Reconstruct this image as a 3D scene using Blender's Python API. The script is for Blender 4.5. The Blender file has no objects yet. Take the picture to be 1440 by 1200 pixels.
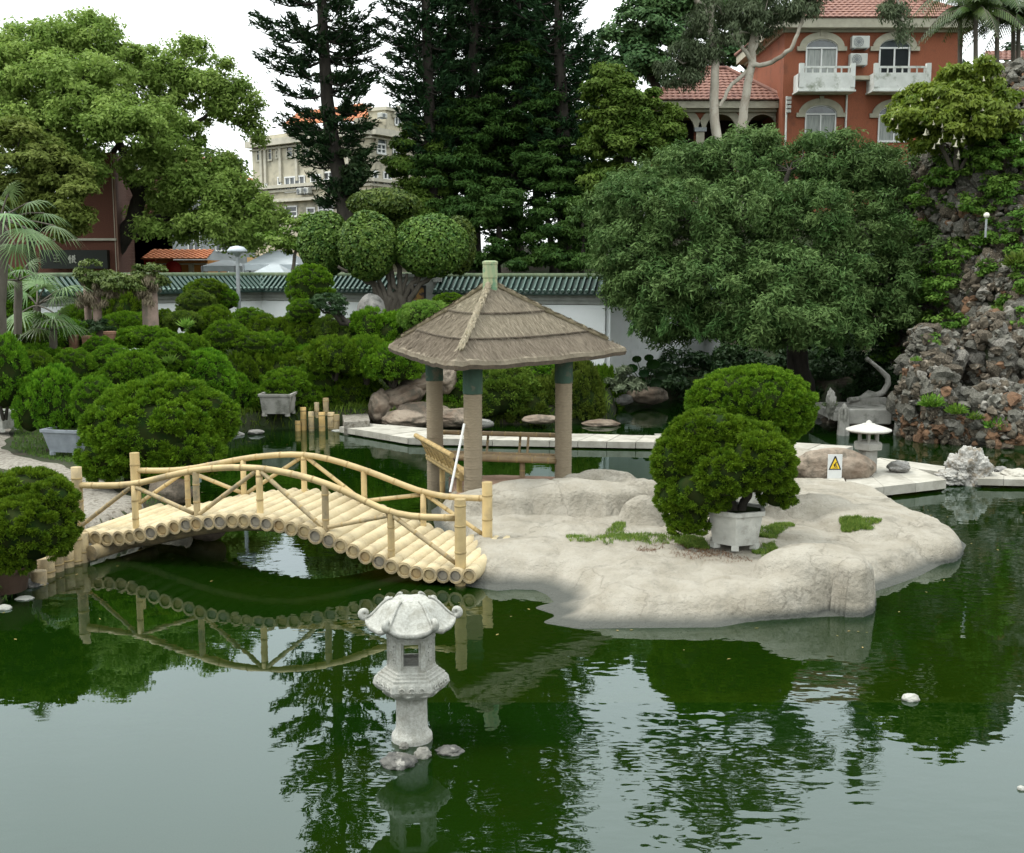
import bpy, math, random
import numpy as np
from mathutils import Vector, Matrix

# ------------------------------------------------------------------ camera, world, sun, exposure
SC = bpy.context.scene
COL = SC.collection
H_CAM, FPX, PITCH = 4.5, 1600.0, math.atan(220 / 1600.0)
cam_d = bpy.data.cameras.new('camera')
cam = bpy.data.objects.new('camera', cam_d)
COL.objects.link(cam)
cam.location = (0, 0, H_CAM)
cam.rotation_euler = (math.pi / 2 - PITCH, 0, 0)
cam_d.sensor_width = 36.0
cam_d.lens = 40.0
cam_d.clip_start = 0.1
cam_d.clip_end = 2000
SC.camera = cam

SUN_EL, SUN_AZ = 60, 268          # high soft sun behind thin cloud, from the left
w = bpy.data.worlds.new("World")
SC.world = w
w.use_nodes = True
nt = w.node_tree
for n in list(nt.nodes):
    nt.nodes.remove(n)
wo = nt.nodes.new('ShaderNodeOutputWorld')
bg = nt.nodes.new('ShaderNodeBackground')
sky = nt.nodes.new('ShaderNodeTexSky')
sky.sky_type = 'NISHITA'
sky.sun_disc = False
sky.sun_elevation = math.radians(SUN_EL)
sky.sun_rotation = math.radians(SUN_AZ)
sky.dust_density = 4
tc = nt.nodes.new('ShaderNodeTexCoord')
sep = nt.nodes.new('ShaderNodeSeparateXYZ')
ramp = nt.nodes.new('ShaderNodeMapRange')
ramp.inputs[1].default_value = 0.0
ramp.inputs[2].default_value = 0.95
ramp.inputs[3].default_value = 16.5
ramp.inputs[4].default_value = 33.0
cn = nt.nodes.new('ShaderNodeTexNoise')
cn.inputs['Scale'].default_value = 1.6
cn.inputs['Detail'].default_value = 4
mr2 = nt.nodes.new('ShaderNodeMapRange')
mr2.inputs[1].default_value = 0.3
mr2.inputs[2].default_value = 0.7
mr2.inputs[3].default_value = 0.88
mr2.inputs[4].default_value = 1.1
mul = nt.nodes.new('ShaderNodeMath')
mul.operation = 'MULTIPLY'
cl = nt.nodes.new('ShaderNodeVectorMath')
cl.operation = 'SCALE'
cl.inputs[0].default_value = (0.95, 1.0, 0.99)
mixw = nt.nodes.new('ShaderNodeMix')
mixw.data_type = 'RGBA'
mixw.inputs[0].default_value = 0.88
L = nt.links.new
L(tc.outputs['Generated'], sep.inputs[0])
L(sep.outputs['Z'], ramp.inputs[0])
L(tc.outputs['Generated'], cn.inputs['Vector'])
L(cn.outputs['Fac'], mr2.inputs[0])
L(ramp.outputs[0], mul.inputs[0])
L(mr2.outputs[0], mul.inputs[1])
L(mul.outputs[0], cl.inputs['Scale'])
L(sky.outputs[0], mixw.inputs[6])
L(cl.outputs[0], mixw.inputs[7])
L(mixw.outputs[2], bg.inputs['Color'])
bg.inputs['Strength'].default_value = 0.10
L(bg.outputs[0], wo.inputs[0])

sd = bpy.data.lights.new('sun', 'SUN')
sd.energy = 2.3
sd.angle = math.radians(11)
sd.color = (1.0, 0.97, 0.9)
sun = bpy.data.objects.new('sun', sd)
COL.objects.link(sun)
_az, _el = math.radians(SUN_AZ), math.radians(SUN_EL)
_to = Vector((math.sin(_az) * math.cos(_el), math.cos(_az) * math.cos(_el), math.sin(_el)))
sun.rotation_euler = _to.to_track_quat('Z', 'Y').to_euler()
sun.location = (0, 0, 60)

SC.view_settings.view_transform = 'Standard'
SC.view_settings.look = 'None'
SC.view_settings.exposure = 0.0
SC.view_settings.gamma = 1.0
SC.view_settings.use_curve_mapping = False
SC.render.engine = 'CYCLES'
SC.cycles.max_bounces = 5
SC.cycles.diffuse_bounces = 2
SC.cycles.glossy_bounces = 3
SC.cycles.transmission_bounces = 4
SC.cycles.transparent_max_bounces = 6
SC.cycles.caustics_reflective = False
SC.cycles.caustics_refractive = False
SC.cycles.use_denoising = True

# ------------------------------------------------------------------ placing helpers
CP, SP = math.cos(PITCH), math.sin(PITCH)


def ray(px, py):
    a, b = px - 720.0, 600.0 - py
    return Vector((a, FPX * CP + b * SP, -FPX * SP + b * CP))


def P(px, py, z=0.0):             # the point at height z seen at (px,py) of the photo
    d = ray(px, py)
    t = (z - H_CAM) / d.z
    return Vector((d.x * t, d.y * t, z))


def PD(px, py, Y):                # the point at distance Y seen at (px,py)
    d = ray(px, py)
    t = Y / d.y
    return Vector((d.x * t, Y, H_CAM + d.z * t))


def SCL(Y):                       # metres per photo pixel at distance Y
    return Y / FPX


def hit(px, py, A, D):            # vertical plane through A along D (2D)
    r = ray(px, py)
    n = Vector((-D[1], D[0]))
    t = (n.x * A[0] + n.y * A[1]) / (n.x * r.x + n.y * r.y)
    p = Vector((r.x * t, r.y * t, H_CAM + r.z * t))
    s = (p.x - A[0]) * D[0] + (p.y - A[1]) * D[1]
    return s, p.z, p


def nrm(a):
    return a / (np.linalg.norm(a, axis=-1, keepdims=True) + 1e-9)


# ------------------------------------------------------------------ materials
MATS = {}


def hexlin(c):
    return tuple(c) + (1.0,) if len(c) == 3 else c


def mat(name, c1, c2=None, scale=6.0, rough=0.8, bump=0.0, bscale=None, detail=5, c3=None, s3=1.5, stretch=None,
        spec=0.3, coord='Object', lo=0.35, hi=0.65, metal=0.0, f3=(0.5, 0.62), rnd=0.0):
    if name in MATS:
        return MATS[name]
    m = bpy.data.materials.new(name)
    m.use_nodes = True
    t = m.node_tree
    b = t.nodes['Principled BSDF']
    b.inputs['Roughness'].default_value = rough
    b.inputs['Specular IOR Level'].default_value = spec
    b.inputs['Metallic'].default_value = metal
    b.inputs['Base Color'].default_value = hexlin(c1)
    lk = t.links.new
    tcn = t.nodes.new('ShaderNodeTexCoord')
    src = tcn.outputs[coord]
    if stretch:
        mp = t.nodes.new('ShaderNodeMapping')
        mp.inputs['Scale'].default_value = stretch
        lk(src, mp.inputs[0])
        src = mp.outputs[0]
    if c2 is not None:
        nz = t.nodes.new('ShaderNodeTexNoise')
        nz.inputs['Scale'].default_value = scale
        nz.inputs['Detail'].default_value = detail
        nz.inputs['Roughness'].default_value = 0.6
        lk(src, nz.inputs['Vector'])
        mr = t.nodes.new('ShaderNodeMapRange')
        mr.inputs[1].default_value = lo
        mr.inputs[2].default_value = hi
        lk(nz.outputs['Fac'], mr.inputs[0])
        mx = t.nodes.new('ShaderNodeMix')
        mx.data_type = 'RGBA'
        mx.inputs[6].default_value = hexlin(c1)
        mx.inputs[7].default_value = hexlin(c2)
        lk(mr.outputs[0], mx.inputs[0])
        out = mx.outputs[2]
        if c3 is not None:
            n3 = t.nodes.new('ShaderNodeTexNoise')
            n3.inputs['Scale'].default_value = s3
            n3.inputs['Detail'].default_value = 6
            n3.inputs['Roughness'].default_value = 0.65
            lk(tcn.outputs[coord], n3.inputs['Vector'])
            m3 = t.nodes.new('ShaderNodeMapRange')
            m3.inputs[1].default_value = f3[0]
            m3.inputs[2].default_value = f3[1]
            lk(n3.outputs['Fac'], m3.inputs[0])
            x3 = t.nodes.new('ShaderNodeMix')
            x3.data_type = 'RGBA'
            lk(m3.outputs[0], x3.inputs[0])
            lk(out, x3.inputs[6])
            x3.inputs[7].default_value = hexlin(c3)
            out = x3.outputs[2]
        if rnd:                       # every piece a little lighter or darker, as made or weathered
            oi = t.nodes.new('ShaderNodeObjectInfo')
            rm = t.nodes.new('ShaderNodeMapRange')
            rm.inputs[3].default_value = 1 - rnd
            rm.inputs[4].default_value = 1 + rnd
            lk(oi.outputs['Random'], rm.inputs[0])
            hv = t.nodes.new('ShaderNodeHueSaturation')
            lk(rm.outputs[0], hv.inputs['Value'])
            lk(out, hv.inputs['Color'])
            out = hv.outputs[0]
        lk(out, b.inputs['Base Color'])
    if bump:
        nb = t.nodes.new('ShaderNodeTexNoise')
        nb.inputs['Scale'].default_value = bscale or scale * 3
        nb.inputs['Detail'].default_value = 7
        nb.inputs['Roughness'].default_value = 0.65
        lk(src, nb.inputs['Vector'])
        bp = t.nodes.new('ShaderNodeBump')
        bp.inputs['Strength'].default_value = 1.0
        bp.inputs['Distance'].default_value = bump
        lk(nb.outputs['Fac'], bp.inputs['Height'])
        lk(bp.outputs[0], b.inputs['Normal'])
    MATS[name] = m
    return m


def leafmat(name, ca, cb, trans=0.25, rough=0.55, spec=0.25):
    """foliage: each leaf takes a colour between ca and cb from its own random tone"""
    if name in MATS:
        return MATS[name]
    m = bpy.data.materials.new(name)
    m.use_nodes = True
    t = m.node_tree
    lk = t.links.new
    b = t.nodes['Principled BSDF']
    out = t.nodes['Material Output']
    at = t.nodes.new('ShaderNodeAttribute')
    at.attribute_name = 'tone'
    oi = t.nodes.new('ShaderNodeObjectInfo')
    mx = t.nodes.new('ShaderNodeMix')
    mx.data_type = 'RGBA'
    mx.inputs[6].default_value = hexlin(ca)
    mx.inputs[7].default_value = hexlin(cb)
    lk(at.outputs['Fac'], mx.inputs[0])
    hs = t.nodes.new('ShaderNodeHueSaturation')
    mr = t.nodes.new('ShaderNodeMapRange')
    mr.inputs[3].default_value = 0.74
    mr.inputs[4].default_value = 1.28
    mh = t.nodes.new('ShaderNodeMapRange')
    mh.inputs[3].default_value = 0.482
    mh.inputs[4].default_value = 0.512
    lk(oi.outputs['Random'], mr.inputs[0])
    lk(oi.outputs['Random'], mh.inputs[0])
    lk(mr.outputs[0], hs.inputs['Value'])
    lk(mh.outputs[0], hs.inputs['Hue'])
    lk(mx.outputs[2], hs.inputs['Color'])
    lk(hs.outputs[0], b.inputs['Base Color'])
    b.inputs['Roughness'].default_value = rough
    b.inputs['Specular IOR Level'].default_value = spec
    tr = t.nodes.new('ShaderNodeBsdfTranslucent')
    lk(hs.outputs[0], tr.inputs['Color'])
    ms = t.nodes.new('ShaderNodeMixShader')
    ms.inputs[0].default_value = trans
    lk(b.outputs[0], ms.inputs[1])
    lk(tr.outputs[0], ms.inputs[2])
    lk(ms.outputs[0], out.inputs['Surface'])
    MATS[name] = m
    return m


# ------------------------------------------------------------------ objects
def rootloc(o):
    v = Vector((0, 0, 0))
    while o is not None:
        v += o.location
        o = o.parent
    return v


def put(name, mesh, parent=None, world=True):
    o = bpy.data.objects.new(name, mesh)
    COL.objects.link(o)
    if parent is not None:
        if world:
            off = rootloc(parent)
            mesh.transform(Matrix.Translation(-off))
        o.parent = parent
    return o


def meta(o, label=None, cat=None, group=None, kind=None):
    if label: o['label'] = label
    if cat: o['category'] = cat
    if group: o['group'] = group
    if kind: o['kind'] = kind
    return o


def thing(name, label, cat, loc=(0, 0, 0), group=None, rz=0.0):
    o = bpy.data.objects.new(name, None)
    o.empty_display_size = 0.3
    COL.objects.link(o)
    o.location = loc
    o.rotation_euler = (0, 0, rz)
    return meta(o, label, cat, group)


def copy_tree(o, parent=None):
    c = o.copy()
    COL.objects.link(c)
    c.parent = parent
    for ch in list(o.children):
        copy_tree(ch, c)
    return c


class G:
    def __init__(s):
        s.v, s.f, s.m, s.sm = [], [], [], []

    def add(s, vs, fs, mi=0, smooth=True):
        o = len(s.v)
        s.v.extend([tuple(p) for p in vs])
        for f in fs:
            s.f.append([i + o for i in f])
            s.m.append(mi)
            s.sm.append(smooth)

    def box(s, c, d, rz=0.0, mi=0, R=None, bev=0.0):
        x, y, z = d[0] / 2, d[1] / 2, d[2] / 2
        M = R if R is not None else Matrix.Rotation(rz, 3, 'Z')
        c = Vector(c)
        if bev <= 0:
            pts = [(-x, -y, -z), (x, -y, -z), (x, y, -z), (-x, y, -z), (-x, -y, z), (x, -y, z), (x, y, z), (-x, y, z)]
            fs = [(0, 3, 2, 1), (4, 5, 6, 7), (0, 1, 5, 4), (1, 2, 6, 5), (2, 3, 7, 6), (3, 0, 4, 7)]
        else:
            b = bev
            pts, fs = [], []
            for zz, k in ((-z, b), (-z + b, 0), (z - b, 0), (z, b)):
                xx, yy = x - k, y - k
                pts += [(-xx + b, -yy, zz), (xx - b, -yy, zz), (xx, -yy + b, zz), (xx, yy - b, zz),
                        (xx - b, yy, zz), (-xx + b, yy, zz), (-xx, yy - b, zz), (-xx, -yy + b, zz)]
            for l in range(3):
                for i in range(8):
                    j = (i + 1) % 8
                    fs.append((l * 8 + i, l * 8 + j, l * 8 + 8 + j, l * 8 + 8 + i))
            fs.append(tuple(reversed(range(8))))
            fs.append(tuple(range(24, 32)))
        s.add([c + M @ Vector(p) for p in pts], fs, mi, False)

    def tube(s, path, r, n=8, mi=0, cap=True, smooth=True, capmi=None):
        path = [Vector(p) for p in path]
        k = len(path)
        rs = r if isinstance(r, (list, tuple)) else [r] * k
        o = []
        up = Vector((0, 0, 1))
        prev = None
        for i in range(k):
            a = path[max(i - 1, 0)]
            b = path[min(i + 1, k - 1)]
            t = (b - a).normalized()
            if prev is None:
                x = t.cross(up)
                if x.length < 0.05:
                    x = t.cross(Vector((0, 1, 0)))
            else:
                x = prev - t * prev.dot(t)
            x.normalize()
            prev = x
            y = t.cross(x)
            for j in range(n):
                a_ = 2 * math.pi * j / n
                o.append(path[i] + (x * math.cos(a_) + y * math.sin(a_)) * rs[i])
        fs = []
        for i in range(k - 1):
            for j in range(n):
                q = (j + 1) % n
                fs.append((i * n + j, i * n + q, (i + 1) * n + q, (i + 1) * n + j))
        s.add(o, fs, mi, smooth)
        if cap:
            s.add(o[:n], [tuple(reversed(range(n)))], mi if capmi is None else capmi, False)
            s.add(o[-n:], [tuple(range(n))], mi if capmi is None else capmi, False)

    def lathe(s, prof, n=24, c=(0, 0, 0), ph=0.0, mi=0, smooth=True, sx=1.0, sy=1.0):
        c = Vector(c)
        o = []
        for r, z in prof:
            for j in range(n):
                a = 2 * math.pi * j / n + ph
                o.append(c + Vector((r * math.cos(a) * sx, r * math.sin(a) * sy, z)))
        fs = []
        for i in range(len(prof) - 1):
            for j in range(n):
                q = (j + 1) % n
                fs.append((i * n + j, i * n + q, (i + 1) * n + q, (i + 1) * n + j))
        fs.append(tuple(reversed(range(n))))
        fs.append(tuple((len(prof) - 1) * n + j for j in range(n)))
        s.add(o, fs, mi, smooth)

    def prism(s, poly, z0, z1, mi=0, top=None):
        """poly: list of (x,y); z0, z1 scalars or lists"""
        n = len(poly)
        Z0 = z0 if isinstance(z0, list) else [z0] * n
        Z1 = z1 if isinstance(z1, list) else [z1] * n
        a = sum(poly[i][0] * poly[(i + 1) % n][1] - poly[(i + 1) % n][0] * poly[i][1] for i in range(n))
        idx = list(range(n)) if a > 0 else list(reversed(range(n)))
        poly = [poly[i] for i in idx]
        Z0 = [Z0[i] for i in idx]
        Z1 = [Z1[i] for i in idx]
        vs = [(p[0], p[1], Z0[i]) for i, p in enumerate(poly)] + [(p[0], p[1], Z1[i]) for i, p in enumerate(poly)]
        fs = [(i, (i + 1) % n, n + (i + 1) % n, n + i) for i in range(n)]
        s.add(vs, fs, mi, False)
        s.add(vs, [tuple(reversed(range(n))), tuple(range(n, 2 * n))], mi if top is None else top, False)

    def blob(s, c, r, sub=2, amp=0.15, seed=0, mi=0, freq=1.0, smooth=True, rz=0.0, flat=None, rough=0.0):
        v, f = ico(sub)
        p = v.copy()
        nz = fnoise(v * freq * 1.7 + seed * 7.31, seed) * amp + fnoise(v * freq * 4.1 + seed * 3.1, seed + 9) * amp * 0.4
        if rough:
            nz = nz + fnoise(v * freq * 11 + seed, seed + 4) * rough
        p = p * (1 + nz)[:, None]
        p = p * np.array(r)
        if flat is not None:
            p[:, 2] = np.maximum(p[:, 2], flat)
        ca, sa = math.cos(rz), math.sin(rz)
        x = p[:, 0] * ca - p[:, 1] * sa
        y = p[:, 0] * sa + p[:, 1] * ca
        p = np.stack([x, y, p[:, 2]], 1) + np.array(c)
        s.add(p.tolist(), f, mi, smooth)

    def build(s, name, mats, parent=None, world=True):
        me = bpy.data.meshes.new(name)
        me.from_pydata([tuple(p) for p in s.v], [], s.f)
        if not isinstance(mats, (list, tuple)):
            mats = [mats]
        for m in mats:
            me.materials.append(m)
        me.polygons.foreach_set('material_index', s.m)
        me.polygons.foreach_set('use_smooth', s.sm)
        me.update()
        return put(name, me, parent, world)


_ICO = {}


def ico(sub):
    if sub in _ICO:
        return _ICO[sub]
    t = (1 + 5 ** .5) / 2
    v = [(-1, t, 0), (1, t, 0), (-1, -t, 0), (1, -t, 0), (0, -1, t), (0, 1, t), (0, -1, -t), (0, 1, -t),
         (t, 0, -1), (t, 0, 1), (-t, 0, -1), (-t, 0, 1)]
    f = [(0, 11, 5), (0, 5, 1), (0, 1, 7), (0, 7, 10), (0, 10, 11), (1, 5, 9), (5, 11, 4), (11, 10, 2), (10, 7, 6),
         (7, 1, 8), (3, 9, 4), (3, 4, 2), (3, 2, 6), (3, 6, 8), (3, 8, 9), (4, 9, 5), (2, 4, 11), (6, 2, 10),
         (8, 6, 7), (9, 8, 1)]
    v = [np.array(p, float) / np.linalg.norm(p) for p in v]
    for _ in range(sub):
        cache, nf = {}, []

        def mid(a, b):
            k = (min(a, b), max(a, b))
            if k not in cache:
                m = v[a] + v[b]
                v.append(m / np.linalg.norm(m))
                cache[k] = len(v) - 1
            return cache[k]
        for a, b, c in f:
            ab, bc, ca = mid(a, b), mid(b, c), mid(c, a)
            nf += [(a, ab, ca), (b, bc, ab), (c, ca, bc), (ab, bc, ca)]
        f = nf
    _ICO[sub] = (np.array(v), f)
    return _ICO[sub]


def fnoise(p, seed=0):
    """cheap smooth value noise, -1..1, p (n,3)"""
    p = np.asarray(p, float)
    if p.shape[1] == 2:
        p = np.concatenate([p, np.zeros((len(p), 1))], 1)
    i = np.floor(p).astype(np.int64)
    f = p - i
    u = f * f * (3 - 2 * f)
    out = 0

    def h(a, b, c):
        n = (a * 374761393 + b * 668265263 + c * 2147483647 + int(seed) * 974634777) & 0x7fffffff
        n = ((n ^ (n >> 13)) * 1274126177) & 0x7fffffff
        n = (n ^ (n >> 16)) & 0xffff
        return n / 32767.5 - 1
    for dx in (0, 1):
        for dy in (0, 1):
            for dz in (0, 1):
                wgt = (u[:, 0] if dx else 1 - u[:, 0]) * (u[:, 1] if dy else 1 - u[:, 1]) * (u[:, 2] if dz else 1 - u[:, 2])
                out = out + wgt * h(i[:, 0] + dx, i[:, 1] + dy, i[:, 2] + dz)
    return out


def fbm(p, seed=0, o=4):
    s, a = 0, 1.0
    for k in range(o):
        s = s + a * fnoise(np.asarray(p) * (2 ** k), seed + k)
        a *= 0.5
    return s


# ------------------------------------------------------------------ leaves
def quads_mesh(name, V, mats, tone=None, smooth=False):
    """V (n,4,3)"""
    n = len(V)
    me = bpy.data.meshes.new(name)
    me.vertices.add(4 * n)
    me.vertices.foreach_set('co', V.reshape(-1).astype(np.float32))
    me.loops.add(4 * n)
    me.loops.foreach_set('vertex_index', np.arange(4 * n, dtype=np.int32))
    me.polygons.add(n)
    me.polygons.foreach_set('loop_start', np.arange(n, dtype=np.int32) * 4)
    me.polygons.foreach_set('loop_total', np.full(n, 4, dtype=np.int32))
    me.update(calc_edges=True)
    for m in (mats if isinstance(mats, (list, tuple)) else [mats]):
        me.materials.append(m)
    if tone is not None:
        a = me.attributes.new('tone', 'FLOAT', 'FACE')
        a.data.foreach_set('value', tone.astype(np.float32))
    return me


def leaf_quads(p, axis, rng, Ln, W, nref=None, bend=0.15):
    """rhombic leaves; long axis = axis, lying roughly square to nref when given"""
    n = len(p)
    axis = nrm(axis)
    if nref is None:
        nref = rng.normal(size=(n, 3))
    b = nrm(np.cross(axis, nref))
    c = np.cross(b, axis)
    Ls = (Ln * rng.uniform(0.65, 1.3, n))[:, None]
    Ws = (W * rng.uniform(0.7, 1.25, n))[:, None]
    V = np.stack([p - axis * Ls * .5, p + b * Ws * .5 + c * Ls * bend * .5, p + axis * Ls * .5,
                  p - b * Ws * .5 + c * Ls * bend * .5], 1)
    return V


def sph(rng, n):
    return nrm(rng.normal(size=(n, 3)))


def bush_leaves(rng, lobes, clr, nper, Ln, W, zmin=-0.6, upb=0.12, keepin=0.88):
    """a clipped conifer: tufts all over the lobes' skins; returns quads and tone"""
    P_, A_, T_ = [], [], []
    for li, (c, r) in enumerate(lobes):
        c, r = np.array(c, float), np.array(r, float)
        area = 4 * math.pi * ((r[0] * r[1]) ** 1.6 / 3 + (r[0] * r[2]) ** 1.6 / 3 + (r[1] * r[2]) ** 1.6 / 3) ** (1 / 1.6)
        k = max(12, int(area / (clr * clr * 2.1)))
        d = sph(rng, k)
        d = d[d[:, 2] > zmin]
        cc = c + d * r * (1 + 0.035 * rng.normal(size=(len(d), 1)) + .04 * fnoise(d * 2.6 + li, li)[:, None])
        keep = np.ones(len(d), bool)
        for lj, (c2, r2) in enumerate(lobes):
            if lj != li:
                q = (cc - np.array(c2)) / np.array(r2)
                keep &= (q * q).sum(1) > keepin
        cc, d = cc[keep], d[keep]
        ctone = rng.uniform(0, 1, len(d))
        n = len(d) * nper
        idx = np.repeat(np.arange(len(d)), nper)
        out = nrm(d / r)[idx]
        d2 = nrm(out * 0.9 + rng.normal(size=(n, 3)) * 0.75)
        rad = clr * rng.uniform(0.6, 1.15, n)[:, None]
        p = cc[idx] + d2 * rad * np.array([1, 1, 0.8])
        ax = d2 * 0.9 + out * 0.5 + rng.normal(size=(n, 3)) * 0.35 + np.array([0, 0, upb])
        P_.append(p)
        A_.append(ax)
        T_.append(np.clip(ctone[idx] * 0.45 + rng.uniform(0, .55, n), 0, 1))
    p, a, t = np.concatenate(P_), np.concatenate(A_), np.concatenate(T_)
    return leaf_quads(p, a, rng, Ln, W), t


def crown_leaves(rng, clusters, subr, nleaf, Ln, W, droop=0.0, flat=0.55, fill=0.35, zcut=-0.5, dens=1.0, spread=0.5):
    """broadleaf crown: every cluster (c, r) carries tufts of leaves mostly on its outside; returns quads, tone, twigs"""
    P_, N_, A_, T_, tw = [], [], [], [], []
    tot = sum(math.sqrt(r[0] * r[1]) * math.sqrt(r[0] * r[2]) for c, r in clusters)
    for c, r in clusters:
        c, r = np.array(c, float), np.array(r, float)
        k = max(6, int(dens * 4.2 * math.sqrt(r[0] * r[1]) * math.sqrt(r[0] * r[2]) / (subr * subr)))
        d = sph(rng, k)
        d = d[d[:, 2] > zcut]
        rr = np.where(rng.uniform(size=len(d)) < fill, rng.uniform(0.35, 0.85, len(d)), rng.uniform(0.82, 1.05, len(d)))
        sc = c + d * r * rr[:, None]
        st = rng.uniform(0, 1, len(d))
        sr = subr * rng.uniform(0.6, 1.3, len(d))
        for q in sc[::7]:
            tw.append((c, q))
        per = nleaf / tot * math.sqrt(r[0] * r[1]) * math.sqrt(r[0] * r[2]) / max(1, len(d))
        cnt = rng.poisson(max(3, per), len(d))
        idx = np.repeat(np.arange(len(d)), cnt)
        n = len(idx)
        d2 = nrm(rng.normal(size=(n, 3)) + np.array([0, 0, 0.35]))
        rad = (sr[idx] * rng.uniform(0.3, 1.1, n))[:, None]
        p = sc[idx] + d2 * rad * np.array([1, 1, flat])
        nn = nrm(d2 * np.array([.6, .6, 1.0]) + d[idx] * 0.5 + np.array([0, 0, 0.6]) + rng.normal(size=(n, 3)) * spread)
        ax = nrm(np.cross(nn, rng.normal(size=(n, 3)))) + d2 * 0.3 - np.array([0, 0, droop])
        P_.append(p)
        N_.append(nn)
        A_.append(ax)
        T_.append(np.clip(st[idx] * 0.55 + rng.uniform(0, .45, n), 0, 1))
    p, nn, a, t = map(np.concatenate, (P_, N_, A_, T_))
    return leaf_quads(p, a, rng, Ln, W, nref=nn), t, tw


def C(px, py, rx, ry, Y, dY=None):
    """a cluster given by where it stands in the view of the place and its distance"""
    q = PD(px, py, Y)
    s = SCL(Y)
    return ((q.x, q.y, q.z), (rx * s, (dY if dY else rx * s * 0.9), ry * s))


def wob(a, b, rng, n=5, amp=0.1, sag=0.0):
    a, b = Vector(a), Vector(b)
    ln = (b - a).length
    out = []
    for i in range(n + 1):
        t = i / n
        p = a.lerp(b, t)
        if 0 < i < n:
            p += Vector(rng.normal(size=3)) * amp * ln * 0.25
            p.z += sag * math.sin(math.pi * t) * ln
        out.append(p)
    return out


def taper(r0, r1, n):
    return [r0 + (r1 - r0) * i / n for i in range(n + 1)]
# ------------------------------------------------------------------ shared materials
BAMBOO = mat('bamboo', (.50, .38, .19), (.40, .295, .145), 3, .5, .004, 40, c3=(.25, .20, .12), s3=2.5, lo=.4, hi=.7, f3=(.52, .72), rnd=.16)
BAMBOO_OLD = mat('bamboo_old', (.40, .31, .17), (.27, .215, .13), 5, .7, .006, 40, c3=(.15, .13, .09), s3=4, f3=(.5, .7), rnd=.2)
BAMBOO_END = mat('bamboo_end', (.36, .27, .12), (.24, .18, .09), 6, .8, .004, 40)
NODE_M = mat('bamboo_node', (.36, .26, .12), (.26, .19, .09), 9, .7)
ROCK = mat('island_rock', (.40, .37, .31), (.30, .275, .22), 1.6, .9, .022, 14, c3=(.20, .18, .14), s3=2.2, f3=(.52, .74))
GRANITE = mat('boulder_granite', (.27, .225, .175), (.15, .11, .08), 1.6, .9, .05, 7, detail=9, c3=(.10, .085, .065), s3=2.4, f3=(.5, .62))
GREYROCK = mat('grey_rock', (.30, .29, .27), (.17, .165, .155), 4, .9, .02, 14, c3=(.10, .10, .09), s3=3)
STONE = mat('lantern_stone', (.41, .41, .375), (.29, .29, .26), 38, .88, .008, 70, c3=(.22, .215, .18), s3=7, f3=(.50, .72))
SLAB = mat('slab_stone', (.41, .39, .34), (.32, .305, .26), 4, .85, .006, 40, c3=(.27, .255, .215), s3=1.6, rnd=.09)
CONC = mat('weathered_concrete', (.34, .33, .30), (.24, .235, .21), 3, .9, .012, 20, c3=(.13, .13, .11), s3=2)
THATCH = mat('thatch', (.24, .205, .15), (.17, .145, .105), 5, .95, .02, 18, stretch=(1, 1, 1), c3=(.15, .12, .085), s3=1.6)
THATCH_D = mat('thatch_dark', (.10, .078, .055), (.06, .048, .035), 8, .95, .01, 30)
GRASS = leafmat('grass_blades', (.055, .13, .015), (.10, .17, .03), .25)
SOIL = mat('soil', (.026, .028, .014), (.022, .042, .010), 1.2, .95, .05, 5, c3=(.045, .036, .024), s3=.8)

# ------------------------------------------------------------------ ground with the pond cut into it
PONDPX = [(0, 862), (60, 815), (112, 792), (122, 775), (205, 752), (262, 722), (250, 690), (300, 640), (325, 612),
          (370, 605), (480, 603), (520, 600), (600, 602), (700, 597), (760, 598), (850, 595), (868, 586), (872, 572), (905, 569),
          (960, 562), (1060, 563), (1150, 567), (1164, 586), (1176, 590), (1192, 566), (1250, 566), (1262, 606), (1285, 616), (1380, 630), (1440, 634)]
POND = [P(*q) for q in PONDPX]
POND = [(-14.0, 5.0), (-9.5, 12.6)] + [(q.x, q.y) for q in POND] + [(22, 28), (27, 20), (25, 5), (20, -3), (-12, -3)]


def polydist(x, y, poly):
    """signed distance, positive outside"""
    x, y = np.asarray(x, float), np.asarray(y, float)
    d = np.full(x.shape, 1e9)
    ins = np.zeros(x.shape, bool)
    n = len(poly)
    for i in range(n):
        ax, ay = poly[i]
        bx, by = poly[(i + 1) % n]
        ex, ey = bx - ax, by - ay
        t = np.clip(((x - ax) * ex + (y - ay) * ey) / (ex * ex + ey * ey + 1e-12), 0, 1)
        d = np.minimum(d, np.hypot(x - ax - t * ex, y - ay - t * ey))
        c = ((ay > y) != (by > y)) & (x < (bx - ax) * (y - ay) / (by - ay + 1e-12) + ax)
        ins ^= c
    return np.where(ins, -d, d)


def sst(a, b, x):
    t = np.clip((np.asarray(x, float) - a) / (b - a), 0, 1)
    return t * t * (3 - 2 * t)


def ground_z(x, y):
    x, y = np.atleast_1d(np.asarray(x, float)), np.atleast_1d(np.asarray(y, float))
    d = polydist(x, y, POND)
    land = .36 + .03 * np.clip(y - 29, 0, 18) + 0.06 * fbm(np.stack([x * .5, y * .5], 1), 3, 3)
    land += .9 * sst(36, 42, y) * sst(-14, 2, x) * (1 - .9 * sst(2.5, 5, x))
    land += 1.25 * sst(34.5, 41, y) * (1 - sst(1.5, 4, x))
    back = sst(45, 57, y) * (1.0 + 4.6 * sst(-6, 12, x)) + sst(38, 46, y) * sst(10, 16, x) * .8
    land = land + back + np.clip(y - 60, 0, 300) * .02
    land += sst(-15, -40, x) * 1.0
    z = -1.25 + (land + 1.25) * sst(-.35, .3, d)
    return z


def gz(x, y):
    return float(ground_z(x, y)[0])


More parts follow.
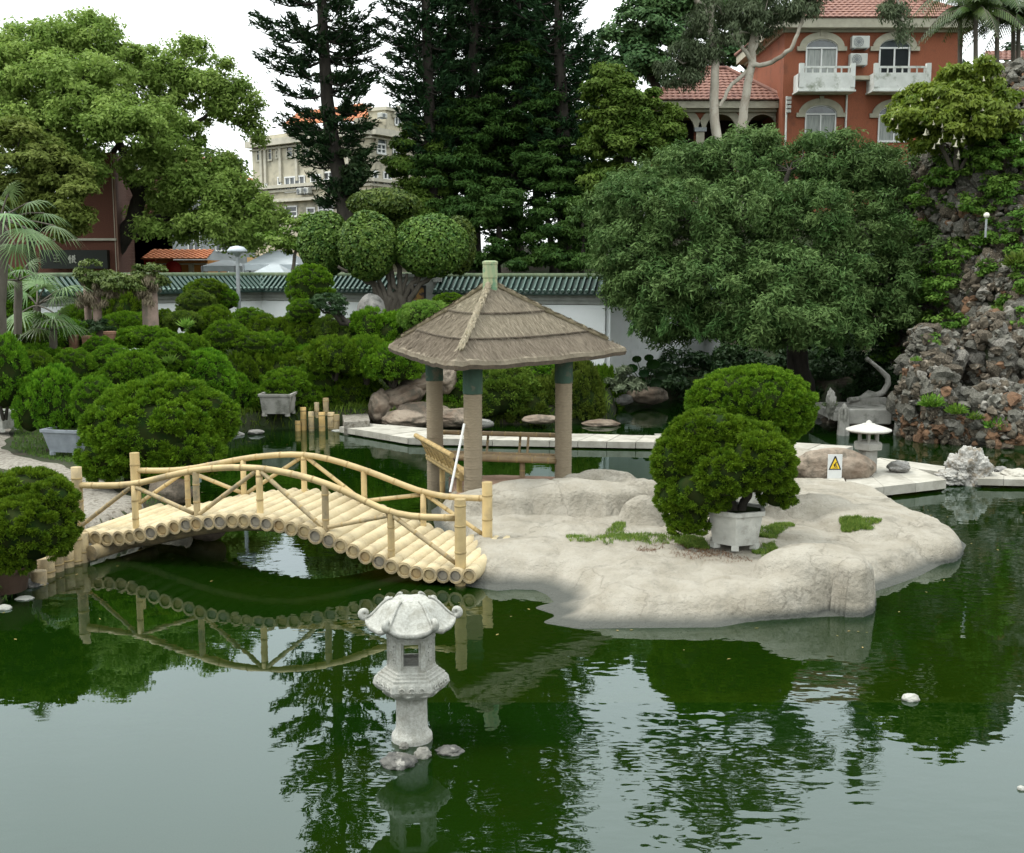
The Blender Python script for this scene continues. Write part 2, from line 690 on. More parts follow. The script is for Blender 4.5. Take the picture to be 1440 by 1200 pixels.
def axis_lin(parts):
    out = []
    for a, b, s in parts:
        out += list(np.arange(a, b, s))
    return np.array(out + [parts[-1][1]])


xs = axis_lin([(-600, -60, 60), (-60, -22, 3), (-22, 24, .28), (24, 60, 3), (60, 600, 60)])
ys = axis_lin([(-300, -20, 40), (-20, 8, 2), (8, 46, .28), (46, 70, 1.0), (70, 120, 5), (120, 800, 80)])
XX, YY = np.meshgrid(xs, ys)
ZZ = ground_z(XX.ravel(), YY.ravel())
nx, ny = len(xs), len(ys)
me = bpy.data.meshes.new('ground')
vid = np.arange(nx * ny).reshape(ny, nx)
fc = np.stack([vid[:-1, :-1], vid[:-1, 1:], vid[1:, 1:], vid[1:, :-1]], -1).reshape(-1, 4)
me.from_pydata(np.stack([XX.ravel(), YY.ravel(), ZZ], 1).tolist(), [], fc.tolist())
me.materials.append(SOIL)
me.shade_smooth()
meta(put('ground', me), kind='structure')


def grid_mesh(name, f, us, vs, m, close=None):
    """surface f(u,v)->(x,y,z) arrays"""
    U, V = np.meshgrid(us, vs)
    x, y, z = f(U.ravel(), V.ravel())
    a, b = len(us), len(vs)
    vid = np.arange(a * b).reshape(b, a)
    fc = np.stack([vid[:-1, :-1], vid[:-1, 1:], vid[1:, 1:], vid[1:, :-1]], -1).reshape(-1, 4)
    me = bpy.data.meshes.new(name)
    me.from_pydata(np.stack([x, y, z], 1).tolist(), [], fc.tolist())
    me.materials.append(m)
    me.shade_smooth()
    return me


# ------------------------------------------------------------------ water
wm = bpy.data.materials.new('pond_water')
wm.use_nodes = True
t = wm.node_tree
for n in list(t.nodes):
    t.nodes.remove(n)
lk = t.links.new
wout = t.nodes.new('ShaderNodeOutputMaterial')
dif = t.nodes.new('ShaderNodeBsdfDiffuse')
dif.inputs['Color'].default_value = (.0050, .0215, .0013, 1)
trn = t.nodes.new('ShaderNodeBsdfTransparent')
trn.inputs['Color'].default_value = (.74, .70, .12, 1)
mxa = t.nodes.new('ShaderNodeMixShader')
mxa.inputs[0].default_value = .42
gls = t.nodes.new('ShaderNodeBsdfGlossy')
gls.inputs['Roughness'].default_value = .012
gls.inputs['Color'].default_value = (.86, .96, 1.0, 1)
frs = t.nodes.new('ShaderNodeFresnel')
frs.inputs['IOR'].default_value = 1.68
mxb = t.nodes.new('ShaderNodeMixShader')
wtc = t.nodes.new('ShaderNodeTexCoord')


def wnoise(scale, det, sx, sy, off=0):
    mp = t.nodes.new('ShaderNodeMapping')
    mp.inputs['Scale'].default_value = (sx, sy, 1)
    mp.inputs['Location'].default_value = (off, off, 0)
    nz = t.nodes.new('ShaderNodeTexNoise')
    nz.inputs['Scale'].default_value = scale
    nz.inputs['Detail'].default_value = det
    lk(wtc.outputs['Object'], mp.inputs[0])
    lk(mp.outputs[0], nz.inputs['Vector'])
    return nz


n1 = wnoise(2.6, 2, 1, 1.5)
n2 = wnoise(.16, 2, 1, 1.4, 7)          # patches where a breath of wind ruffles the pond
mr = t.nodes.new('ShaderNodeMapRange')
mr.inputs[1].default_value = .42
mr.inputs[2].default_value = .62
mr.inputs[3].default_value = .08
mr.inputs[4].default_value = 1.0
lk(n2.outputs['Fac'], mr.inputs[0])
mm = t.nodes.new('ShaderNodeMath')
mm.operation = 'MULTIPLY'
lk(n1.outputs['Fac'], mm.inputs[0])
lk(mr.outputs[0], mm.inputs[1])
bmp = t.nodes.new('ShaderNodeBump')
bmp.inputs['Strength'].default_value = 1
bmp.inputs['Distance'].default_value = .0046
lk(mm.outputs[0], bmp.inputs['Height'])
lk(bmp.outputs[0], gls.inputs['Normal'])
lk(bmp.outputs[0], frs.inputs['Normal'])
lk(dif.outputs[0], mxa.inputs[1])
lk(trn.outputs[0], mxa.inputs[2])
lk(frs.outputs[0], mxb.inputs[0])
lk(mxa.outputs[0], mxb.inputs[1])
lk(gls.outputs[0], mxb.inputs[2])
lk(mxb.outputs[0], wout.inputs['Surface'])
g = G()
g.add([(-40, -12, 0), (40, -12, 0), (40, 46, 0), (-40, 46, 0)], [(0, 1, 2, 3)])
o = g.build('pond_water', wm)
meta(o, kind='structure')

# ------------------------------------------------------------------ the rock island
ISLPX = [(655, 822), (700, 829), (723, 827), (757, 828), (776, 836), (788, 848), (761, 855), (786, 863), (788, 868), (773, 875),
         (815, 882), (890, 881), (1007, 880), (1077, 867), (1140, 866), (1207, 863), (1217, 845), (1219, 832), (1250, 822), (1284, 810),
         (1330, 786), (1346, 778), (1352, 766), (1335, 752), (1305, 742), (1280, 730), (1262, 718), (1247, 706), (1205, 696),
         (1120, 690), (1060, 690), (1000, 690), (945, 695), (890, 690), (850, 686), (790, 690), (752, 697), (700, 697), (640, 700), (612, 718),
         (618, 745), (640, 765), (650, 790)]
ISL = [(P(*q).x, P(*q).y) for q in ISLPX]


def iz(px, py, z=.2):
    q = P(px, py, z)
    return q.x, q.y


def island_z(x, y, fine=True):
    d = -polydist(x, y, ISL)
    p2 = np.stack([x, y], 1)
    # slope varies round the shore: a gentle beach at the left front, steeper elsewhere
    bx, by = P(720, 850).x, P(720, 850).y
    beach = np.exp(-((x - bx) ** 2 / 1.6 + (y - by) ** 2 / .8))
    wdt = .34 + 1.3 * beach
    z = -.9 + .93 * sst(-.9, 0, d - .02) + .30 * sst(0, 1, d / wdt)
    # drowned shelf by the bridge
    sx, sy = P(715, 850).x, P(715, 850).y
    shelf = -.03 - .22 * np.clip(((x - sx) / 1.15) ** 2 + ((y - sy) / .75) ** 2, 0, 3)
    z = np.where(d < 0.02, np.maximum(z, shelf), z)
    z = z + sst(0.1, .8, d) * (.035 * fbm(p2 * .9, 5, 3))
    # rock domes: px, py (foot), height level, rx, ry, top, power
    for px, py, zz, rx, ry, h, e, rz_ in [
            (1140, 836, .1, .80, .58, .80, .36, .05), (1186, 842, .1, .34, .48, .72, .18, 0), (1105, 848, .1, .6, .36, .5, .6, .2), (1050, 846, .1, 1.1, .5, .40, .8, 0.1),
            (1285, 762, .1, .75, 1.1, .44, .5, -.3), (1215, 748, .15, .85, 1.2, .54, .35, -.3), (1120, 760, .2, .8, .7, .42, .7, 0),
            (790, 712, .35, 1.45, .60, .82, .16, -.10), (702, 724, .25, .80, .44, .74, .25, .12), (905, 728, .35, .42, .30, .74, .45, 0),
            (850, 690, .3, 1.25, .45, .70, 1.0, -.05), (900, 700, .3, 1.0, .6, .62, .5, 0), (760, 706, .3, .9, .7, .55, .5, 0),
            (940, 800, .1, 1.9, .8, .36, .6, 0), (1150, 716, .2, .7, .34, .46, .3, 0), (1205, 712, .2, .5, .24, .36, .3, .1),
            (1140, 732, .2, .85, .55, .66, .40, .2), (670, 715, .2, .6, .7, .45, .5, 0)]:
        cx, cy = iz(px, py, zz)
        ca, sa = math.cos(rz_), math.sin(rz_)
        u, v = (x - cx) * ca + (y - cy) * sa, -(x - cx) * sa + (y - cy) * ca
        q = (u / rx) ** 2 + (v / ry) ** 2
        q = q * (1 + .22 * fnoise(p2 * 1.9 + cx, 8))
        dome = h * np.clip(1 - q, 0, 1) ** (e * .6)
        z = np.where(d > -.25, np.maximum(z, np.where(q < 1, dome, -9)), z)
    z = z + sst(-.05, .25, d) * (.020 * fbm(p2 * 4.2, 15, 4) + .02 * np.clip(fnoise(p2 * np.array([1.3, 3.2]), 22) - .2, 0, 1))
    # worn channels and cracks
    wv = p2 + .25 * np.stack([fnoise(p2 * 1.3, 41), fnoise(p2 * 1.3 + 9, 42)], 1)
    ch = np.abs(fnoise(wv * .55 + 3, 31))
    z = z - sst(.1, .5, d) * .05 * np.clip(1 - ch / .05, 0, 1)
    ch = np.abs(fnoise(wv * np.array([.9, 1.7]) + 13, 33))
    z = z - sst(.0, .3, d) * .035 * np.clip(1 - ch / .045, 0, 1)
    lay = fbm(p2 * np.array([.8, 2.2]) + 5, 51, 3)
    z = z + sst(.15, .6, d) * .022 * (np.floor(lay * 2.2) / 2.2)
    return z


def grid_island():
    us = np.arange(-2.6, 8.4, .048)
    vs = np.arange(13.2, 24.4, .048)
    return grid_mesh('rock_island', lambda u, v: (u, v, island_z(u, v)), us, vs, None)


ISLM = mat('island_rock_surface', (.345, .320, .268), (.265, .240, .190), 2.2, .92, .07, 11, detail=14, c3=(.170, .157, .125), s3=1.3, f3=(.545, .72), lo=.36, hi=.66)
isl_us = np.arange(-2.6, 8.4, .05)
isl_vs = np.arange(13.2, 24.4, .05)
me = grid_mesh('rock_island', lambda u, v: (u, v, island_z(u, v)), isl_us, isl_vs, ISLM)
meta(put('rock_island', me), kind='structure')


def ilz(x, y):
    return float(island_z(np.array([x]), np.array([y]))[0])


# dark weathered streaks near the waterline: a second colour by height, a tide mark the rock really has
t = ISLM.node_tree
gg = t.nodes.new('ShaderNodeNewGeometry')
sx_ = t.nodes.new('ShaderNodeSeparateXYZ')
t.links.new(gg.outputs['Position'], sx_.inputs[0])
nz_ = t.nodes.new('ShaderNodeTexNoise')
nz_.inputs['Scale'].default_value = 3
ad = t.nodes.new('ShaderNodeMath')
ad.operation = 'MULTIPLY_ADD'
ad.inputs[1].default_value = -.10
t.links.new(nz_.outputs['Fac'], ad.inputs[0])
t.links.new(sx_.outputs['Z'], ad.inputs[2])
mr_ = t.nodes.new('ShaderNodeMapRange')
mr_.inputs[1].default_value = .0
mr_.inputs[2].default_value = .11
mr_.inputs[3].default_value = 1
mr_.inputs[4].default_value = 0
t.links.new(ad.outputs[0], mr_.inputs[0])
bs = t.nodes['Principled BSDF']
old = bs.inputs['Base Color'].links[0].from_socket
# hairline cracks that wander over the rock
vc = t.nodes.new('ShaderNodeTexCoord')
vn = t.nodes.new('ShaderNodeTexNoise')
vn.inputs['Scale'].default_value = 1.3
vn.inputs['Detail'].default_value = 6
va = t.nodes.new('ShaderNodeVectorMath')
va.operation = 'MULTIPLY_ADD'
va.inputs[1].default_value = (1.5, 1.5, 1.5)
vv = t.nodes.new('ShaderNodeTexVoronoi')
vv.feature = 'DISTANCE_TO_EDGE'
vv.inputs['Scale'].default_value = .42
vr = t.nodes.new('ShaderNodeMapRange')
vr.inputs[1].default_value = 0.0
vr.inputs[2].default_value = .012
vr.inputs[3].default_value = .42
vr.inputs[4].default_value = 0
t.links.new(vc.outputs['Object'], vn.inputs['Vector'])
t.links.new(vn.outputs['Color'], va.inputs[0])
t.links.new(vc.outputs['Object'], va.inputs[2])
t.links.new(va.outputs[0], vv.inputs['Vector'])
t.links.new(vv.outputs['Distance'], vr.inputs[0])
vm = t.nodes.new('ShaderNodeMix')
vm.data_type = 'RGBA'
vm.inputs[7].default_value = (.12, .105, .08, 1)
t.links.new(vr.outputs[0], vm.inputs[0])
t.links.new(old, vm.inputs[6])
old = vm.outputs[2]
mx_ = t.nodes.new('ShaderNodeMix')
mx_.data_type = 'RGBA'
mx_.inputs[7].default_value = (.075, .078, .068, 1)
t.links.new(mr_.outputs[0], mx_.inputs[0])
t.links.new(old, mx_.inputs[6])
t.links.new(mx_.outputs[2], bs.inputs['Base Color'])

# ------------------------------------------------------------------ bamboo bridge
bA = P(107, 782, 0)
bB = P(652, 823, 0)
bA = (bA.x, bA.y)
bB = (bB.x, bB.y)
bl = math.hypot(bB[0] - bA[0], bB[1] - bA[1])
bD = ((bB[0] - bA[0]) / bl, (bB[1] - bA[1]) / bl)
bN = (-bD[1], bD[0])
BW = 1.78
bF = (bA[0] + bN[0] * BW, bA[1] + bN[1] * BW)


def near(px, py):
    return hit(px, py, bA, bD)[:2]


def far(px, py):
    return hit(px, py, bF, bD)[:2]


def bp(s, off, z):
    return Vector((bA[0] + bD[0] * s + bN[0] * off, bA[1] + bD[1] * s + bN[1] * off, z))


deckpts = [near(x, y) for x, y in [(129, 752), (168, 756), (187, 754), (221, 746), (255, 737.5), (289, 733), (342, 729),
                                   (378, 732), (414, 739), (450, 750), (486, 764), (523, 780), (560, 796), (600, 804),
                                   (642, 807), (664, 805.5)]]
ds = np.array([q[0] for q in deckpts])
dz = np.array([q[1] for q in deckpts])


def smooth_interp(s, xs, zs, wd=.25):
    return float(np.mean([np.interp(s + k * wd / 3, xs, zs) for k in range(-3, 4)]))


def deckz(s):
    return smooth_interp(s, ds, dz)


bridge = thing('footbridge', 'arched yellow bamboo footbridge with lattice railings over the green pond', 'bridge',
               tuple(bp(bl / 2, BW / 2, 0)))


def bamboo_path(gm, path, r, mi=0, n=10, node=.33, seed=0, endmi=None, nodemi=1):
    """bamboo cane with swollen joints"""
    rg = np.random.default_rng(seed)
    path = [Vector(p) for p in path]
    seg = [(path[i + 1] - path[i]).length for i in range(len(path) - 1)]
    tot = sum(seg)

    def at(d):
        for i, s_ in enumerate(seg):
            if d <= s_ or i == len(seg) - 1:
                return path[i].lerp(path[i + 1], min(1, d / max(s_, 1e-6)))
            d -= s_
    dd = sorted(set([0, tot] + [round(x, 4) for x in np.linspace(0, tot, max(2, int(tot / .22) + 1))]))
    gm.tube([at(x) for x in dd], r, n, mi, True, True, endmi)
    x = node * rg.uniform(.3, .8)
    while x < tot - .03:
        e = .013
        c0, c1 = at(x - e), at(x + e)
        dr = (c1 - c0).normalized()
        m_ = (c0 + c1) / 2
        gm.tube([m_ - dr * .016, m_ - dr * .006, m_ + dr * .006, m_ + dr * .016], [r * 1.0, r * 1.09, r * 1.09, r * 1.0], n, nodemi, False)
        x += node * rg.uniform(.8, 1.2)


# deck logs: one shape in three variants, copied
LOGR, LSP = .118, .2005
variants = []
EK = [mat('log_end_a', (.36, .28, .15), (.24, .19, .11), 7, .8), mat('log_end_b', (.24, .21, .16), (.15, .135, .11), 7, .8),
      mat('log_end_c', (.34, .245, .12), (.24, .17, .09), 7, .8)]
for k in range(3):
    g = G()
    Lg = BW + .34
    n = 14
    nodes_ = sorted(np.random.default_rng(k).uniform(.2, Lg - .2, 4))
    prof = [(0, LOGR * .97)]
    for q in nodes_:
        prof += [(q - .03, LOGR), (q - .008, LOGR * 1.05), (q + .008, LOGR * 1.05), (q + .03, LOGR)]
    prof += [(Lg, LOGR)]
    prof = sorted(prof)
    vs, fs, ms = [], [], []
    for (y_, r_) in prof:
        for j in range(n):
            a = 2 * math.pi * j / n
            rr_ = r_ * (1 + .02 * math.sin(a * 3 + k))
            vs.append((rr_ * math.cos(a), y_ - .17, rr_ * math.sin(a)))
    for i in range(len(prof) - 1):
        for j in range(n):
            q = (j + 1) % n
            fs.append((i * n + q, i * n + j, (i + 1) * n + j, (i + 1) * n + q))
    g.add(vs, fs, 0, True)
    # cut end: pale rim, recessed darker heart
    for side, y_ in ((0, -.17), (1, Lg - .17)):
        s_ = 1 if side == 0 else -1
        rings = [(LOGR * .97, y_), (LOGR * .68, y_ - .004 * s_), (LOGR * .64, y_ + .03 * s_), (LOGR * .5, y_ + .022 * s_), (0.002, y_ + .02 * s_)]
        vs = []
        for r_, yy in rings:
            for j in range(n):
                a = 2 * math.pi * j / n
                vs.append((r_ * math.cos(a), yy, r_ * math.sin(a)))
        for i in range(len(rings) - 1):
            f_ = []
            for j in range(n):
                q = (j + 1) % n
                f_.append((i * n + j, i * n + q, (i + 1) * n + q, (i + 1) * n + j) if side == 0 else (i * n + q, i * n + j, (i + 1) * n + j, (i + 1) * n + q))
            g.add(vs, f_, 1 if i == 0 else 2, False)
    o = g.build('deck_log', [mat('deck_bamboo', (.50, .42, .265), (.42, .34, .20), 2.5, .6, .004, 40, c3=(.30, .24, .15), s3=2, f3=(.52, .7), rnd=.13), BAMBOO_OLD, EK[k]], None, False)
    variants.append(o.data)
    bpy.data.objects.remove(o)
rg = random.Random(4)
nlog = int((ds[-1] - ds[0]) / LSP) + 1
brz = math.atan2(bD[1], bD[0])
for i in range(nlog + 1):
    s = ds[0] + i * (ds[-1] - ds[0]) / nlog
    o = bpy.data.objects.new('deck_log', variants[rg.choice([0, 0, 1, 1, 2])])
    COL.objects.link(o)
    o.parent = bridge
    q = bp(s, rg.uniform(-.025, .025), deckz(s)) - bridge.location
    o.location = q
    o.rotation_euler = (0, rg.uniform(-3, 3), brz)
    k = rg.uniform(.96, 1.04)
    o.scale = (k, 1, k)


def rail_profile(pts, fn):
    a = [fn(*q) for q in pts]
    return np.array([q[0] for q in a]), np.array([q[1] for q in a])


nr = rail_profile([(113, 683), (182, 683), (215, 675), (254, 665), (296, 658), (352, 657), (393, 662), (449, 676), (497, 696),
                   (539, 719), (567, 726), (600, 728), (640, 728)], near)
fr = rail_profile([(192, 662), (254, 662), (296, 654), (352, 643), (407, 638.5), (440, 640), (469, 647), (525, 665), (567, 683), (608, 697),
                   (640, 700), (682, 701)], far)
for (fn, prof, off, postx, ends) in ((near, nr, 0, [189, 276, 365, 457, 549], [(107, 657, 765), (647, 702, 815)]),
                                     (far, fr, BW, [264, 343, 428, 512, 595], [(189, 637, 735), (685, 678, 768)])):
    g = G()
    sl = np.linspace(prof[0][0], prof[0][-1], 40)
    bamboo_path(g, [bp(s, off, smooth_interp(s, *prof, .3)) for s in sl], .05, node=.42, seed=int(off * 10) + 1)
    g.build('handrail', [BAMBOO, NODE_M], bridge)
    posts = []
    for px in postx:
        s = fn(px, 690)[0]
        posts.append(s)
        g = G()
        bamboo_path(g, [bp(s, off, deckz(s) + LOGR * .7), bp(s, off, smooth_interp(s, *prof) - .02)], .052 if off == 0 else .048, seed=px)
        g.build('post', [BAMBOO_OLD if px in (276, 457) else BAMBOO, NODE_M], bridge)
    es = []
    for px, yt, yb in ends:
        s, zt = fn(px, yt)
        es.append(s)
        g = G()
        bamboo_path(g, [bp(s, off, -.02 if px > 600 else deckz(s) - .05), bp(s, off, zt)], .082, n=14, seed=px, endmi=1, node=.36)
        g.build('end_post', [BAMBOO if px != 107 else BAMBOO_OLD, BAMBOO_END], bridge)
    seq = [es[0]] + posts + [es[1]]
    for i in range(6):
        a, b = seq[i], seq[i + 1]
        up = (i % 2 == 0) ^ (off > 0 and False)
        za_t, zb_t = smooth_interp(a, *prof) - .05, smooth_interp(b, *prof) - .05
        za_b, zb_b = deckz(a) + LOGR + .02, deckz(b) + LOGR + .02
        # K-lattice: foot at even posts, head at odd posts
        z0, z1 = (za_b, zb_t) if i % 2 == 0 else (za_t, zb_b)
        if i == 5:
            z0, z1 = za_t, zb_b
        sh = .06 if off == 0 else -.06
        g = G()
        bamboo_path(g, [bp(a + .05, off - sh * .3, z0), bp(b - .05, off - sh * .3, z1)], .034, seed=i + 60, node=.3)
        g.build('brace', [BAMBOO_OLD if off == 0 else BAMBOO, NODE_M], bridge)
# carrying beams and the abutment log
for off in (.35, BW - .35):
    g = G()
    sl = np.linspace(ds[0], ds[-1], 24)
    g.tube([bp(s, off, deckz(s) - LOGR - .07) for s in sl], .07, 8, 0)
    g.build('beam', BAMBOO_OLD, bridge)

# ------------------------------------------------------------------ bamboo-like bank piles
pile_g = 'round bamboo-look piles edging the left bank by the bridge'


def pile(q, zt, r, label, name='bank_pile', grp=None, lean=(0, 0), matl=None, z0=-.6, cat='pile'):
    g = G()
    bamboo_path(g, [(q.x, q.y, z0), (q.x + lean[0], q.y + lean[1], zt)], r, n=14, seed=int(abs(q.x * 97)) + 3, endmi=1, node=.3)
    o = g.build(name, [matl or BAMBOO_OLD, BAMBOO_END])
    return meta(o, label, cat, grp)


plist = [(117, 790, .46, .105, 'bank pile directly under the left end of the footbridge'),
         (106, 792, .45, .11, 'bank pile second outward from the left bridge post'),
         (93, 797, .40, .11, 'bank pile third outward from the left bridge post'),
         (80, 803, .33, .11, 'bank pile fourth outward from the left bridge post, half green'),
         (67, 811, .28, .12, 'bank pile fifth outward from the left bridge post beside the low shrub'),
         (54, 822, .2, .11, 'shortest bank pile, nearest the low shrub at the lower left')]
for px, py, zt, r, lb in plist:
    pile(P(px, py, 0), zt, r, lb, grp=pile_g, lean=(random.Random(px).uniform(-.02, .02), 0), matl=BAMBOO_OLD)
q = P(150, 770, 0)
g = G()
g.tube([P(128, 778, .16), P(215, 752, .16)], .12, 12)
meta(g.build('abutment_log', BAMBOO_OLD), 'long horizontal log under the left end of the footbridge at the water line', 'log')
# mooring-like posts on the far bank
OC = mat('ochre_post', (.50, .33, .12), (.38, .27, .12), 5, .7, .004, 40)
for i, (px, pt, pb, r, m_, lb) in enumerate([
        (427, 573, 603, .085, OC, 'ochre bamboo post on the far bank, leftmost tall one of the row'),
        (438, 579, 605, .08, BAMBOO_OLD, 'short pale post second from the left in the far bank row'),
        (453, 580, 604, .09, OC, 'orange ochre post in the middle of the far bank row'),
        (446, 566, 600, .07, BAMBOO_OLD, 'thin post behind the orange ochre post on the far bank'),
        (459, 560, 599, .085, BAMBOO_OLD, 'tallest pale post of the far bank row'),
        (466, 580, 601, .1, BAMBOO_OLD, 'thick pale post next to the grey stone slab on the far bank'),
        (473, 583, 601, .1, BAMBOO_OLD, 'last thick post before the slab walkway starts on the far bank'),
        (419, 592, 604, .08, OC, 'lowest ochre stump at the left end of the far bank row')]):
    q = P(px, min(pb + 2, 606), 0)
    zt = PD(px, pt, q.y).z
    pile(q, zt, r, lb, 'bank_post', 'bamboo-look posts at the start of the slab walkway', matl=m_, cat='post')

# ------------------------------------------------------------------ pavilion
pc = PD(690, 690, 22.0)
pv = thing('pavilion', 'three-sided open pavilion with a thatched pyramid roof at the island edge', 'pavilion', (pc.x, pc.y, 0))
PX, PY = pc.x, pc.y
ANG = [math.radians(191), math.radians(71), math.radians(-49)]


def pa(r, a):
    return Vector((PX + r * math.sin(a), PY + r * math.cos(a), 0))


COLM = mat('wrapped_column', (.30, .245, .17), (.22, .18, .125), 14, .9, .01, 30, stretch=(1, 1, 14))
COLG = mat('green_column_top', (.050, .098, .070), (.034, .066, .048), 5, .8, .006, 24, c3=(.12, .11, .08), s3=4, f3=(.56, .68), stretch=(1, 1, .4))
EAVE, APEX, RE = 2.9, 4.24, 2.86
for i, (a, zb) in enumerate(zip(ANG, (.30, .34, -.8))):
    q = pa(1.53, a)
    g = G()
    prof = [(.175, zb)]
    z = max(zb, -.05)
    k = 0
    while z < 2.3:
        prof += [(.166, z + .01), (.172 + .004 * math.sin(k * 1.7), z + .028), (.166, z + .046)]
        z += .05
        k += 1
    prof.append((.166, 2.3))
    g.lathe(prof, 18, (q.x, q.y, 0))
    c = g.build('column', COLM, pv)
    g = G()
    g.lathe([(.178, 2.28), (.18, 2.3), (.18, 3.0), (.17, 3.02)], 18, (q.x, q.y, 0))
    g.build('column_top', COLG, c)
# roof: three thatch courses on each of three faces, lapped
ap = Vector((PX, PY, APEX))


def roofpt(t, a, dzz=0.0):   # t 0 apex .. 1 eave, slightly hollow slope
    q = pa(RE * t, a)
    z = APEX - (APEX - EAVE) * (t ** .93) + dzz
    return Vector((q.x, q.y, z))


rng = np.random.default_rng(7)
STRAW = leafmat('straw_stalks', (.16, .138, .098), (.33, .285, .215), 0.05, .9, .1)
ROPE = mat('ridge_straw', (.25, .205, .14), (.16, .14, .085), 9, .95, .02, 25)
for fi in range(3):
    a0, a1 = ANG[fi], ANG[(fi + 1) % 3]
    cuts = [(.04, .40), (.37, .72), (.69, 1.0)]
    for ci, (t0, t1) in enumerate(cuts):
        g = G()
        nu, nv = 26, 7
        top, bot = [], []
        for v in range(nv + 1):
            tt = t0 + (t1 - t0) * v / nv
            lift = .015 + .045 * (v / nv) + .0
            for u in range(nu + 1):
                p0, p1 = roofpt(tt, a0), roofpt(tt, a1)
                k = u / nu
                p = p0.lerp(p1, k)
                # the faces sag a little between the ridges
                p.z -= .05 * math.sin(math.pi * k) * tt
                n_ = float(fnoise(np.array([[p.x * 6, p.y * 6, v * .7]]), 3)[0]) * .012
                if ci == 2 and v == nv:
                    p.z += n_ * 1.5
                top.append((p.x, p.y, p.z + lift + n_))
                bot.append((p.x, p.y, p.z - (.05 if ci < 2 else .09)))
        W_ = nu + 1
        nt_ = len(top)
        fs = []
        for v in range(nv):
            for u in range(nu):
                i0 = v * W_ + u
                fs.append((i0, i0 + W_, i0 + W_ + 1, i0 + 1))
        g.add(top, fs, 0, True)
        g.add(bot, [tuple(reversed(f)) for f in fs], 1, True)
        edge = []
        for u in range(nu + 1):
            edge.append(top[nv * W_ + u])
        for u in range(nu + 1):
            x, y, z = bot[nv * W_ + u]
            edge.append((x, y, z))
        # rounded lower lip, its underside in the darker thatch
        mid = [tuple((np.array(edge[u]) + np.array(edge[W_ + u])) / 2 + np.array([edge[u][0] - PX, edge[u][1] - PY, 0]) * .012) for u in range(W_)]
        ev = edge[:W_] + mid + edge[W_:]
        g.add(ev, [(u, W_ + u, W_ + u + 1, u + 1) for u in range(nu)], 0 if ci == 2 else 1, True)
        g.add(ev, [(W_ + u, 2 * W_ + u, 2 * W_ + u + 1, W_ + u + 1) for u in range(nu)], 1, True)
        crs = g.build('thatch_course', [THATCH, THATCH_D], pv)
        # loose stalks lying down the slope give the course its grain
        m_ = 3200 if ci == 2 else (2400 if ci == 1 else 1200)
        tt = np.sqrt(rng.uniform(t0 ** 2, (t1 * .985) ** 2, m_))
        k = rng.uniform(0.01, .99, m_)
        d0 = np.array([math.sin(a0), math.cos(a0)])
        d1 = np.array([math.sin(a1), math.cos(a1)])
        dirn = (d0[None] * (1 - k[:, None]) + d1[None] * k[:, None])
        xy = np.array([PX, PY]) + dirn * RE * tt[:, None]
        zz = APEX - (APEX - EAVE) * tt ** .93 - .05 * np.sin(np.pi * k) * tt + .022 + .048 * (tt - t0) / (t1 - t0)
        pts = np.concatenate([xy, zz[:, None]], 1)
        mdir = nrm((d0 + d1)[None] / 2)[0]
        down = np.array([mdir[0], mdir[1], -(APEX - EAVE) / (RE * .5)])
        ax = nrm(down[None] + rng.normal(size=(m_, 3)) * .10)
        nn = nrm(np.array([mdir[0], mdir[1], 1.6])[None] + rng.normal(size=(m_, 3)) * .3)
        V = leaf_quads(pts, ax, rng, .22, .010, nref=nn, bend=.02)
        st = put('straw', quads_mesh('straw', V, STRAW, rng.uniform(0, 1, m_)), crs)
        meta(st, kind='stuff')
    # bound seam lines where a course ends
    for tt in (.40, .72):
        g = G()
        pth = []
        for u in range(25):
            k = u / 24
            p = roofpt(tt + .004, a0).lerp(roofpt(tt + .004, a1), k)
            p.z += .055 - .05 * math.sin(math.pi * k) * tt
            pth.append(p)
        g.tube(pth, .02, 6)
        g.build('seam_rope', THATCH_D, pv)
for a in ANG:
    g = G()
    n = 26
    pth, rs = [], []
    for i in range(n + 1):
        tt = .05 + (.86 - .05) * i / n
        p = roofpt(tt, a, .06)
        pth.append(p)
        rs.append(.052 + .010 * math.sin(i * 2.3) - .01 * (i == n))
    g.tube(pth, rs, 9)
    rc = g.build('ridge_roll', ROPE, pv)
    m_ = 420
    tt = rng.uniform(.05, .88, m_)
    base = np.array([list(roofpt(x, a, .075)) for x in tt])
    side = nrm(np.cross(np.array([math.sin(a), math.cos(a), -.4])[None], np.array([0, 0, 1])[None]))[0]
    off = rng.uniform(-1, 1, m_)
    pts = base + side[None] * (off * .06)[:, None] + np.array([0, 0, 1])[None] * (.035 * (1 - off ** 2))[:, None]
    ax = np.array([math.sin(a), math.cos(a), -.45])[None] + rng.normal(size=(m_, 3)) * .25
    meta(put('straw', quads_mesh('straw', leaf_quads(pts, ax, rng, .16, .016, nref=np.tile([[0, 0, 1.]], (m_, 1))), STRAW, rng.uniform(0, .75, m_)), rc), kind='stuff')
FIN = mat('finial_green', (.22, .30, .17), (.34, .33, .20), 12, .8, .005, 60, c3=(.12, .22, .13), s3=6, stretch=(1, 1, .2))
g = G()
g.lathe([(.15, APEX - .22), (.135, APEX + .1), (.145, APEX + .12), (.14, APEX + .36), (.15, APEX + .38), (.148, APEX + .42), (.1, APEX + .44)], 10, (PX, PY, 0), smooth=False)
g.build('finial', FIN, pv)
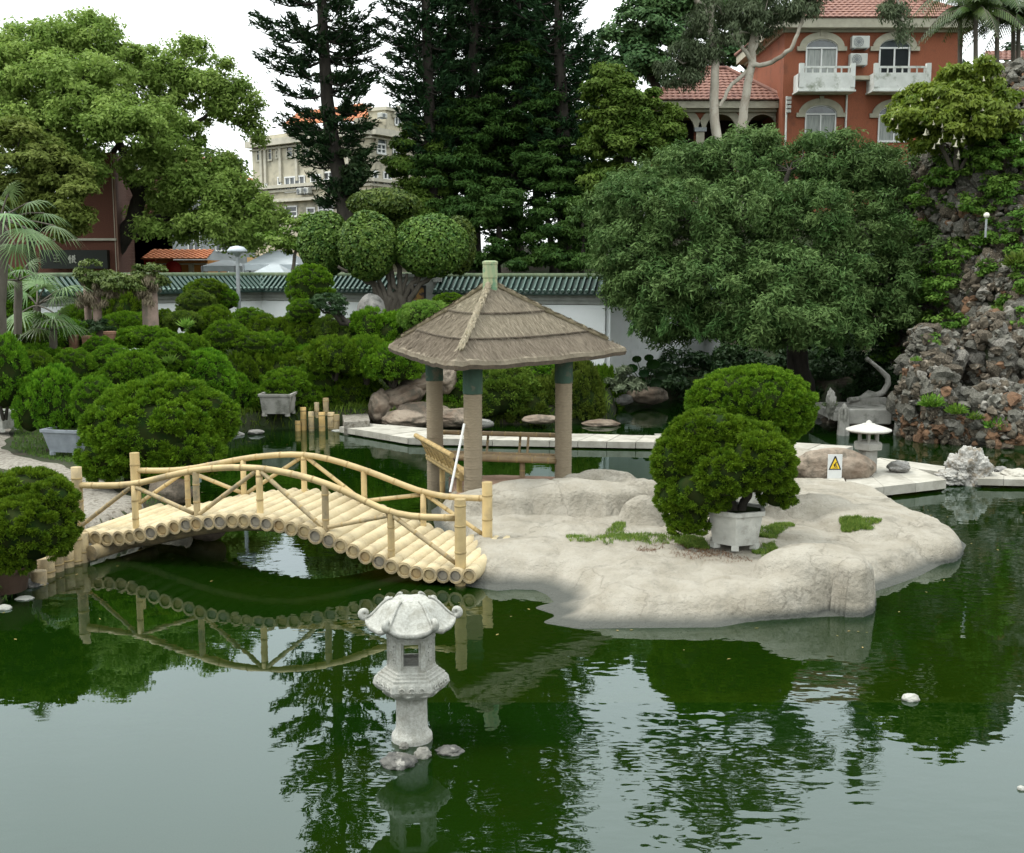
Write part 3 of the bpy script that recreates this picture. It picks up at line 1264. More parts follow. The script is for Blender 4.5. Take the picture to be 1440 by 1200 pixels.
# ceiling frame: ring beams between the columns and rafters
WOODD = mat('dark_timber', (.10, .075, .05), (.06, .045, .03), 8, .85)
for fi in range(3):
    g = G()
    p0, p1 = pa(1.53, ANG[fi]), pa(1.53, ANG[(fi + 1) % 3])
    p0.z = p1.z = 2.86
    g.tube([p0, p1], .07, 8)
    g.build('ring_beam', WOODD, pv)
for fi in range(3):
    g = G()
    p1 = roofpt(.97, ANG[fi], -.1)
    g.tube([Vector((PX, PY, APEX - .2)), p1], .05, 8)
    g.build('rafter', WOODD, pv)
# floor pad
TERRA = mat('terracotta_floor', (.30, .19, .13), (.24, .16, .11), 5, .85, .006, 30)
g = G()
pl = [pa(1.85, ANG[0]) + Vector((-.15, 0, 0)), pa(2.0, ANG[1]), pa(1.0, (ANG[1] + ANG[2]) / 2), pa(1.15, ANG[2])]
g.prism([(p.x, p.y) for p in pl], -.9, .34)
g.build('floor', TERRA, pv)

# benches between the columns
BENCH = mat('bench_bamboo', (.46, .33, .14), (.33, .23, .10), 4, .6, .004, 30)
BENCHS = mat('bench_shaded', (.30, .215, .12), (.22, .16, .095), 4, .7, .004, 30)  # the bench bamboo again, with the shade under the roof put into its colour


def bench(ia, ib, outw, label, m_, zt=1.17, zs=.72, kind=0):
    A, B = pa(1.53, ANG[ia]), pa(1.53, ANG[ib])
    dr = (B - A).normalized()
    out = Vector((dr.y, -dr.x, 0))
    if out.dot((A + B) / 2 - Vector((PX, PY, 0))) < 0:
        out = -out
    th = thing('pavilion_bench', label, 'bench', tuple((A + B) / 2), 'bamboo benches with backrests between the pavilion columns')
    ln = (B - A).length
    a0, b0 = A + dr * .12, B - dr * .12
    g = G()
    bamboo_path(g, [a0 + out * outw + Vector((0, 0, zt)) - dr * .12, b0 + out * outw + Vector((0, 0, zt)) + dr * .12], .05, seed=3)
    g.build('top_rail', [m_, NODE_M], th)
    for k in (-.12, 0.0, .12):
        g = G()
        bamboo_path(g, [a0 + out * (k + .05) + Vector((0, 0, zs)), b0 + out * (k + .05) + Vector((0, 0, zs))], .062, seed=int(k * 100) + 20)
        g.build('seat_pole', [m_, NODE_M], th)
    g = G()
    bamboo_path(g, [a0 + out * .2 + Vector((0, 0, zs + .06)), b0 + out * .2 + Vector((0, 0, zs + .06))], .04, seed=31)
    g.build('lower_rail', [m_, NODE_M], th)
    n = 9 if kind == 0 else 4
    for i in range(n):
        if kind == 0:
            k = (i + .5) / n
        else:
            k = [.30, .38, .66, .73][i]
        p = a0.lerp(b0, k)
        g = G()
        bamboo_path(g, [p + out * .2 + Vector((0, 0, zs + .05)), p + out * outw + dr * (.07 if kind == 0 else 0) + Vector((0, 0, zt))], .026, n=8, seed=i + 40)
        g.build('slat', [m_, NODE_M], th)
    for k in (.32, .70) if kind else (.25, .75):
        g = G()
        p = a0.lerp(b0, k) + out * .05
        bamboo_path(g, [p + Vector((0, 0, .0 if kind else -.5)), p + Vector((0, 0, zs))], .055, seed=int(k * 50))
        g.build('leg', [m_, NODE_M], th)
    return th


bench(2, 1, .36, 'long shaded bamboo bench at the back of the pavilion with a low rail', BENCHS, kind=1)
bench(2, 0, .40, 'sunlit yellow bamboo bench leaning outward on the left side of the pavilion', BENCH, kind=0)
# white pole leaning on the front column
q0, q1 = PD(633, 692, 20.1), PD(653, 596, 20.35)
g = G()
g.tube([q0, q1], .022, 8)
o = g.build('pole', mat('white_pole', (.72, .72, .70), rough=.5))
meta(o, 'thin white pole leaning against the front column of the pavilion', 'pole')

# ------------------------------------------------------------------ near stone lantern
lb = P(578, 1046, 0)
D0 = lb.y + .12
LX, LY = PD(579, 1000, D0).x, D0
ln_ = thing('stone_lantern', 'tall carved stone lantern with a curled hexagonal roof standing in the pond', 'lantern', (LX, LY, 0))
ph = math.radians(5)


def hexa(g, prof, phs=ph, mi=0, n=6):
    g.lathe([(r, z) for r, z in prof], n, (LX, LY, 0), phs, mi, False)


g = G()
g.lathe([(.20, -.5), (.205, .0), (.205, .035), (.20, .06), (.175, .085), (.163, .12), (.157, .17), (.154, .4), (.16, .46), (.2, .49)], 32, (LX, LY, 0))
g.build('shaft', STONE, ln_)
g = G()
# bowl: round under, hexagonal rim with a carved band
n = 48
prof = [(.18, .47, 0), (.26, .50, .25), (.33, .545, .8), (.36, .565, 1), (.372, .60, 1), (.37, .665, 1), (.352, .685, 1)]
vs = []
for r, z, hx in prof:
    for j in range(n):
        a = 2 * math.pi * j / n + ph
        m6 = ((a - ph) % (math.pi / 3)) - math.pi / 6
        hr = math.cos(math.pi / 6) / math.cos(m6)
        rr = r * ((1 - hx) + hx * hr)
        if .55 < z < .67:
            rr += .010 * math.sin(z * 130) * abs(math.sin(a * 12)) + .007 * math.sin(a * 24)
        if z < .55 and z > .48:
            rr += .012 * math.cos(a * 12)
        vs.append((LX + rr * math.cos(a), LY + rr * math.sin(a), z))
fs = []
for i in range(len(prof) - 1):
    for j in range(n):
        q = (j + 1) % n
        fs.append((i * n + j, i * n + q, (i + 1) * n + q, (i + 1) * n + j))
fs.append(tuple((len(prof) - 1) * n + j for j in range(n)))
g.add(vs, fs, 0, False)
g.build('bowl', STONE, ln_)
g = G()
for k, (r, z0, z1) in enumerate([(.335, .683, .715), (.300, .712, .742), (.268, .740, .77)]):
    hexa(g, [(r, z0), (r, z1 - .006), (r - .008, z1)])
g.build('stepped_base', STONE, ln_)
# scrolls carved on the band
for s6 in range(6):
    g = G()
    a = ph + math.pi / 6 + s6 * math.pi / 3
    ex = Vector((-math.sin(a), math.cos(a), 0))
    rr = .372 * math.cos(math.pi / 6)
    for k in (-1, 0, 1):
        c = Vector((LX + math.cos(a) * (rr + .004), LY + math.sin(a) * (rr + .004), .625)) + ex * (k * .095)
        pth = []
        for u in range(10):
            th_ = u * .75
            r_ = .030 - .0028 * u
            pth.append(c + ex * (r_ * math.cos(th_)) + Vector((0, 0, r_ * math.sin(th_))))
        g.tube(pth, .0085, 5)
    meta(g.build('carved_scrolls', STONE, ln_), kind='stuff')
# fire box: six posts, sills; windows open on alternate sides, carved panels between
RB = .232
g = G()
hexa(g, [(RB + .012, .768), (RB + .012, .80)])
hexa(g, [(RB + .012, 1.07), (RB + .012, 1.115)])
for s6 in range(6):
    a = ph + s6 * math.pi / 3
    g.box((LX + math.cos(a) * (RB - .02), LY + math.sin(a) * (RB - .02), .935), (.05, .05, .28), a)
g.build('fire_box', STONE, ln_)
for s6 in range(6):
    a = ph + math.pi / 6 + s6 * math.pi / 3
    rr = (RB - .02) * math.cos(math.pi / 6)
    u = Vector((-math.sin(a), math.cos(a), 0))
    c = Vector((LX + math.cos(a) * rr, LY + math.sin(a) * rr, .935))
    g = G()
    front = s6 % 3 == 1     # windows through the front and back faces
    if front:
        for k in (-1, 1):
            g.box(c + u * k * .086, (.03, .022, .27), a)
        g.box(c + Vector((0, 0, -.122)), (.03, .16, .03), a)
        g.box(c + Vector((0, 0, .126)), (.03, .16, .02), a)
        g.build('window_frame', STONE, ln_)
    else:
        g.box(c, (.028, .19, .272), a)
        for k in range(3):
            cc = c + Vector((math.cos(a) * .015, math.sin(a) * .015, -.07 + k * .07)) + u * (.03 * (-1) ** k)
            g.tube([cc + u * (.032 * math.cos(w_)) + Vector((0, 0, .022 * math.sin(w_))) for w_ in np.linspace(0, 5, 8)], .009, 5)
        g.build('carved_panel', STONE, ln_)
# roof: hollow-curved hexagonal cap with lifted corners
g = G()
n = 96
ts = [0.02, .12, .22, .32, .42, .52, .62, .72, .82, .9, .96, 1.0]
vs = []


def roofr(t_, a):
    m6 = abs(((a - ph + math.pi / 6) % (math.pi / 3)) - math.pi / 6) / (math.pi / 6)   # 0 at a corner, 1 mid side
    R0 = .45 - .06 * m6 ** 1.6
    r = R0 * (t_ ** .86)
    z = 1.47 - .03 * t_ - .205 * sst(.36, 1.02, t_) + .045 * (1 - m6) ** 2.0 * t_ ** 6 + .012 * (1 - m6) ** 6 * (t_ > .3) - .018 * m6 * t_ ** 2
    return r, float(z)


for t_ in ts:
    for j in range(n):
        a = 2 * math.pi * j / n
        r, z = roofr(t_, a)
        vs.append((LX + r * math.cos(a), LY + r * math.sin(a), z))
m0 = len(vs)
for rr, dz_ in ((.995, -.028), (.97, -.05), (.86, -.045), (.55, -.02)):
    for j in range(n):
        a = 2 * math.pi * j / n
        r, z = roofr(1.0, a)
        vs.append((LX + r * rr * math.cos(a), LY + r * rr * math.sin(a), z + dz_))
fs = []
rows = len(ts) + 4
for i in range(rows - 1):
    for j in range(n):
        q = (j + 1) % n
        fs.append((i * n + j, (i + 1) * n + j, (i + 1) * n + q, i * n + q))
fs.append(tuple(range(n)))
fs.append(tuple(reversed([(rows - 1) * n + j for j in range(n)])))
g.add(vs, fs)
cap = g.build('roof', STONE, ln_)
for s6 in range(6):
    a = ph + s6 * math.pi / 3
    g = G()
    pth = []
    for t_ in np.linspace(.33, .97, 12):
        r, z = roofr(t_, a)
        pth.append((LX + r * math.cos(a), LY + r * math.sin(a), z + .006))
    g.tube(pth, [.014] * 11 + [.022], 7)
    r, z = roofr(.97, a)
    ux = Vector((math.cos(a), math.sin(a), 0))
    c = Vector((LX, LY, 0)) + ux * (r + .008) + Vector((0, 0, z + .036))
    # the corner curls up into a scroll
    pth = []
    for u in np.linspace(0, 1, 16):
        th_ = -math.pi * .62 + u * math.pi * 2.1
        rr = .046 * (1 - .72 * u)
        pth.append(c + ux * (rr * math.cos(th_)) + Vector((0, 0, rr * math.sin(th_))))
    g.tube(pth, [.030, .034, .036, .036, .034, .032, .030, .028, .026, .024, .022, .02, .018, .017, .016, .015], 9)
    g.build('corner_scroll', STONE, cap)
g = G()
for s6 in range(12):
    a = ph + s6 * math.pi / 6
    g.blob((LX + .105 * math.cos(a), LY + .105 * math.sin(a), 1.452), (.042, .03, .02), 1, .05, s6, rz=a)
g.lathe([(.10, 1.43), (.115, 1.455), (.06, 1.468), (.02, 1.475)], 16, (LX, LY, 0))
g.build('roof_crown', STONE, cap)

ln_.scale = (.97, .97, .955)
stg = 'stones breaking the water at the foot of the near lantern'
WET = mat('wet_stone', (.135, .13, .115), (.045, .045, .042), 8, .4, .02, 25, c3=(.28, .27, .24), s3=9, f3=(.56, .63))
DRYS = mat('pond_stone', (.24, .235, .205), (.14, .135, .12), 8, .8, .02, 25)
for px, py, rx, rz_, seed, lbt in [(560, 1074, 26, .085, 1, 'largest rough dark stone in front of the near lantern'),
                                   (594, 1064, 13, .08, 2, 'small pointed grey stone right of the largest one by the near lantern'),
                                   (568, 1052, 7, .05, 3, 'tiny pale stone against the foot of the near lantern'),
                                   (632, 1057, 20, .045, 4, 'flat grey stone just right of the near lantern')]:
    q = P(px, py, 0)
    g = G()
    g.blob((q.x, q.y, rz_ * .1), (rx * SCL(q.y), rx * SCL(q.y) * .8, rz_), 3, .22, seed, freq=1.5, rough=.04)
    meta(g.build('stone', WET if seed in (1, 4) else DRYS), lbt, 'stone', stg)
for px, py, rx, rz_, seed, lbt, m_ in [(1280, 984, 13, .06, 11, 'lone round pale stone in the open water at the right', STONE),
                                       (45, 822, 22, .07, 12, 'low dark stone at the left bank between shrub and piles', WET),
                                       (34, 842, 13, .03, 13, 'thin flat pale stone on the water at the left edge', STONE),
                                       (5, 856, 12, .05, 14, 'half-cut flat pale stone at the left photo edge', STONE),
                                       (128, 784, 14, .03, 15, 'thin pale stone on the water under the left bridge end', STONE),
                                       (1436, 1110, 6, .03, 16, 'tiny stone in the water at the right photo edge', STONE),
                                       (475, 606, 9, .03, 17, 'small flat white stone in the water beside the far posts', STONE)]:
    q = P(px, py, 0)
    g = G()
    g.blob((q.x, q.y, rz_ * .1), (rx * SCL(q.y), rx * SCL(q.y) * .8, rz_), 3, .15, seed, freq=1.2)
    meta(g.build('stone', m_), lbt, 'stone')

# ------------------------------------------------------------------ slab walkway
def slabs(parent, e0, e1, n, z0, z1, m_, name='paving_slab', seed=0):
    """slabs between two edge lines e0, e1 (world points)"""
    rg = random.Random(seed)
    for i in range(n):
        a, b = i / n + .0015, (i + 1) / n - .0015
        pts = [e0[0].lerp(e0[1], a), e0[0].lerp(e0[1], b), e1[0].lerp(e1[1], b), e1[0].lerp(e1[1], a)]
        dzz = rg.uniform(-.008, .008)
        g = G()
        g.prism([(p.x, p.y) for p in pts], z0, z1 + dzz)
        g.build(name, m_, parent)


wz = .2
far_w = thing('slab_walkway', 'pale stone slab causeway running across the pond behind the pavilion', 'walkway', tuple(P(700, 612, wz)))
slabs(far_w, (P(477, 600, wz), P(573, 616, wz)), (P(515, 595, wz), P(640, 606, wz)), 4, .04, wz, SLAB, seed=1)
slabs(far_w, (P(574, 616.5, wz), P(935, 622.5, wz)), (P(641, 606.5, wz), P(940, 613, wz)), 9, .04, wz, SLAB, seed=2)
slabs(far_w, (P(936, 622.5, wz), P(1165, 640, wz)), (P(941, 613, wz), P(1200, 627, wz)), 6, .04, wz, SLAB, seed=3)
for px in (520, 600, 700, 820, 930, 1040):
    q = P(px, 614, 0)
    g = G()
    g.box((q.x, q.y + .1, -.5), (.3, .5, 1.06))
    g.build('pier', CONC, far_w)
right_w = thing('slab_walkway', 'pale stone slab causeway angling from the island to the white rock', 'walkway', tuple(P(1250, 670, wz)))
slabs(right_w, (P(1121, 693, .28), P(1196, 694, .28)), (P(1121, 676, .28), P(1186, 671, .28)), 3, .02, .28, SLAB, seed=4)
slabs(right_w, (P(1197, 690, .24), P(1331, 675, .24)), (P(1187, 670.5, .24), P(1290, 660, .24)), 3, .06, .24, SLAB, seed=5)
slabs(right_w, (P(1290, 659.5, .24), P(1352, 668, .24)), (P(1236, 644, .24), P(1345, 658, .24)), 3, .06, .24, SLAB, seed=6)
g = G()
g.prism([(P(x, y, .24).x, P(x, y, .24).y) for x, y in ((1187, 670.2), (1290, 659.2), (1236, 644.2), (1150, 655), (1140, 672))], .06, .236)
g.build('paving_slab', SLAB, right_w)
slabs(right_w, (P(1375, 673, .2), P(1560, 677, .2)), (P(1375, 664, .2), P(1560, 664, .2)), 5, .06, .2, SLAB, seed=7)
for px, py in ((1140, 685), (1240, 678), (1310, 666), (1400, 668), (1480, 669)):
    q = P(px, py, 0)
    g = G()
    g.box((q.x, q.y, -.5), (.35, .35, 1.13))
    g.build('pier', CONC, right_w)


def rock(name, label, px, py, Y, r, seed, m_, amp=.2, freq=1.2, rough=.03, cat='rock', group=None, sub=4, rz=0, dz=0, flat=None):
    q = PD(px, py, Y)
    g = G()
    g.blob((q.x, q.y, q.z + dz), r, sub, amp, seed, freq=freq, rough=rough, rz=rz, flat=flat)
    return meta(g.build(name, m_), label, cat, group)


PALEROCK = mat('pale_limestone', (.42, .41, .38), (.22, .21, .19), 5, .9, .03, 12, c3=(.20, .17, .13), s3=5, f3=(.52, .62))
q = P(1365, 680, 0)
rock('rock', 'jagged white limestone rock at the end of the right walkway', 1361, 664, q.y, (.42, .36, .48), 21, PALEROCK, .26, 1.6, .09, sub=5)
rock('rock', 'small pinkish rough rock leaning against the white limestone rock', 1336, 672, q.y - .1, (.28, .25, .17), 22, PALEROCK, .3, 2, .09)
rock('rock', 'flat ochre rock lying on the walkway at the right photo edge', 1428, 668, q.y, (.32, .3, .12), 23, SLAB, .2, 1.4, .04)
rock('rock', 'tiny dark rock behind the right end of the walkway', 1408, 662, q.y + .5, (.14, .12, .1), 24, GREYROCK, .2, 1.4, .04)
for i, px in enumerate((1390, 1402, 1424)):
    rock('rock', ['small rock under the walkway edge nearest the white limestone rock', 'middle of the three small rocks under the right walkway edge',
                  'small rock under the walkway edge nearest the photo edge'][i], px, 678, q.y - .2, (.15, .15, .07), 30 + i, PALEROCK, .2, 1.4, .05,
         group='small rocks under the right walkway')
# boulder with the sign
q = P(1168, 674, .25)
sgn_Y = q.y
rock('boulder', 'broad brown-faced granite boulder carrying the warning sign', 1170, 660, sgn_Y + .5, (.86, .5, .43), 41, GRANITE, .10, .9, .015, sub=5, flat=-.3)
rock('boulder', 'low pale boulder just left of the sign boulder behind the shrub', 1122, 650, sgn_Y + 1.2, (.7, .6, .28), 42, ISLM, .1, .9, .015)
rock('rock', 'small mossy rock on the walkway right of the sign boulder', 1264, 657, P(1264, 664, .24).y, (.24, .2, .13), 43, GREYROCK, .2, 1.4, .05)
sg = PD(1174, 655, sgn_Y - .06)
sign = thing('warning_sign', 'small white warning sign with yellow slip-hazard triangle before the boulder', 'sign', (sg.x, sg.y, .24))
WHITE = mat('white_board', (.62, .63, .62), (.56, .57, .56), 5, .5)
YEL = mat('sign_yellow', (.75, .50, .03), rough=.5)
BLK = mat('sign_black', (.02, .02, .02), rough=.5)
g = G()
zc = sg.z
g.box((sg.x, sg.y, zc - .02), (.29, .02, .50))
g.build('board', WHITE, sign)


def flat2(parent, name, polys, y, m_, th_=.003):
    g = G()
    for poly in polys:
        n = len(poly)
        ar = sum(poly[i][0] * poly[(i + 1) % n][1] - poly[(i + 1) % n][0] * poly[i][1] for i in range(n))
        if ar < 0:
            poly = poly[::-1]
        vs = [(sg.x + a, y - th_, zc + b) for a, b in poly] + [(sg.x + a, y, zc + b) for a, b in poly]
        g.add(vs, [tuple(range(n))] + [(i, n + i, n + (i + 1) % n, (i + 1) % n) for i in range(n)], 0, False)
    return g.build(name, m_, parent)


yf = sg.y - .0105
flat2(sign, 'triangle_border', [[(-.128, -.085), (.128, -.085), (.118, -.055), (0.012, .20), (-.012, .20), (-.118, -.055)]], yf, BLK)
flat2(sign, 'triangle_field', [[(-.095, -.062), (.095, -.062), (.0, .155)]], yf - .0035, YEL)
# slipping figure: head, back, legs and arm as bars
def bar(x0, z0, x1, z1, w_):
    dx, dz_ = x1 - x0, z1 - z0
    l_ = math.hypot(dx, dz_)
    nx_, nz2 = -dz_ / l_ * w_ / 2, dx / l_ * w_ / 2
    return [(x0 + nx_, z0 + nz2), (x1 + nx_, z1 + nz2), (x1 - nx_, z1 - nz2), (x0 - nx_, z0 - nz2)]


flat2(sign, 'pictogram', [[(.018 + .014 * math.cos(k), .068 + .014 * math.sin(k)) for k in np.linspace(0, 5.6, 8)],
                          bar(.012, .05, -.022, -.002, .022), bar(-.022, .0, .02, .006, .014), bar(.02, .006, .045, -.03, .014),
                          bar(-.022, -.004, .012, -.028, .014), bar(.008, .042, .038, .03, .009), bar(-.0, .03, -.034, .034, .009), bar(-.05, -.045, .06, -.045, .008)], yf - .007, BLK)

# far lantern (low, wide-roofed)
q = P(1219, 664, .24)
l2 = thing('stone_lantern', 'low wide-roofed stone lantern standing on the right walkway', 'lantern', (q.x, q.y, .24))
z_ = lambda py: PD(1219, py, q.y).z
g = G()
hp = [(.19, .2), (.19, z_(632)), (.16, z_(631))]
g.lathe([(.2, .2), (.2, z_(633))], 4, (q.x, q.y, 0), math.pi / 4 + .3, 0, False)
g.build('pillar', CONC, l2)
g = G()
g.lathe([(.16, z_(634)), (.31, z_(631)), (.32, z_(623)), (.24, z_(621))], 6, (q.x, q.y, 0), .3, 0, False)
g.build('table_stone', CONC, l2)
g = G()
for k in range(6):
    a = .3 + k * math.pi / 3
    g.box((q.x + .2 * math.cos(a), q.y + .2 * math.sin(a), (z_(622) + z_(609)) / 2), (.05, .05, z_(609) - z_(622) + .04), a)
g.lathe([(.2, z_(622)), (.2, z_(619.5))], 6, (q.x, q.y, 0), .3, 0, False)
g.build('fire_box', CONC, l2)
g = G()
zz = z_(607)
g.lathe([(.16, zz + .0), (.42, zz + .0), (.475, zz + .03), (.47, zz + .05), (.36, zz + .09), (.2, zz + .14), (.14, zz + .155), (.13, zz + .17), (.07, zz + .18), (.05, zz + .22), (.012, zz + .245)], 30, (q.x, q.y, 0))
g.build('roof', mat('white_stone', (.46, .45, .41), (.36, .35, .32), 8, .85, .005, 50), l2)
# ------------------------------------------------------------------ garden wall with green tile coping
WALLW = mat('white_plaster', (.86, .88, .89), (.80, .83, .83), 2, .85, .004, 20, c3=(.55, .57, .55), s3=.9, f3=(.58, .78))
GREYP = mat('grey_plaster', (.36, .37, .35), (.27, .28, .26), 3, .85, .006, 20)
TILE = mat('green_glazed_tile', (.007, .034, .024), (.014, .050, .036), 6, .4, .004, 30, spec=.5)
TILE_L = mat('tile_ends_highlight', (.17, .23, .20), (.08, .14, .12), 9, .4)
TILE_D = mat('tile_gutter', (.010, .030, .022), (.006, .018, .014), 6, .6)
MOSSC = mat('mossy_cap', (.12, .15, .09), (.07, .10, .055), 5, .9, .01, 20)
# one roll tile, copied
g = G()
g.tube([(0, -.02, .30), (0, -.62, -.16)], .052, 8, 0)
g.tube([(0, -.60, -.145), (0, -.66, -.19)], .062, 8, 1)
g.tube([(.03, -.10, .275), (.03, -.58, -.095)], .020, 6, 1, smooth=False)  # pale bar along the roll: a glaze highlight put in as colour
_o = g.build('roof_tile', [TILE, TILE_L], None, False)
ROLL = _o.data
bpy.data.objects.remove(_o)


def garden_wall(a, b, label, zt=4.3, white=True):
    a, b = Vector((a[0], a[1], 0)), Vector((b[0], b[1], 0))
    d = (b - a)
    ln = d.length
    d.normalize()
    th = thing('garden_wall', label, 'wall', tuple((a + b) / 2), 'white garden wall in straight runs under a green tile coping')
    rz = math.atan2(d.y, d.x)
    m = (a + b) / 2
    R = Matrix.Rotation(rz, 3, 'Z')
    nn = Vector((d.y, -d.x, 0))
    g = G()
    g.box((m.x, m.y, (zt - .95) / 2 - .2), (ln, .34, zt - .95 + .4), rz)
    g.build('wall_face', WALLW, th)
    g = G()
    g.box((m.x, m.y, zt - .86), (ln + .02, .42, .13), rz)
    g.box((m.x, m.y, zt - .74), (ln + .03, .56, .11), rz)
    g.box((m.x, m.y, zt - .635), (ln + .04, .72, .09), rz)
    g.build('cornice', GREYP, th)
    g = G()
    s0, s1 = Vector((0, 0, zt - .02)), Vector((0, 0, zt - .56))
    for sgn in (1, -1):
        p = [a + s0, b + s0, b + nn * .62 * sgn + s1, a + nn * .62 * sgn + s1]
        q = [v - Vector((0, 0, .05)) for v in p]
        g.add(p + q, [(0, 1, 2, 3), (7, 6, 5, 4), (0, 4, 5, 1), (1, 5, 6, 2), (2, 6, 7, 3), (3, 7, 4, 0)], 0, False)
    g.build('tile_bed', TILE_D, th)
    g = G()
    g.tube([a + Vector((0, 0, zt + .02)), b + Vector((0, 0, zt + .02))], .095, 8)
    g.build('ridge_cap', MOSSC, th)
    n = int(ln / .205)
    for i in range(n):
        o = bpy.data.objects.new('roof_tile', ROLL)
        COL.objects.link(o)
        o.parent = th
        p = a + d * (ln * (i + .5) / n)
        o.location = (p.x - m.x, p.y - m.y, zt - .30)
        o.rotation_euler = (0, 0, rz)
    return th


W0, W1, W2 = PD(-190, 380, 32), PD(367, 380, 43.5), PD(590, 380, 40.6)
W3, W4, W5 = PD(617, 380, 40.2), PD(853, 380, 38.4), PD(1010, 380, 45)
garden_wall((W0.x, W0.y), (W1.x, W1.y), 'left run of white garden wall with dark green tile coping behind the vine posts')
garden_wall((W1.x, W1.y), (W2.x, W2.y), 'middle run of garden wall behind the twisted clipped tree', zt=4.3)
garden_wall((W3.x, W3.y), (W4.x, W4.y), 'bright white garden wall run directly behind the pavilion roof', zt=4.28)
garden_wall((W4.x, W4.y), (W5.x, W5.y), 'shaded end of garden wall turning away behind the big dark tree', zt=4.26)
# grey pier with the framed picture
a, b = PD(560, 400, 39.9), PD(618, 400, 39.8)
pr = thing('wall_pier', 'grey plaster pier beside the twisted tree with a dark framed picture on it', 'pier', (a.x, a.y, 1.5))
g = G()
g.box(((a.x + b.x) / 2, 40.1, 2.6), (b.x - a.x, .45, 3.35))
g.build('pier_body', GREYP, pr)
g = G()
g.box(((a.x + b.x) / 2, 40.1, 4.32), (b.x - a.x + .12, .58, .12))
g.box((b.x - .07, 40.1, 4.2), (.3, .6, .22))
g.build('pier_cap', GREYP, pr)
c0, c1 = PD(573, 403, 39.86), PD(598, 436, 39.86)
g = G()
for bx_ in (((c0.x + c1.x) / 2, c0.z, c1.x - c0.x + .08, .07), ((c0.x + c1.x) / 2, c1.z, c1.x - c0.x + .08, .07)):
    g.box((bx_[0], 39.84, bx_[1]), (bx_[2], .07, bx_[3]))
for x in (c0.x, c1.x):
    g.box((x, 39.84, (c0.z + c1.z) / 2), (.07, .068, c0.z - c1.z))
g.build('picture_frame', mat('black_frame', (.02, .02, .02), rough=.5), pr)
PIC = mat('picture_print', (.02, .025, .05), (.35, .20, .06), 3.2, .4, c3=(.30, .36, .45), s3=4.5, lo=.5, hi=.6, f3=(.60, .66))
g = G()
g.box(((c0.x + c1.x) / 2, 39.855, (c0.z + c1.z) / 2), (c1.x - c0.x, .03, c0.z - c1.z))
g.build('picture', PIC, pr)

# ------------------------------------------------------------------ buildings
BRICK = mat('orange_brick', (.35, .118, .062), (.23, .078, .044), 18, .85, .006, 40, c3=(.19, .075, .045), s3=1.2, f3=(.52, .7), stretch=(1, 1, 3))
CREAM = mat('cream_trim', (.44, .42, .33), (.35, .33, .26), 3, .85, .004, 20)
FRAMEW = mat('white_frame', (.72, .73, .72), rough=.45)
GLASS = mat('window_glass', (.035, .04, .045), (.10, .12, .13), .9, .06, spec=.8)
GLASSD = mat('dark_glass', (.015, .018, .02), (.03, .035, .04), .8, .08, spec=.7)
CURT = mat('curtain_cloth', (.42, .44, .42), (.22, .24, .23), 5, .9, stretch=(6, 1, .3))
SHADE = mat('arcade_shade', (.04, .03, .025), (.02, .018, .015), 2, .9)  # near-black back wall: shade inside the arcade put into its colour
BALW = mat('balcony_white', (.78, .80, .77), (.66, .68, .65), 3, .8, .004, 20, c3=(.30, .33, .26), s3=2, f3=(.55, .7))
METAL = mat('grey_metal', (.30, .32, .33), (.24, .26, .27), 5, .5, metal=.2)
ACM = mat('ac_casing', (.55, .56, .53), (.48, .49, .46), 5, .6)
BLACKM = mat('black_grille', (.03, .03, .03), rough=.6)
ROOFT = mat('terracotta_tile', (.27, .140, .105), (.19, .098, .078), 5, .8, .006, 30, c3=(.17, .085, .07), s3=1.1, f3=(.5, .66))


def roof_slope(g, e0, e1, r0, r1, courses, wave=.30, amp=.035, mi=0):
    """interlocking pantile courses on the quad e0,e1 (eave) r0,r1 (ridge)"""
    e0, e1, r0, r1 = map(Vector, (e0, e1, r0, r1))
    up = (e1 - e0).cross(r0 - e0)
    if up.z < 0:
        up = -up
    up.normalize()
    for c in range(courses):
        t0, t1 = c / courses, (c + 1.12) / courses
        t1 = min(t1, 1)
        a0, a1 = e0.lerp(r0, t0), e1.lerp(r1, t0)
        b0, b1 = e0.lerp(r0, t1), e1.lerp(r1, t1)
        ln = (a1 - a0).length
        n = max(2, int(ln / wave * 4))
        vs = []
        for k in range(n + 1):
            u = k / n
            x = u * ln
            wv = abs(math.sin(math.pi * x / wave + (a0.x + a0.y) * 0)) * amp
            vs.append(a0.lerp(a1, u) + up * (wv + .05))
        for k in range(n + 1):
            u = k / n
            x = (u * ln)
            wv = abs(math.sin(math.pi * x / wave)) * amp
            vs.append(b0.lerp(b1, u) + up * (wv + .005))
        for k in range(n + 1):
            u = k / n
            vs.append(a0.lerp(a1, u) + up * .0)
        W_ = n + 1
        g.add(vs, [(k, k + 1, W_ + k + 1, W_ + k) for k in range(n)], mi, False)
        g.add(vs, [(2 * W_ + k, 2 * W_ + k + 1, k + 1, k) for k in range(n)], mi, False)


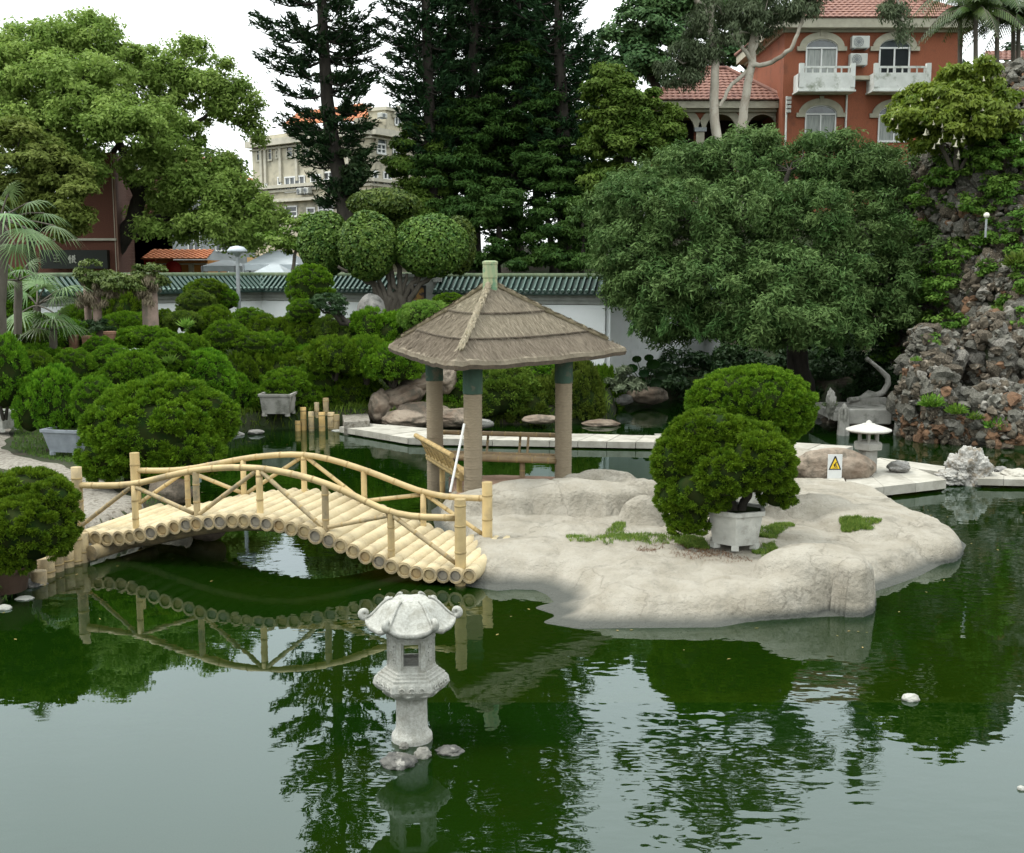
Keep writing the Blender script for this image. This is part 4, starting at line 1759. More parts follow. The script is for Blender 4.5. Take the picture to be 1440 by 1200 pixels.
class Facade:
    def __init__(s, A, B, parent):
        s.A, s.B = Vector((A[0], A[1], 0)), Vector((B[0], B[1], 0))
        d = s.B - s.A
        s.len = d.length
        s.D = d.normalized()
        s.N = Vector((s.D.y, -s.D.x, 0))
        if s.N.y > 0:
            s.N = -s.N
        s.rz = math.atan2(s.D.y, s.D.x)
        s.p = parent

    def at(s, px, py):
        a, z, _ = hit(px, py, (s.A.x, s.A.y), (s.D.x, s.D.y))
        return a, z

    def pt(s, a, z, out=0.0):
        q = s.A + s.D * a + s.N * out
        return Vector((q.x, q.y, z))

    def box(s, a0, a1, z0, z1, o0, o1, name=None, m=None, parent=None, g=None, mi=0):
        gg = g or G()
        gg.box(s.pt((a0 + a1) / 2, (z0 + z1) / 2, (o0 + o1) / 2), (a1 - a0, abs(o1 - o0), z1 - z0), s.rz, mi)
        if g is None:
            return gg.build(name, m, parent or s.p)

    def window(s, a0, a1, z0, z1, arch=0.0, cols=2, curtain=True, surround=None, glass=None, frame=None, fw=.07, bars=1, label=None):
        """window part > frame, pane(s); arch = rise of the arched head"""
        frame = frame or FRAMEW
        w_ = s.pt((a0 + a1) / 2, z0)
        cx = (a0 + a1) / 2
        hw = (a1 - a0) / 2
        # outer reveal plate (dark) = the window part itself
        n = 12
        head = [(cx + hw * math.cos(t_), z1 + arch * math.sin(t_)) for t_ in np.linspace(0, math.pi, n)] if arch else [(a1, z1), (a0, z1)]
        poly = [(a0, z0), (a1, z0)] + head

        def plate(poly, o0, o1, nm, m_, par):
            gg = G()
            k = len(poly)
            vs = [s.pt(a, z, o1) for a, z in poly] + [s.pt(a, z, o0) for a, z in poly]
            gg.add(vs, [tuple(range(k))] + [(i, k + i, k + (i + 1) % k, (i + 1) % k) for i in range(k)], 0, False)
            return gg.build(nm, m_, par)
        win = plate(poly, -.02, .012, 'window', glass or GLASS, s.p)
        if curtain:
            pass
        gg = G()
        for a in np.linspace(a0 + fw / 2, a1 - fw / 2, cols + 1):
            s.box(a - fw / 2, a + fw / 2, z0, z1, .012, .07, g=gg)
        s.box(a0, a1, z0 - .02, z0 + fw, .012, .085, g=gg)
        s.box(a0 + .003, a1 - .003, z1 - fw / 2, z1 + fw / 2, .012, .082, g=gg)
        for b_ in range(1, bars):
            z = z0 + (z1 - z0) * b_ / bars
            s.box(a0, a1, z - fw / 3, z + fw / 3, .012, .065, g=gg)
        if arch:
            pts = [s.pt(a, z, .04) for a, z in head]
            gg.tube(pts, fw / 2, 5)
        gg.build('frame', frame, win)
        if curtain:
            for k in range(cols):
                lo = a0 + (a1 - a0) * k / cols + fw * .6
                hi_ = a0 + (a1 - a0) * (k + 1) / cols - fw * .6
                s.box(lo, hi_, z0 + fw, z1 - fw, .0125, .02, 'pane', curtain if isinstance(curtain, bpy.types.Material) else CURT, win)
        if surround and arch:
            gg = G()
            th_ = surround
            vs = []
            k = 18
            for t_ in np.linspace(0, math.pi, k):
                c_, s_ = math.cos(t_), math.sin(t_)
                for rr, o_ in ((1, .02), (1, .14), (1 + th_ / hw, .14), (1 + th_ / hw, .02)):
                    ra = hw * rr
                    rb = (arch + hw * (rr - 1))
                    vs.append(s.pt(cx + ra * c_, z1 + .02 + rb * s_, o_))
            fs = []
            for i in range(k - 1):
                for j in range(4):
                    q = (j + 1) % 4
                    fs.append((i * 4 + j, i * 4 + q, (i + 1) * 4 + q, (i + 1) * 4 + j))
            fs += [(3, 2, 1, 0), tuple((k - 1) * 4 + j for j in range(4))]
            gg.add(vs, fs, 0, False)
            s.box(a0 - th_ - .12, a0 - .01, z1 - .14, z1 + .06, .02, .15, g=gg)
            s.box(a1 + .01, a1 + th_ + .12, z1 - .14, z1 + .06, .02, .15, g=gg)
            s.box(cx - .1, cx + .1, z1 + arch + th_ * .5, z1 + arch + th_ + .12, .02, .17, g=gg)
            gg.build('arch_surround', CREAM, win)
        return win


def ac_unit(F, px0, px1, py0, py1, label):
    a0, z1 = F.at(px0, py0)
    a1, z0 = F.at(px1, py1)
    q = F.pt(a0, z0)
    th = thing('air_conditioner', label, 'air conditioner', tuple(q), 'air conditioner units on the building fronts')
    F2 = F
    g = G()
    g.box(F.pt((a0 + a1) / 2, (z0 + z1) / 2, .25), (a1 - a0, .36, z1 - z0), F.rz, bev=.02)
    g.build('casing', ACM, th)
    g = G()
    c = F.pt(a0 + (a1 - a0) * .38, (z0 + z1) / 2, .435)
    r = (z1 - z0) * .40
    for rr in (r, r * .66, r * .33):
        g.tube([c + F.D * (rr * math.cos(k)) + Vector((0, 0, rr * math.sin(k))) for k in np.linspace(0, 2 * math.pi, 17)], .014, 4)
    for k in range(6):
        v = F.D * (r * math.cos(k * math.pi / 6)) + Vector((0, 0, r * math.sin(k * math.pi / 6)))
        g.tube([c - v, c + v], .009, 4)
    g.build('fan_grille', METAL, th)
    g = G()
    pts = [c - F.N * .008 + F.D * (r * math.cos(k)) + Vector((0, 0, r * math.sin(k))) for k in np.linspace(0, 2 * math.pi, 17)[:-1]]
    g.add(pts + [p - F.N * .01 for p in pts], [tuple(range(16))], 0, False)
    g.build('fan_opening', BLACKM, th)
    g = G()
    for a in (a0 + .12, a1 - .12):
        g.box(F.pt(a, z0 - .03, .22), (.05, .44, .05), F.rz)
    g.build('bracket', METAL, th)
    return th


# red brick house on the rise
HY = 57.0
hA, hB = PD(1102, 100, HY), PD(1352, 100, HY)
house = thing('brick_house', 'two-storey orange brick house with arched windows and white balconies at the top right', 'house', (hA.x + 4, HY, 8))
F = Facade((hA.x, HY), (hB.x, HY), house)
zE = PD(1200, 42, HY).z
g = G()
g.box(((hA.x + hB.x) / 2, HY + 4.5, (zE + 6.5) / 2), (hB.x - hA.x, 9.0, zE - 6.5))
g.build('wall', BRICK, house)
g = G()
g.box(((hA.x + hB.x) / 2, HY + 4.5, zE + .22), (hB.x - hA.x + 1.0, 10.0, .42))
g.box(((hA.x + hB.x) / 2, HY + 4.5, zE - .06), (hB.x - hA.x + .24, 9.24, .14))
g.build('eaves', CREAM, house)
zr = PD(1200, -17, HY + 4.5).z
g = G()
x0, x1, y0, y1, ze = hA.x - .55, hB.x + .55, HY - .55, HY + 9.55, zE + .45
r0, r1 = Vector((x0 + 3.6, HY + 4.5, zr)), Vector((x1 - 3.6, HY + 4.5, zr))
cr = [Vector((x0, y0, ze)), Vector((x1, y0, ze)), Vector((x1, y1, ze)), Vector((x0, y1, ze))]
roof_slope(g, cr[0], cr[1], r0, r1, 13)
roof_slope(g, cr[1], cr[2], r1, r1, 13)
roof_slope(g, cr[2], cr[3], r1, r0, 13)
roof_slope(g, cr[3], cr[0], r0, r0, 13)
hr = meta(g.build('roof', ROOFT, house))
g = G()
for p, q in ((cr[0], r0), (cr[1], r1), (r0, r1), (cr[3], r0), (cr[2], r1)):
    g.tube(wob(p + Vector((0, 0, .08)), q + Vector((0, 0, .08)), np.random.default_rng(1), 6, 0), .11, 7)
g.build('ridge_tiles', ROOFT, hr)
for (x0_, x1_, ysp, yb, yt, curt) in [(1133, 1176, 68, 105, 56, CURT), (1236, 1278, 68, 105, 56, GLASSD), (1132, 1174, 161, 208, 149, CURT),
                                     (1235, 1278, 162, 200, 150, CURT)]:
    a0, z1 = F.at(x0_, ysp)
    a1, z0 = F.at(x1_, yb)
    F.window(a0, a1, z0, z1, arch=F.at(x0_, yt)[1] - z1, surround=.32, curtain=curt)
for k, (px0, px1) in enumerate(((1116, 1192), (1219, 1296))):
    a0, zt = F.at(px0, 108)
    a1, zb = F.at(px1, 128)
    bl_ = F.box(a0, a1, zb - .12, zb, .0, 1.15, 'balcony', BALW)
    g = G()
    F.box(a0, a1, zb, zt, 1.03, 1.15, g=g)
    F.box(a0, a0 + .1, zb, zt, .0, 1.03, g=g)
    F.box(a1 - .1, a1, zb, zt, .0, 1.03, g=g)
    g.build('parapet', BALW, bl_)
    zr_ = F.at(px0, 101.5)[1]
    g = G()
    F.box(a0 + .2, a1 - .2, zr_, zr_ + .09, 1.04, 1.14, g=g)
    for a in np.linspace(a0 + .3, a1 - .3, 7):
        F.box(a - .03, a + .03, zt, zr_, 1.05, 1.13, g=g)
    g.build('railing', BALW, bl_)
    zp = F.at(px0, 95)[1]
    for a in (a0, a1 - .22):
        F.box(a, a + .22, zb, zp, .98, 1.2, 'corner_post', BALW, bl_)
    F.box(a0 - .05, a1 + .05, zb - .2, zb - .12, .0, 1.2, 'balcony_edge', BALW, bl_)
a0, z = F.at(1192, 112)
a1, _ = F.at(1219, 112)
F.box(a0, a1, z - .08, z + .1, 0, .5, 'ledge', CREAM)
a, z1 = F.at(1190.5, 128)
_, z0 = F.at(1190.5, 200)
for a_, za, zb in ((a, z0, z1), (F.at(1106, 136)[0], F.at(1106, 215)[1], F.at(1106, 136)[1])):
    g = G()
    g.tube([F.pt(a_, za, .08), F.pt(a_, zb, .08)], .05, 6)
    g.build('drainpipe', BALW, house)
g = G()
for k in range(4):
    z = F.at(1108, 139 + k * 6)[1]
    F.box(F.at(1105, 139)[0], F.at(1111, 139)[0], z - .08, z + .06, .05, .3, g=g)
g.build('meter_box', ACM, house)
ac_unit(F, 1195, 1219, 53, 70, 'upper air conditioner between the two balconies of the brick house')
ac_unit(F, 1192.5, 1216, 77.5, 94, 'lower air conditioner between the two balconies of the brick house')
# the annex with the arcade
AY = 58.5
aA, aB = PD(925, 150, AY), PD(1101, 150, AY)
anx = thing('brick_annex', 'single-storey brick arcade wing with a low hipped red tile roof left of the house', 'house wing', (aA.x + 3, AY, 8))
F2 = Facade((aA.x, AY), (aB.x, AY), anx)
zE2 = PD(1000, 152, AY).z
zsp = F2.at(1000, 183)[1]
g = G()
# front wall with real arched openings: built as spandrels between arches
cents = [F2.at(x, 180)[0] for x in (955, 1013, 1071)]
R_ = F2.at(1013 + 22, 180)[0] - cents[1]
edges = [0.0]
for c in cents:
    edges += [c - R_, c + R_]
edges.append(F2.len)
for i in range(0, len(edges), 2):
    F2.box(edges[i], edges[i + 1], 7.0, zsp, -.25, 0, g=g, mi=0)
n = 14
top = zE2 - .2
for c in cents:
    for k in range(n):
        t0, t1 = math.pi * k / n, math.pi * (k + 1) / n
        p = [(c + R_ * math.cos(t0), zsp + R_ * math.sin(t0)), (c + R_ * math.cos(t1), zsp + R_ * math.sin(t1))]
        vs = [F2.pt(p[0][0], p[0][1]), F2.pt(p[1][0], p[1][1]), F2.pt(p[1][0], top), F2.pt(p[0][0], top)]
        vs += [v - F2.N * .25 for v in vs]
        g.add(vs, [(0, 1, 2, 3), (7, 6, 5, 4), (0, 4, 5, 1)], 0, False)
for i in range(0, len(edges), 2):
    F2.box(edges[i], edges[i + 1], zsp, top, -.25, 0, g=g)
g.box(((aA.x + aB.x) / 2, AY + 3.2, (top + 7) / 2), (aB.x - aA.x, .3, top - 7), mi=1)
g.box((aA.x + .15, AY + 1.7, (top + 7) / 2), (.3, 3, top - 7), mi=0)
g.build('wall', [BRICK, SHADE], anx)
for c in cents:
    g = G()
    vs = []
    k = 18
    for t_ in np.linspace(0, math.pi, k):
        for rr, o_ in ((R_ - .03, -.1), (R_ - .03, .1), (R_ + .34, .1), (R_ + .34, -.1)):
            vs.append(F2.pt(c + rr * math.cos(t_), zsp + rr * math.sin(t_), o_))
    fs = []
    for i in range(k - 1):
        for j in range(4):
            q = (j + 1) % 4
            fs.append((i * 4 + j, i * 4 + q, (i + 1) * 4 + q, (i + 1) * 4 + j))
    g.add(vs, fs, 0, False)
    g.build('arch_surround', CREAM, anx)
for x in (984, 1042):
    a = F2.at(x, 190)[0]
    F2.box(a - .2, a + .2, 7, zsp - .1, .0, .2, 'pier', CREAM)
    F2.box(a - .3, a + .3, zsp - .1, zsp + .1, .0, .26, 'capital', METAL)
g = G()
g.box(((aA.x + aB.x) / 2 - .3, AY + 1.8, zE2 + .08), (aB.x - aA.x + .2, 4.9, .34))
g.box(((aA.x + aB.x) / 2 - .15, AY + 1.8, zE2 - .16), (aB.x - aA.x - .3, 4.3, .14))
g.build('eaves', CREAM, anx)
g = G()
ze = zE2 + .28
x0, x1 = PD(905, 140, AY).x, aB.x + .05
y0, y1 = AY - .75, AY + 6.5
zr = PD(1015, 98, AY + 2.6).z
ra, rb = Vector((PD(990, 98, AY + 2.6).x, AY + 2.6, zr)), Vector((PD(1022, 98, AY + 2.6).x, AY + 2.6, zr))
cr = [Vector((x0, y0, ze)), Vector((x1, y0, ze)), Vector((x1, y1, ze)), Vector((x0, y1, ze))]
roof_slope(g, cr[0], cr[1], ra, rb, 11)
roof_slope(g, cr[1], cr[2], rb, rb, 11)
roof_slope(g, cr[2], cr[3], rb, ra, 11)
roof_slope(g, cr[3], cr[0], ra, ra, 11)
hr = g.build('roof', ROOFT, anx)
g = G()
for p, q in ((cr[0], ra), (cr[1], rb), (ra, rb)):
    g.tube([p + Vector((0, 0, .08)), q + Vector((0, 0, .08))], .11, 7)
g.build('ridge_tiles', ROOFT, hr)
# low house glimpsed behind the palms, far right
q = PD(1420, 100, 60)
th = thing('house', 'low house with a red tile roof half hidden by palms at the right photo edge', 'house', (q.x, 60, 8))
g = G()
g.box((q.x + 2.6, 62, 11.2), (7.5, 4, 6.5))
g.build('wall', mat('grey_wall', (.20, .21, .20), (.15, .16, .15), 2), th)
g = G()
roof_slope(g, (q.x - 1.6, 59.4, 15.0), (q.x + 7, 59.4, 15.0), (q.x - .3, 62.5, 16.0), (q.x + 6, 62.5, 16.0), 6)
g.build('roof', ROOFT, th)
F9 = Facade((q.x - 1.1, 60), (q.x + 6, 60), th)
F9.box(0, 7.3, 14.5, 14.9, 0, .5, 'eaves', CREAM)
F9.window(.4, 2.6, 12.3, 14.1, cols=3, curtain=False, glass=GLASSD)

# cream apartment building
STUCCO = mat('cream_stucco', (.52, .48, .37), (.42, .39, .30), 2, .9, .006, 20, c3=(.23, .22, .18), s3=1, f3=(.5, .7))
TRIM = mat('stucco_trim', (.56, .53, .44), (.45, .43, .36), 3, .9)
OCHRE = mat('ochre_trim', (.42, .27, .13), (.33, .22, .11), 3, .9)
bA_, bB_, bC_ = PD(354, 200, 78), PD(521, 200, 70), PD(640, 200, 78)
apt = thing('apartment_building', 'three-storey cream stucco building with orange roof behind the conifer', 'building', (bB_.x, bB_.y, 3))
ztop = 12.85
g = G()
g.prism([(bA_.x, bA_.y), (bB_.x, bB_.y), (bC_.x, bC_.y), (bC_.x - 3, bC_.y + 12), (bA_.x + 3, bA_.y + 10)], -1, ztop)
g.build('wall', STUCCO, apt)
for (A_, B_) in ((bA_, bB_), (bB_, bC_)):
    Fc = Facade((A_.x, A_.y), (B_.x, B_.y), apt)
    for z0, z1, o_, nm, m_ in ((ztop - .3, ztop + .1, .5, 'cornice', TRIM), (ztop + .1, ztop + .4, .12, 'parapet', STUCCO), (ztop - .5, ztop - .38, .16, 'string_course', TRIM),
                               (9.8, 10.0, .3, 'string_course', TRIM), (9.55, 9.7, .14, 'string_course', TRIM), (8.9, 9.1, .35, 'string_course', TRIM),
                               (4.95, 5.35, .6, 'string_course', OCHRE)):
        Fc.box(-.1, Fc.len + .1, z0, z1, 0, o_, nm, m_)
    if A_ is bA_:
        for px in (368, 374, 395, 418, 455, 490):
            a = Fc.at(px, 210)[0]
            Fc.box(a - .12, a + .12, 10.2, ztop - .3, .0, .14, 'pilaster', TRIM)
        for px0, px1, y0, y1, cols in ((361, 367, 206, 227, 1), (377, 384, 204, 226, 1), (388, 392, 212, 223, 1), (403, 413, 203, 222, 1), (426, 436, 201, 218, 2), (466, 480, 196, 214, 2),
                                       (373, 377, 252, 268, 1), (391, 397, 250, 270, 1), (401, 430, 250, 269, 4), (437, 452, 247, 265, 2), (456, 471, 243, 262, 2), (488, 505, 240, 258, 2),
                                       (402, 419, 291, 305, 1), (432, 444, 293, 307, 1), (448, 470, 287, 303, 3)):
            a0, z1 = Fc.at(px0, y0)
            a1, z0 = Fc.at(px1, y1)
            Fc.window(a0, a1, z0, z1, cols=cols, curtain=False, glass=GLASS if px0 % 2 else GLASSD, bars=2, fw=.09, frame=FRAMEW if y0 > 230 else TRIM)
        a0, z0 = Fc.at(422, 310)
        Fc.box(a0, a0 + .5, -1, 4.95, 0, .3, 'pier', OCHRE)
        ac_unit(Fc, 424, 431, 265.5, 273, 'left one of two small air conditioners under the long window of the cream building')
        ac_unit(Fc, 434, 441, 264.5, 272.5, 'right one of two small air conditioners under the long window of the cream building')
    else:
        for px0, px1, y0, y1, arch, cols in ((529, 542, 202, 218, .45, 2), (551, 562, 203, 219, .42, 2), (538, 550, 242, 262, 0, 2), (524, 531, 241, 262, 0, 1)):
            a0, z1 = Fc.at(px0, y0)
            a1, z0 = Fc.at(px1, y1)
            Fc.window(a0, a1, z0, z1, arch=arch, cols=cols, curtain=False, surround=.2 if arch else None, bars=2, fw=.1)
        a0, _ = Fc.at(540, 180)
        a1, _ = Fc.at(574, 180)
        zt = Fc.at(556, 156)[1]
        Fc.box(a0, a1, ztop + .1, zt - .1, -1.2, .14, 'dormer', STUCCO)
        Fc.box(a0 - .1, a1 + .1, zt - .1, zt + .1, -1.2, .26, 'dormer_cornice', TRIM)
        w0, z1 = Fc.at(551.5, 163)
        w1, z0 = Fc.at(561, 178)
        F5 = Facade((Fc.pt(0, 0, .14).x, Fc.pt(0, 0, .14).y), (Fc.pt(Fc.len, 0, .14).x, Fc.pt(Fc.len, 0, .14).y), apt)
        F5.window(w0, w1, z0, z1, arch=.35, cols=2, curtain=False, surround=.15)
        ac_unit(F5, 529, 537, 159, 167, 'small air conditioner beside the dormer under the orange roof')
        Fc.box(Fc.at(515, 170)[0], a0 - .02, ztop + .1, Fc.at(530, 168)[1], -.9, -.2, 'attic_wall', STUCCO)
OR = mat('orange_roof', (.50, .20, .09), (.40, .16, .08), 4, .85, .006, 20)
g = G()
p0, p1 = PD(395, 178, 74), PD(546, 166, 72.5)
r0, r1 = PD(420, 158, 79), PD(508, 146, 79)
roof_slope(g, p0, p1, r0, r1, 10, .35, .04)
roof_slope(g, p1, p1 + Vector((2, 10, 0)), r1, r1, 8, .35, .04)
g.build('roof', OR, apt)

# brown brick building behind the left tree
BROWN = mat('brown_brick', (.15, .062, .042), (.105, .045, .032), 16, .9, .005, 40, stretch=(1, 1, 3))
PINKB = mat('pale_brick_side', (.32, .20, .15), (.25, .16, .12), 16, .9, .005, 40, stretch=(1, 1, 3))
br = thing('brick_building', 'tall brown brick building behind the spreading tree at the left', 'building', (-20, 52, 2.5))
k0, k1, k2 = PD(112, 300, 52), PD(164, 300, 52), PD(187, 300, 57)
zt = PD(164, 215, 52).z
g = G()
g.prism([(k0.x, k0.y), (k1.x, k1.y), (k2.x, k2.y), (k2.x - 4, k2.y + 12), (k0.x, k0.y + 14)], 0, zt)
kl = PD(-200, 300, 52)
g.prism([(kl.x, kl.y + .4), (k0.x, k0.y + .4), (k0.x, k0.y + 14), (kl.x, kl.y + 14)], 0, PD(60, 306, 52).z)
g.build('wall', BROWN, br)
k0 = kl
Fs = Facade((k1.x, k1.y), (k2.x, k2.y), br)
Fs.box(.0, Fs.len, 4.5, zt - .1, .0, .06, 'side_wall', PINKB)
Fs.box(.02, .35, .5, zt, .06, .14, 'corner_pilaster', TRIM)
Fs.box(.9, 1.3, 5.5, PD(168, 270, 53).z, .06, .09, 'slit_window', GLASSD)
Fs.box(.5, Fs.len, PD(170, 372, 54).z, PD(170, 350, 54).z, .06, .3, 'parapet_panel', TRIM)
for i in range(5):
    a = .8 + i * (Fs.len - 1.2) / 4
    g = G()
    z0_, z1_ = PD(170, 386, 54).z, PD(170, 372.5, 54).z
    g.lathe([(.09, z0_), (.13, z0_ + .12), (.06, (z0_ + z1_) / 2), (.11, z1_ - .1), (.09, z1_)], 8, tuple(Fs.pt(a, 0, .2)))
    g.build('baluster', TRIM, br)
Ff = Facade((k0.x, k0.y), (k1.x, k1.y), br)
a0, z = Ff.at(60, 337)
Ff.box(a0, Ff.len - .05, z - .05, z + .05, .0, .14, 'string_course', TRIM)
# dark fascia with pale lettering
_, zf1 = Ff.at(60, 352)
_, zf0 = Ff.at(60, 378)
fas = Ff.box(a0, Ff.len - .4, zf0, zf1, .0, .35, 'sign_fascia', mat('sign_fascia', (.014, .018, .014), rough=.5))


def glyph(parent, F_, px, py, hpx, strokes, m_, name='lettering', out=.36, wpx=None, th_=.09):
    """stroke lettering in a unit square, strokes [((x,y),(x,y)),..]"""
    a, z = F_.at(px, py)
    h_ = hpx * SCL(F_.A.y)
    g = G()
    for (x0, y0), (x1, y1) in strokes:
        p = F_.pt(a + (x0 - .5) * h_, z + (y0 - .5) * h_, out)
        q = F_.pt(a + (x1 - .5) * h_, z + (y1 - .5) * h_, out)
        g.tube([p, q], th_ * h_, 5)
    g.build(name, m_, parent)


PALEL = mat('pale_lettering', (.45, .46, .40), rough=.6)
glyph(fas, Ff, 106, 365, 12, [((.05, .55), (.32, .95)), ((.28, .75), (.22, .05)), ((.05, .45), (.42, .62)), ((.55, .95), (.5, .1)), ((.5, .62), (.85, .95)),
                              ((.55, .45), (.9, .55)), ((.62, .3), (.95, .08)), ((.78, .85), (.72, .35))], PALEL)
glyph(fas, Ff, 84, 364, 11, [((.1, .9), (.9, .9)), ((.5, .9), (.5, .1)), ((.1, .5), (.9, .5)), ((.1, .1), (.9, .1))], mat('faded_lettering', (.13, .15, .10), rough=.6))
# orange-roofed shop
OW = mat('orange_wall', (.45, .20, .05), (.38, .16, .04), 3, .8)
sh = thing('shop', 'low orange shopfront with a tiled roof and red round decoration behind the wall', 'shop', (-18, 61, 3))
s0, s1 = PD(186, 370, 61), PD(292, 370, 61)
z = lambda py: PD(240, py, 61).z
g = G()
g.box(((s0.x + s1.x) / 2, 63, (z(366) + 0) / 2), (s1.x - s0.x, 4, z(366)))
g.build('wall', OW, sh)
g = G()
roof_slope(g, (s0.x - .2, 60.2, z(365)), (s1.x + .2, 60.2, z(365)), (s0.x, 62.6, z(351)), (s1.x, 62.6, z(351)), 7, .3, .05)
g.build('roof', OR, sh)
Fo = Facade((s0.x, 61), (s1.x, 61), sh)
Fo.box(0, Fo.len, z(372.5), z(370.5), 0, .2, 'beam', CREAM)
RED = mat('red_paint', (.42, .03, .02), (.30, .02, .015), 4, .6)
Fo.box(.1, 1.3, z(373), z(364), .02, .3, 'red_banner', RED)
a, zc_ = Fo.at(245, 379)
g = G()
g.lathe([(.42, -.06), (.45, 0), (.42, .06)], 20)
o = g.build('round_decoration', RED, None, False)
o.rotation_euler = (math.pi / 2, 0, 0)
o.parent = sh
o.location = Fo.pt(a, zc_, .2) - sh.location
for px in (222, 270):
    a = Fo.at(px, 380)[0]
    Fo.box(a - .12, a + .12, 0, z(372.6), 0, .22, 'pillar', CREAM)
# white canopies
CANV = mat('canopy_cloth', (.40, .44, .46), (.32, .36, .38), 2, .7)


def canopy(name, label, px0, px1, pyt, pye, Y, dep, group=None):
    a, b = PD(px0, pye, Y), PD(px1, pye, Y)
    t_ = PD((px0 + px1) / 2, pyt, Y + dep / 2)
    th = thing(name, label, 'canopy', ((a.x + b.x) / 2, Y + dep / 2, 2.5), group)
    g = G()
    cs = [Vector((a.x, Y, a.z)), Vector((b.x, Y, a.z)), Vector((b.x, Y + dep, a.z)), Vector((a.x, Y + dep, a.z))]
    ridge = [Vector((a.x + (b.x - a.x) * .35, Y + dep / 2, t_.z)), Vector((a.x + (b.x - a.x) * .65, Y + dep / 2, t_.z))]
    vs = cs + ridge + [c - Vector((0, 0, .25)) for c in cs]
    g.add(vs, [(0, 1, 5, 4), (1, 2, 5), (2, 3, 4, 5), (3, 0, 4), (0, 6, 7, 1), (1, 7, 8, 2), (2, 8, 9, 3), (3, 9, 6, 0)], 0, False)
    g.build('cloth', CANV, th)
    for c in cs:
        g = G()
        g.tube([(c.x, c.y, .5), (c.x, c.y, c.z)], .05, 6)
        g.build('pole', METAL, th)


canopy('market_canopy', 'large pale canopy behind the wall right of the street lamp', 342, 418, 352, 372, 49, 4)
canopy('market_canopy', 'small pale canopy behind the wall left of the street lamp', 284, 330, 366, 374, 52, 3)
canopy('market_canopy', 'grey canopy lowest behind the wall coping near the clipped ball shrub', 355, 400, 372, 384, 46.5, 2.4)
# a pale house high behind the left tree
th = thing('house', 'pale house with orange roof glimpsed through the spreading tree', 'house', tuple(PD(265, 220, 92)))
c = PD(270, 215, 92)
g = G()
g.box((c.x, 95, 6), (7, 6, 11.5))
g.build('wall', mat('pale_wall', (.30, .32, .33), (.22, .24, .25), 1), th)
g = G()
roof_slope(g, (c.x - 4, 91.5, 11.7), (c.x + 4, 91.5, 11.7), (c.x - 1, 95, 13.6), (c.x + 1, 95, 13.6), 7, .35, .04)
roof_slope(g, (c.x + 4, 91.5, 11.7), (c.x + 4, 98, 11.7), (c.x + 1, 95, 13.6), (c.x + 1, 95, 13.6), 7, .35, .04)
g.build('roof', OR, th)
Fh = Facade((c.x - 3.5, 92), (c.x + 3.5, 92), th)
for i in range(3):
    for j in range(3):
        Fh.window(.7 + i * 2.2, 1.7 + i * 2.2, 3 + j * 3, 4.6 + j * 3, cols=2, curtain=False)

# street lamp
lp = PD(336, 432, 37.5)
zb_ = gz(lp.x, lp.y)
sl = thing('street_lamp', 'grey street lamp with a flat disc head in front of the garden wall', 'street lamp', (lp.x, lp.y, zb_))
g = G()
g.tube([(lp.x, lp.y, zb_ - .1), (lp.x, lp.y, PD(336, 360, 37.5).z)], [.085, .06], 10)
g.build('post', METAL, sl)
z0_ = PD(336, 356, 37.5).z
g = G()
g.lathe([(.06, z0_ - .12), (.12, z0_ - .02), (.31, z0_ + .03), (.33, z0_ + .08), (.22, z0_ + .19), (.05, z0_ + .23)], 20, (lp.x, lp.y, 0))
g.build('lamp_head', mat('lamp_grey', (.42, .46, .50), rough=.4), sl)
# low globe lamp high on the rockery
q = PD(1386, 328, 32.2)
th = thing('garden_lamp', 'small white globe lamp on a post high in the rockery', 'lamp', (q.x, q.y, q.z))
g = G()
g.tube([(q.x, q.y, q.z - .12), (q.x, q.y, PD(1386, 308, 32.2).z)], .032, 8)
g.build('post', METAL, th)
g = G()
g.blob((q.x, q.y, PD(1386, 303, 32.2).z), (.08, .08, .08), 2, 0)
g.build('globe', mat('globe_white', (.7, .68, .58), rough=.4), th)
# ------------------------------------------------------------------ vegetation
BARK = mat('bark_dark', (.024, .021, .017), (.046, .040, .032), 5, .95, .03, 20, stretch=(1, 1, .3))
BARKG = mat('bark_grey', (.13, .115, .095), (.08, .07, .055), 4, .95, .02, 20, stretch=(1, 1, .3))
BARKP = mat('bark_pale', (.46, .43, .36), (.33, .29, .235), 2.2, .8, .01, 20, stretch=(1, 1, .5), c3=(.22, .17, .13), s3=1, f3=(.55, .65))
JUN = leafmat('juniper_green', (.030, .100, .005), (.155, .285, .016), .25, .6, .12)
JUN2 = leafmat('juniper_olive', (.035, .085, .008), (.145, .22, .028), .25, .6, .12)
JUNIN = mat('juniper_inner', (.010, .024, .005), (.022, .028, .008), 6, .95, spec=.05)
BLOM = leafmat('broadleaf_bright', (.105, .180, .028), (.265, .350, .085), .45, .6, .15)
DARKCON = leafmat('conifer_dark', (.008, .026, .009), (.026, .054, .018), .08, .6, .08)
MIDCON = leafmat('conifer_mid', (.014, .042, .008), (.045, .090, .016), .15, .6, .08)
BLUEG = leafmat('blue_green_needles', (.034, .100, .022), (.135, .225, .070), .25, .6, .12)
FIC = leafmat('ficus_clipped', (.024, .068, .010), (.130, .200, .035), .15, .5, .2)
YGR = leafmat('yellow_green_leaf', (.045, .115, .012), (.14, .225, .038), .35, .6, .15)
DGR = leafmat('dark_green_leaf', (.014, .042, .012), (.040, .080, .024), .2)
EUC = leafmat('eucalyptus_leaf', (.05, .070, .032), (.11, .135, .07), .25)
LIME = leafmat('lime_leaf', (.075, .17, .018), (.19, .28, .05), .35)
PALMM = leafmat('palm_leaf', (.050, .110, .030), (.16, .24, .10), .25, .5, .25)
PALMD = leafmat('palm_leaf_dark', (.035, .075, .018), (.10, .15, .04), .25, .4, .4)
